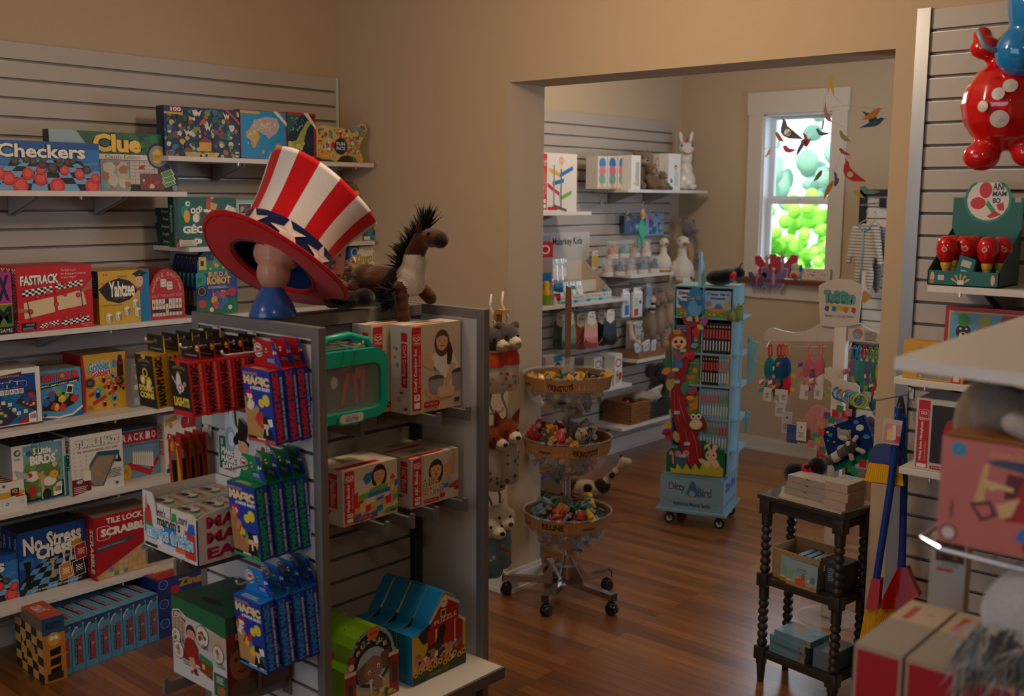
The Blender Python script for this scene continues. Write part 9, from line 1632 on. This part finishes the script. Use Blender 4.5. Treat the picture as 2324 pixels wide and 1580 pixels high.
c=CV(m,(0,d-.003,0),(1,0,0),(0,0,1),w,rt_); cy=bt/rt_*.97; c.e(.5,cy,.34,'#1c7a68',ry=.34*w/rt_); c.e(.5,cy,.3,'#cfc4b8',ry=.3*w/rt_); c.e(.36,cy-.03,.11,'#b8161c',ry=.06); c.e(.46,cy+.1,.09,'#b8161c',ry=.08); c.poly([(.47,cy-.04),(.5,cy),(.62,cy-.1),(.58,cy-.14)],'#2a8a4a'); c.poly([(.5,cy-.16),(.55,cy-.18),(.7,cy-.14),(.6,cy-.1)],'#b8161c'); c.poly([(.62,cy-.04),(.72,cy-.02),(.74,cy-.1),(.66,cy-.1)],'#b8161c'); c.t('ANI',.56,cy+.1,.72,cy+.17,'#22345a',b=.04); c.t('MAM',.56,cy+.04,.76,cy+.09,'#22345a',b=.04); c.t('BO',.57,cy-.03,.68,cy+.025,'#22345a',b=.04); c.r(.88,cy-.02,.97,cy+.03,'#9a9a94')
c=CV(m,(0,0,0),(1,0,0),(0,0,1),w,fh); 
for k in range(5): q=math.radians(30+30*k); c.poly([(.47+.02*math.cos(q),.1+.05*math.sin(q)),(.47+.13*math.cos(q+.12),.15+.62*math.sin(q+.12)),(.47+.16*math.cos(q),.15+.7*math.sin(q)),(.47+.13*math.cos(q-.12),.15+.62*math.sin(q-.12))],'#c99a3a')
c.r(.43,.1,.52,.4,'#cfc8bc'); c.r(.15,.35,.24,.7,'#b9b4a8'); c.e(.07,.5,.03,'#c9a08a',ry=.4); c.r(.04,.15,.1,.4,'#c2582a'); c.e(.92,.5,.03,'#c9a08a',ry=.35)
m.build('tray',t)
def rattle(label,x,y,z,rx,rz,s=1.0):
    q=thing('wooden_rattle',label,'rattle',(x,y,z),(rx,0,rz)); m=MB(); m.lathe([(0,.15),(.018,.147),(.03,.13),(.033,.108),(.027,.082),(.016,.066)],(0,0,0),mat('#bd1519',.12,coat=.5),n=24); m.build('red_head',q,smooth=1)
    m=MB(); m.lathe([(.0165,.067),(.0175,.06),(.013,.045)],(0,0,0),mat('#cfa02a',.3),n=18); m.lathe([(.012,.045),(.0105,.02)],(0,0,0),mat('#cfbd94',.4),n=16); m.lathe([(.0125,.047),(.0128,.044)],(0,0,0),mat('#1c6fae',.3),n=16); m.lathe([(.0105,.02),(.011,.0),(0,0)],(0,0,0),mat('#3a9a2a',.3),n=16); m.build('handle',q,smooth=1)
    m=MB(); c=CV(m,(-.02,-.0335,.09),(1,0,0),(0,0,1),.04,.04); c.e(.5,.5,.22,'#c9907a'); c.e(.5,.5,.12,'#bd1519'); m.build('printed_mark',q); return q
for i,(u,v,yy,rx,rz,l) in enumerate(((2147,612,RF+.05,.05,.1,'leftmost in front'),(2188,606,RF+.09,.0,.3,'second from the left'),(2240,606,RF+.07,.02,0,'third from the left'),(2270,610,RF+.12,.0,.5,'rightmost'),(2165,610,RF+.15,-.1,.6,'rear left'),(2205,606,RF+.16,-.1,.2,'rear middle'))):
    P=at(u,v,1,yy); rattle('red-headed wooden rattle in the green tray, '+l,P.x,yy,ZRa+.006,rx,rz)
m=MB(); m.box((0,0,0),(.05,.002,.07),'#0f6a6a'); c=CV(m,(0,0,0),(1,0,0),(0,0,1),.05,.07); c.r(.2,.55,.8,.85,'#b9b4a8'); c.r(.3,.1,.8,.4,'#c9c4b8'); P=at(2166,614,1,RF+.02); tag(m.build('paper_tag',loc=(P.x,RF+.02,ZRa+.03),rot=(.1,.25,0)),'teal paper tag hanging from a rattle at the front of the tray','tag')
# games on the second shelf
def zoo_g(c):
    c.r(0,0,1,1,'#a3161a'); c.r(.05,.04,.97,.94,'#c9a23a'); c.r(.07,.06,.95,.92,'#5a94b8'); c.r(.07,.06,.95,.2,'#1c4f94'); c.t('farm',.2,.14,.5,.3,'#d8dde0',b=.03)
    for x,hat_,skin,top_ in ((.25,'#3a8a2a','#2c1d15','#b8262a'),(.52,'#8f9a2a','#b8601f','#b8702a')): c.poly([(x-.1,.25),(x-.06,.55),(x+.08,.55),(x+.11,.25)],top_); c.r(x-.02,.3,x+.03,.52,'#d8d0c4'); c.e(x,.66,.1,skin); c.e(x,.6,.055,'#d8d0c4'); c.e(x,.63,.02,'#15110f'); c.e(x,.82,.085,hat_,ry=.09); c.e(x-.04,.7,.014,'#e8e0d4'); c.e(x+.04,.7,.014,'#e8e0d4')
    c.e(.82,.62,.14,'#3f7fa4',ry=.14); c.poly([(.74,.92),(.7,.7),(.92,.85),(.94,.92)],'#a3222a')
X1=at(2130,860,1,RF+.09)
P=at(2136,866,1,RF+.1); Q=at(2312,870,1,RF+.1); Tz=at(2138,694,1,RF+.1).z
box_thing('board_game','red framed game box with cartoon farm animals in hats on the second right shelf','board game',Q.x-P.x,Tz-ZRb,.06,(P.x,RF+.1,ZRb+.001),0,body='#8c1216',front=zoo_g)
P=at(2047,856,1,RF+.008); Q=at(2186,866,1,RF+.008); Tz=at(2051,771,1,RF+.008).z
def yg(c): c.r(0,0,1,1,'#c98f16'); c.r(.25,.5,.8,.85,'#8a8a8c'); c.poly([(.02,.62),(.16,.6),(.15,.42),(.02,.4)],'#22304a'); c.r(.24,.04,.6,.22,'#8a8070'); c.r(.62,.04,.78,.2,'#8a8070'); c.r(.8,.0,.96,.3,'#b8322a'); c.r(.84,.04,.93,.24,'#d0c8b8'); c.blobs(.3,.5,.78,.82,5,['#c9c4bc','#3a3a3f'],.05,4); c.e(.3,.1,.02,'#c9b070')
o=box_thing('board_game','yellow game box with a grey picture at the left end of the second right shelf','board game',Q.x-P.x,Tz-ZRb,.05,(P.x,RF+.008,ZRb+.001),0,body='#b8820f',front=yg)
# microphone carton
P=at(2072,1063,1,RF+.01); Tz=at(2078,903,1,RF+.01).z; hh=Tz-ZRc
t=thing('toy_carton','red striped toy microphone carton with a dark window on the third right shelf','toy box',(P.x,RF+.01,ZRc+.001)); m=MB(); w=.22; m.box((0,0,0),(w,.11,hh),'#b9b0a8'); c=CV(m,(0,0,0),(1,0,0),(0,0,1),w,hh); c.r(.03,.03,.2,.98,'#b3161c'); c.rr(.045,.7,.185,.85,'#d8cfc4'); c.rr(.05,.705,.18,.845,'#b3161c'); c.t('Hape',.06,.71,.17,.74,'#e0d6ca',b=.03); 
for k in(-1,1): c.e(.115+.022*k,.8,.022,'#d8cfc4'); c.e(.115+.022*k,.8,.013,'#b3161c')
c.t('Mighty Echo Microphone',.07,.13,.12,.68,'#e0d6ca',b=.03,rot=90); c.t('Echomikrofon',.14,.13,.165,.4,'#d8b8a8',rot=90); c.rr(.045,.035,.185,.09,'#e0d6ca'); c.r(.23,.12,.97,.93,'#241a16'); c.rr(.24,.03,.6,.08,'#b3161c'); c.t('Love Play Learn',.27,.04,.56,.07,'#e0d6ca'); c.e(.6,.68,.12,'#1c4f94'); c.e(.5,.5,.1,'#a3161c',ry=.25); m.build('carton',t)
m=MB(); m.prism([(0,0),(.22,0),(.2,.025),(.05,.03)],((0,.02,hh),(1,0,0),(0,0,1)),.002,'#4a4440'); m.build('open_flap',t)
# cleaning set hanging on a hook
HY=-.16; P=at(2062,895,1,-.02); hook('display_hook','wire hook holding the toy brooms and dustpan on the right wall',P.x,-.018,P.z,.2,out=(-.2,-1,0))
def RP(u,v,y): p=at(u,v,1,y); return p
def rcut(mb,px,col,y,th,o): 
    p=[(RP(u,v,y).x-o.x,RP(u,v,y).z-o.z) for u,v in px]; a=sum(p[i][0]*p[(i+1)%len(p)][1]-p[(i+1)%len(p)][0]*p[i][1] for i in range(len(p))); mb.prism(p if a>0 else p[::-1],((0,y-o.y,0),(1,0,0),(0,0,1)),th,col)
y=-.2; o=RP(2045,905,y); t=thing('toy_dustpan_set','toy dustpan with blue brush and yellow bristles hanging from a hook','toy broom',tuple(o)); GP=mat('#0f5a45',.3)
m=MB(); rcut(m,[(1962,1093),(1975,1020),(1990,1008),(2030,1005),(2050,1020),(2058,1045),(2053,1106)],GP,y+.03,.008,o); rcut(m,[(2030,1010),(2034,925),(2040,900),(2047,900),(2052,925),(2052,1010)],BLACKP,y+.035,.01,o); m.build('dustpan',t)
m=MB(); rcut(m,[(1972,1052),(1977,1025),(1990,1012),(2030,1012),(2045,1022),(2052,1045),(2050,1062)],mat('#343a78',.35),y+.02,.022,o); rcut(m,[(2036,1015),(2038,950),(2042,942),(2050,942),(2056,950),(2054,1015)],mat('#123a8c',.3),y+.02,.02,o); m.build('brush_head',t)
m=MB(); YB=mat('#d09a14',.5)
for k in range(17): u0=1974+4.4*k; u1=1965+5.2*k; a_=RP(u0,1050+.6*k,y+.008)-o; b_=RP(u1,1092+.7*k,y-.004)-o; m.tube([a_,b_],[.0035,.0045],YB,n=5)
m.build('bristles',t)
y=-.235; o=RP(2030,945,y); t=thing('product_card','pink picture card tied to the toy dustpan set','tag',tuple(o)); m=MB(); rcut(m,[(2006,948),(2049,956),(2040,1012),(2000,1005)],'#b8a094',y,.002,o); rcut(m,[(2009,960),(2046,966),(2039,1009),(2003,1002)],'#b8788a',y-.001,.001,o); rcut(m,[(2015,975),(2024,972),(2026,1000),(2012,998)],'#cfb84a',y-.002,.001,o); rcut(m,[(2026,965),(2034,966),(2033,998),(2024,1000)],'#c9c4bc',y-.003,.001,o); rcut(m,[(2034,990),(2042,991),(2040,1005),(2030,1004)],'#b8242a',y-.0025,.001,o); m.tube([RP(2030,948,y)-o,RP(2042,915,-.2)-o],.001,WIRE); m.build('card',t)
for i,(l,hu,yy) in enumerate((('left of two, its narrow red head seen edge-on',((2022,1100),(1989,1315)),-.215),('right of two, with a wide triangular red head',((2052,1090),(2047,1293)),-.12))):
    o=RP(hu[0][0],1000,yy); t=thing('toy_broom','toy broom with a blue handle, '+l,'toy broom',tuple(o)); a_=RP(2046 if i else 2040,925,yy)-o; m=MB(); m.tube([a_,RP(*hu[0],yy)-o,RP(*hu[1],yy)-o],.0125,mat('#10357f',.35),n=14); m.build('handle',t,smooth=40)
    m=MB(); RM=mat('#a81216',.18,coat=.4)
    if i==0: rcut(m,[(1978,1313),(1998,1316),(1992,1385),(1964,1382)],RM,yy-.014,.03,o)
    else: rcut(m,[(2037,1290),(2058,1288),(2072,1325),(2086,1352),(2040,1382),(2000,1382),(1996,1372)],RM,yy-.012,.03,o)
    m.build('broom_head',t)
    m=MB(); R=random.Random(i)
    for k in range(16 if i else 9):
        f=k/(15 if i else 8); A_=(1966+24*f,1383) if i==0 else (1998+70*f,1380-8*f); B_=(1952+26*f,1452) if i==0 else (1960+100*f,1450); m.tube([RP(*A_,yy)-o,RP(B_[0]+R.uniform(-3,3),B_[1],yy-.01)-o],[.004,.005],YB,n=5)
    m.build('bristles',t)
# hanging inflatable hoppers
GLR=lambda h:mat(h,.12,coat=.6)
P=at(2290,238,1,-.33); t=thing('inflatable_hopper','glossy red inflatable animal hopper with white spots hung on the right wall','inflatable toy',tuple(P),.3); s=.135
fuse('body',[((0,0,0),(s,s*.95,s),'#c20f14'),((-.02,0,.1),(.05,.05,.06),'#c20f14'),((-.075,-.02,.165),(.045,.04,.035),'#c20f14'),((-.085,-.0,.2),(.03,.028,.03),'#c20f14'),((-.065,-.03,-.15),(.055,.05,.045),'#c20f14'),((.06,-.03,-.14),(.05,.045,.045),'#c20f14')],.009,t,mf=GLR,sm=4)
m=MB(); 
for u,v,r_ in ((2264,248,.016),(2298,221,.018),(2299,275,.026),(2322,203,.02)):
    p=at(u,v,1,-.33)-P; M_=Matrix.Rotation(-.3,3,'Z'); p=M_@Vector((p.x,-math.sqrt(max(.001,s*s-p.x**2-p.z**2))-.001,p.z)); n_=p.normalized(); a_=n_.orthogonal().normalized()*r_; b_=n_.cross(a_); m.add([p+n_*.003+a_*math.cos(k*PI/9)+b_*math.sin(k*PI/9) for k in range(18)]+[p+n_*.006],[(k,(k+1)%18,18) for k in range(18)],mat('#c9c2bb',.2))
m.build('spot',t)
P=at(2320,115,1,-.42); t=thing('inflatable_hopper','glossy blue inflatable animal hopper above the red one, cut by the frame edge','inflatable toy',tuple(P),.3)
fuse('body',[((0,0,0),(.075,.07,.075),'#0f74b4'),((.05,0,.13),(.1,.09,.13),'#0f74b4'),((.06,0,.28),(.09,.08,.12),'#0f74b4')],.009,t,mf=GLR,sm=4)
m=MB(); m.tube([(-.07,-.02,.0),(-.1,-.03,.015),(-.12,-.03,.06)],.008,mat('#7f9aa4',.3)); m.build('handle_tube',t,smooth=1)
for u,v,l in ((2292,345,'red'),(2318,60,'blue')): P=at(u,v,1,-.02); hook('display_hook','wire hook carrying the %s inflatable hopper'%l,P.x+.03,-.018,P.z,.25,out=(0,-1,0))
# ================= foreground display rack at the right edge =================
def D(u,v,d): q=CF+CR*((u-1162)/FPX)-CU*((v-790)/FPX); return CP+q*d
K0=D(2030,812,1.62); zT=K0.z
def onz(u,v,z): return at(u,v,2,z)
rk=thing('display_rack','near white-topped display rack crowded with toys at the right edge','display rack',(4.4,-1.9,0))
def rkb(nm,m): m.v=[(x-4.4,y+1.9,z) for x,y,z in m.v]; return m.build(nm,rk)
a=onz(2030,812,zT); b=onz(2324,850-0,zT); c_=onz(2324,716,zT); b2=a+(b-a)*3.0; c2=a+(c_-a)*1.0+Vector((.6,.1,0))
m=MB(); pts=[(a.x,a.y),(b2.x,b2.y),(c2.x,c2.y),(c_.x,c_.y)]; m.prism(pts,((0,0,zT),(1,0,0),(0,1,0)),.0175,mat('#cfccc8',.4)); rkb('top_shelf',m)
m=MB(); 
for x,y in ((4.35,-2.1),(4.45,-1.45)): m.box((x-.02,y-.02,0),(x+.02,y+.02,zT-.018),GM)
rkb('post',m)
zW=D(2115,1228,1.62).z-.002; zG=D(1940,1460,1.62).z-.22
g0=D(1940,1460,1.62); p0=D(2115,1228,1.62)
m=MB(); yw=p0.y-.022; P_=[(p0.x+.0,p0.y+.22,zW),(p0.x-.022,p0.y+.1,zW),(p0.x-.02,p0.y+.01,zW),(p0.x+.02,yw,zW),(p0.x+.12,yw-.012,zW),(4.4,yw-.01,zW)]; m.tube(P_,.004,CHROME,n=10)
for k in range(12): m.tube([(p0.x+.02+.035*k,yw-.005,zW-.005),(p0.x+.02+.035*k,p0.y+.25,zW-.005)],.0018,CHROME,n=6)
rkb('wire_shelf',m)
m=MB(); m.box((g0.x-.02,g0.y-.03,zG-.018),(4.42,g0.y+.5,zG),mat('#8f8b88',.4)); rkb('lower_shelf',m)
# wooden toy carton, plush cat, cartons
def pink(c):
    c.r(0,0,1,1,'#b8675f'); c.e(.1,.9,.045,'#3a86aa'); c.t('SAXOFLUTE',.28,.87,.46,.93,'#c98a5a',b=.05); c.t('DISCOVERY',.48,.85,.63,.92,'#9c2a34',b=.05)
    c.poly([(.26,.83),(.35,.86),(.5,.86),(.62,.76),(.58,.73),(.42,.78),(.3,.8)],'#34445f'); c.poly([(.38,.74),(.48,.74),(.48,.56),(.37,.5)],'#5f1620'); c.poly([(.48,.74),(.62,.72),(.62,.34),(.38,.3)],'#a31a22'); c.poly([(.25,.8),(.28,.8),(.26,.44),(.2,.42)],'#c9a06a'); c.poly([(.25,.66),(.34,.64),(.42,.62),(.42,.58),(.34,.59),(.3,.56),(.26,.6)],'#cfae74'); c.poly([(.18,.42),(.3,.47),(.34,.34),(.25,.26)],'#5a2a34'); c.poly([(.21,.4),(.29,.43),(.31,.35),(.26,.3)],'#b8675f'); c.poly([(.33,.44),(.46,.54),(.42,.36),(.36,.32)],'#c9a878')
    c.e(.55,.62,.04,'#2a2a24'); c.e(.6,.52,.04,'#22282a'); c.poly([(.6,.62),(.66,.6),(.78,.3),(.73,.28)],'#c9862c'); c.poly([(.66,.84),(.72,.84),(.82,.6),(.77,.58)],'#a8242e'); c.poly([(.5,.3),(.56,.32),(.54,.14),(.45,.15),(.46,.22)],'#1c6fc2'); c.poly([(.58,.36),(.64,.36),(.66,.1),(.6,.1)],'#c2855a'); c.e(.52,.1,.035,'#a8242e'); c.e(.07,.1,.05,'#4a2a2a'); c.e(.07,.1,.04,'#c4bcb4'); c.t('maker',.06,.25,.09,.42,'#5a2a2a',rot=90)
ph=D(2124,985,1.62).z-p0.z
box_thing('toy_carton','blurred pink carton picturing a wooden toy set on the wire shelf, close to the camera','toy box',.25,ph,.07,(p0.x+.006,p0.y,zW+.005),.0,body='#b0605a',front=pink)
t=thing('plush_cat','brown and grey furry plush cat above the pink carton, close to the camera','soft toy',(p0.x+.1,p0.y+.16,zW+.006),-.4); t.scale=(1.3,1,1.12)
fuse('body',[((0,0,.1),(.09,.07,.1),'#3f3129'),((.05,0,.17),(.07,.06,.06),'#2c221c'),((-.05,-.03,.14),(.05,.05,.07),'#8a7660'),((-.02,-.05,.16),(.045,.04,.04),'#8a7d72')],.008,t)
o=fuse('plush_paw_toy',[((0,0,.0),(.05,.022,.02),'#b5aca4'),((-.03,-.005,.006),(.022,.02,.018),'#bdb4ac')],.006,loc=(p0.x+.13,p0.y+.035,zW+.005+ph+.022)); tag(o,'white furry toy paw lying on top of the pink carton','soft toy')
m=MB(); m.cbox((0,0,0),(.12,.06,.006),mat('#8f5a22',.6),.002); o=m.build('wooden_toy_board',loc=(p0.x+.01,p0.y+.004,zW+.0055+ph)); tag(o,'thin amber coloured board lying on the pink carton beside the white paw','toy')
def gr_front(c): c.r(0,0,1,1,'#a38a76'); c.r(.06,.0,.94,.97,'#9c0f1c')
def gr_top(c): c.r(0,0,1,1,'#8f8781'); c.r(0,.58,1,1,'#b3a08a'); c.r(.2,.62,.36,.9,'#a83a3a'); c.e(.65,.8,.08,'#9a8f84')
gw=.0755
g=None
for i in range(4):
    l='red and grey carton standing end-on in the near row, '+('leftmost','second','third','fourth')[i]
    if g is None: g=box_thing('toy_carton',l,'toy box',gw-.002,.2195,.235,(g0.x,g0.y,zG+.0005),.0,body='#8f8781',front=gr_front,top=gr_top,left=lambda c:c.r(0,0,1,1,'#9a8f86'),group='red and grey cartons in the near row')
    else: dup(g,loc=(g0.x+(gw+.0035)*i,g0.y,zG+.0005),label=l)
P=onz(2150,1372,g0.z); hb=.08
box_thing('toy_carton','small pale carton with a dark window standing behind the red cartons','toy box',.06,hb*1.1+.215,.045,(D(2106,1350,1.9).x,D(2106,1350,1.9).y,zG+.0005),.1,body='#b3a79c',front=lambda c:(c.r(0,0,1,1,'#b3a79c'),c.r(.15,.85,.95,.97,'#3a2418'),c.blobs(.2,.86,.9,.96,5,['#8f4a1f','#6a4a34'],.08,3),c.t('ZOOS',.3,.82,.8,.845,'#6f7884',b=.03),c.r(.2,.79,.65,.81,'#b8404a'),c.r(.7,.79,.9,.81,'#7fb0c9')))
t=thing('plush_cat','white and grey shaggy plush animal at the lower right edge, close to the camera','soft toy',(g0.x+.235,g0.y+.10,g0.z+.002),.3)
fuse('body',[((0,0,.07),(.085,.07,.08),'#b9b9bd'),((-.02,-.03,.03),(.07,.05,.035),'#5a5f66'),((-.07,-.05,.02),(.05,.04,.02),'#8f9294')],.008,t)
m=MB(); R=random.Random(5)
for k in range(120): tuft(m,(R.uniform(-.1,.06),-.05-.03*R.random(),R.uniform(.0,.08)),(-.4,-.5,-.7),.06,.0018,mat(R.choice(['#8a8f94','#b0b0b2','#4a5058','#6f7a80']),.9),n=2,spread=.4,R=R,droop=.2)
m.build('fur',t)
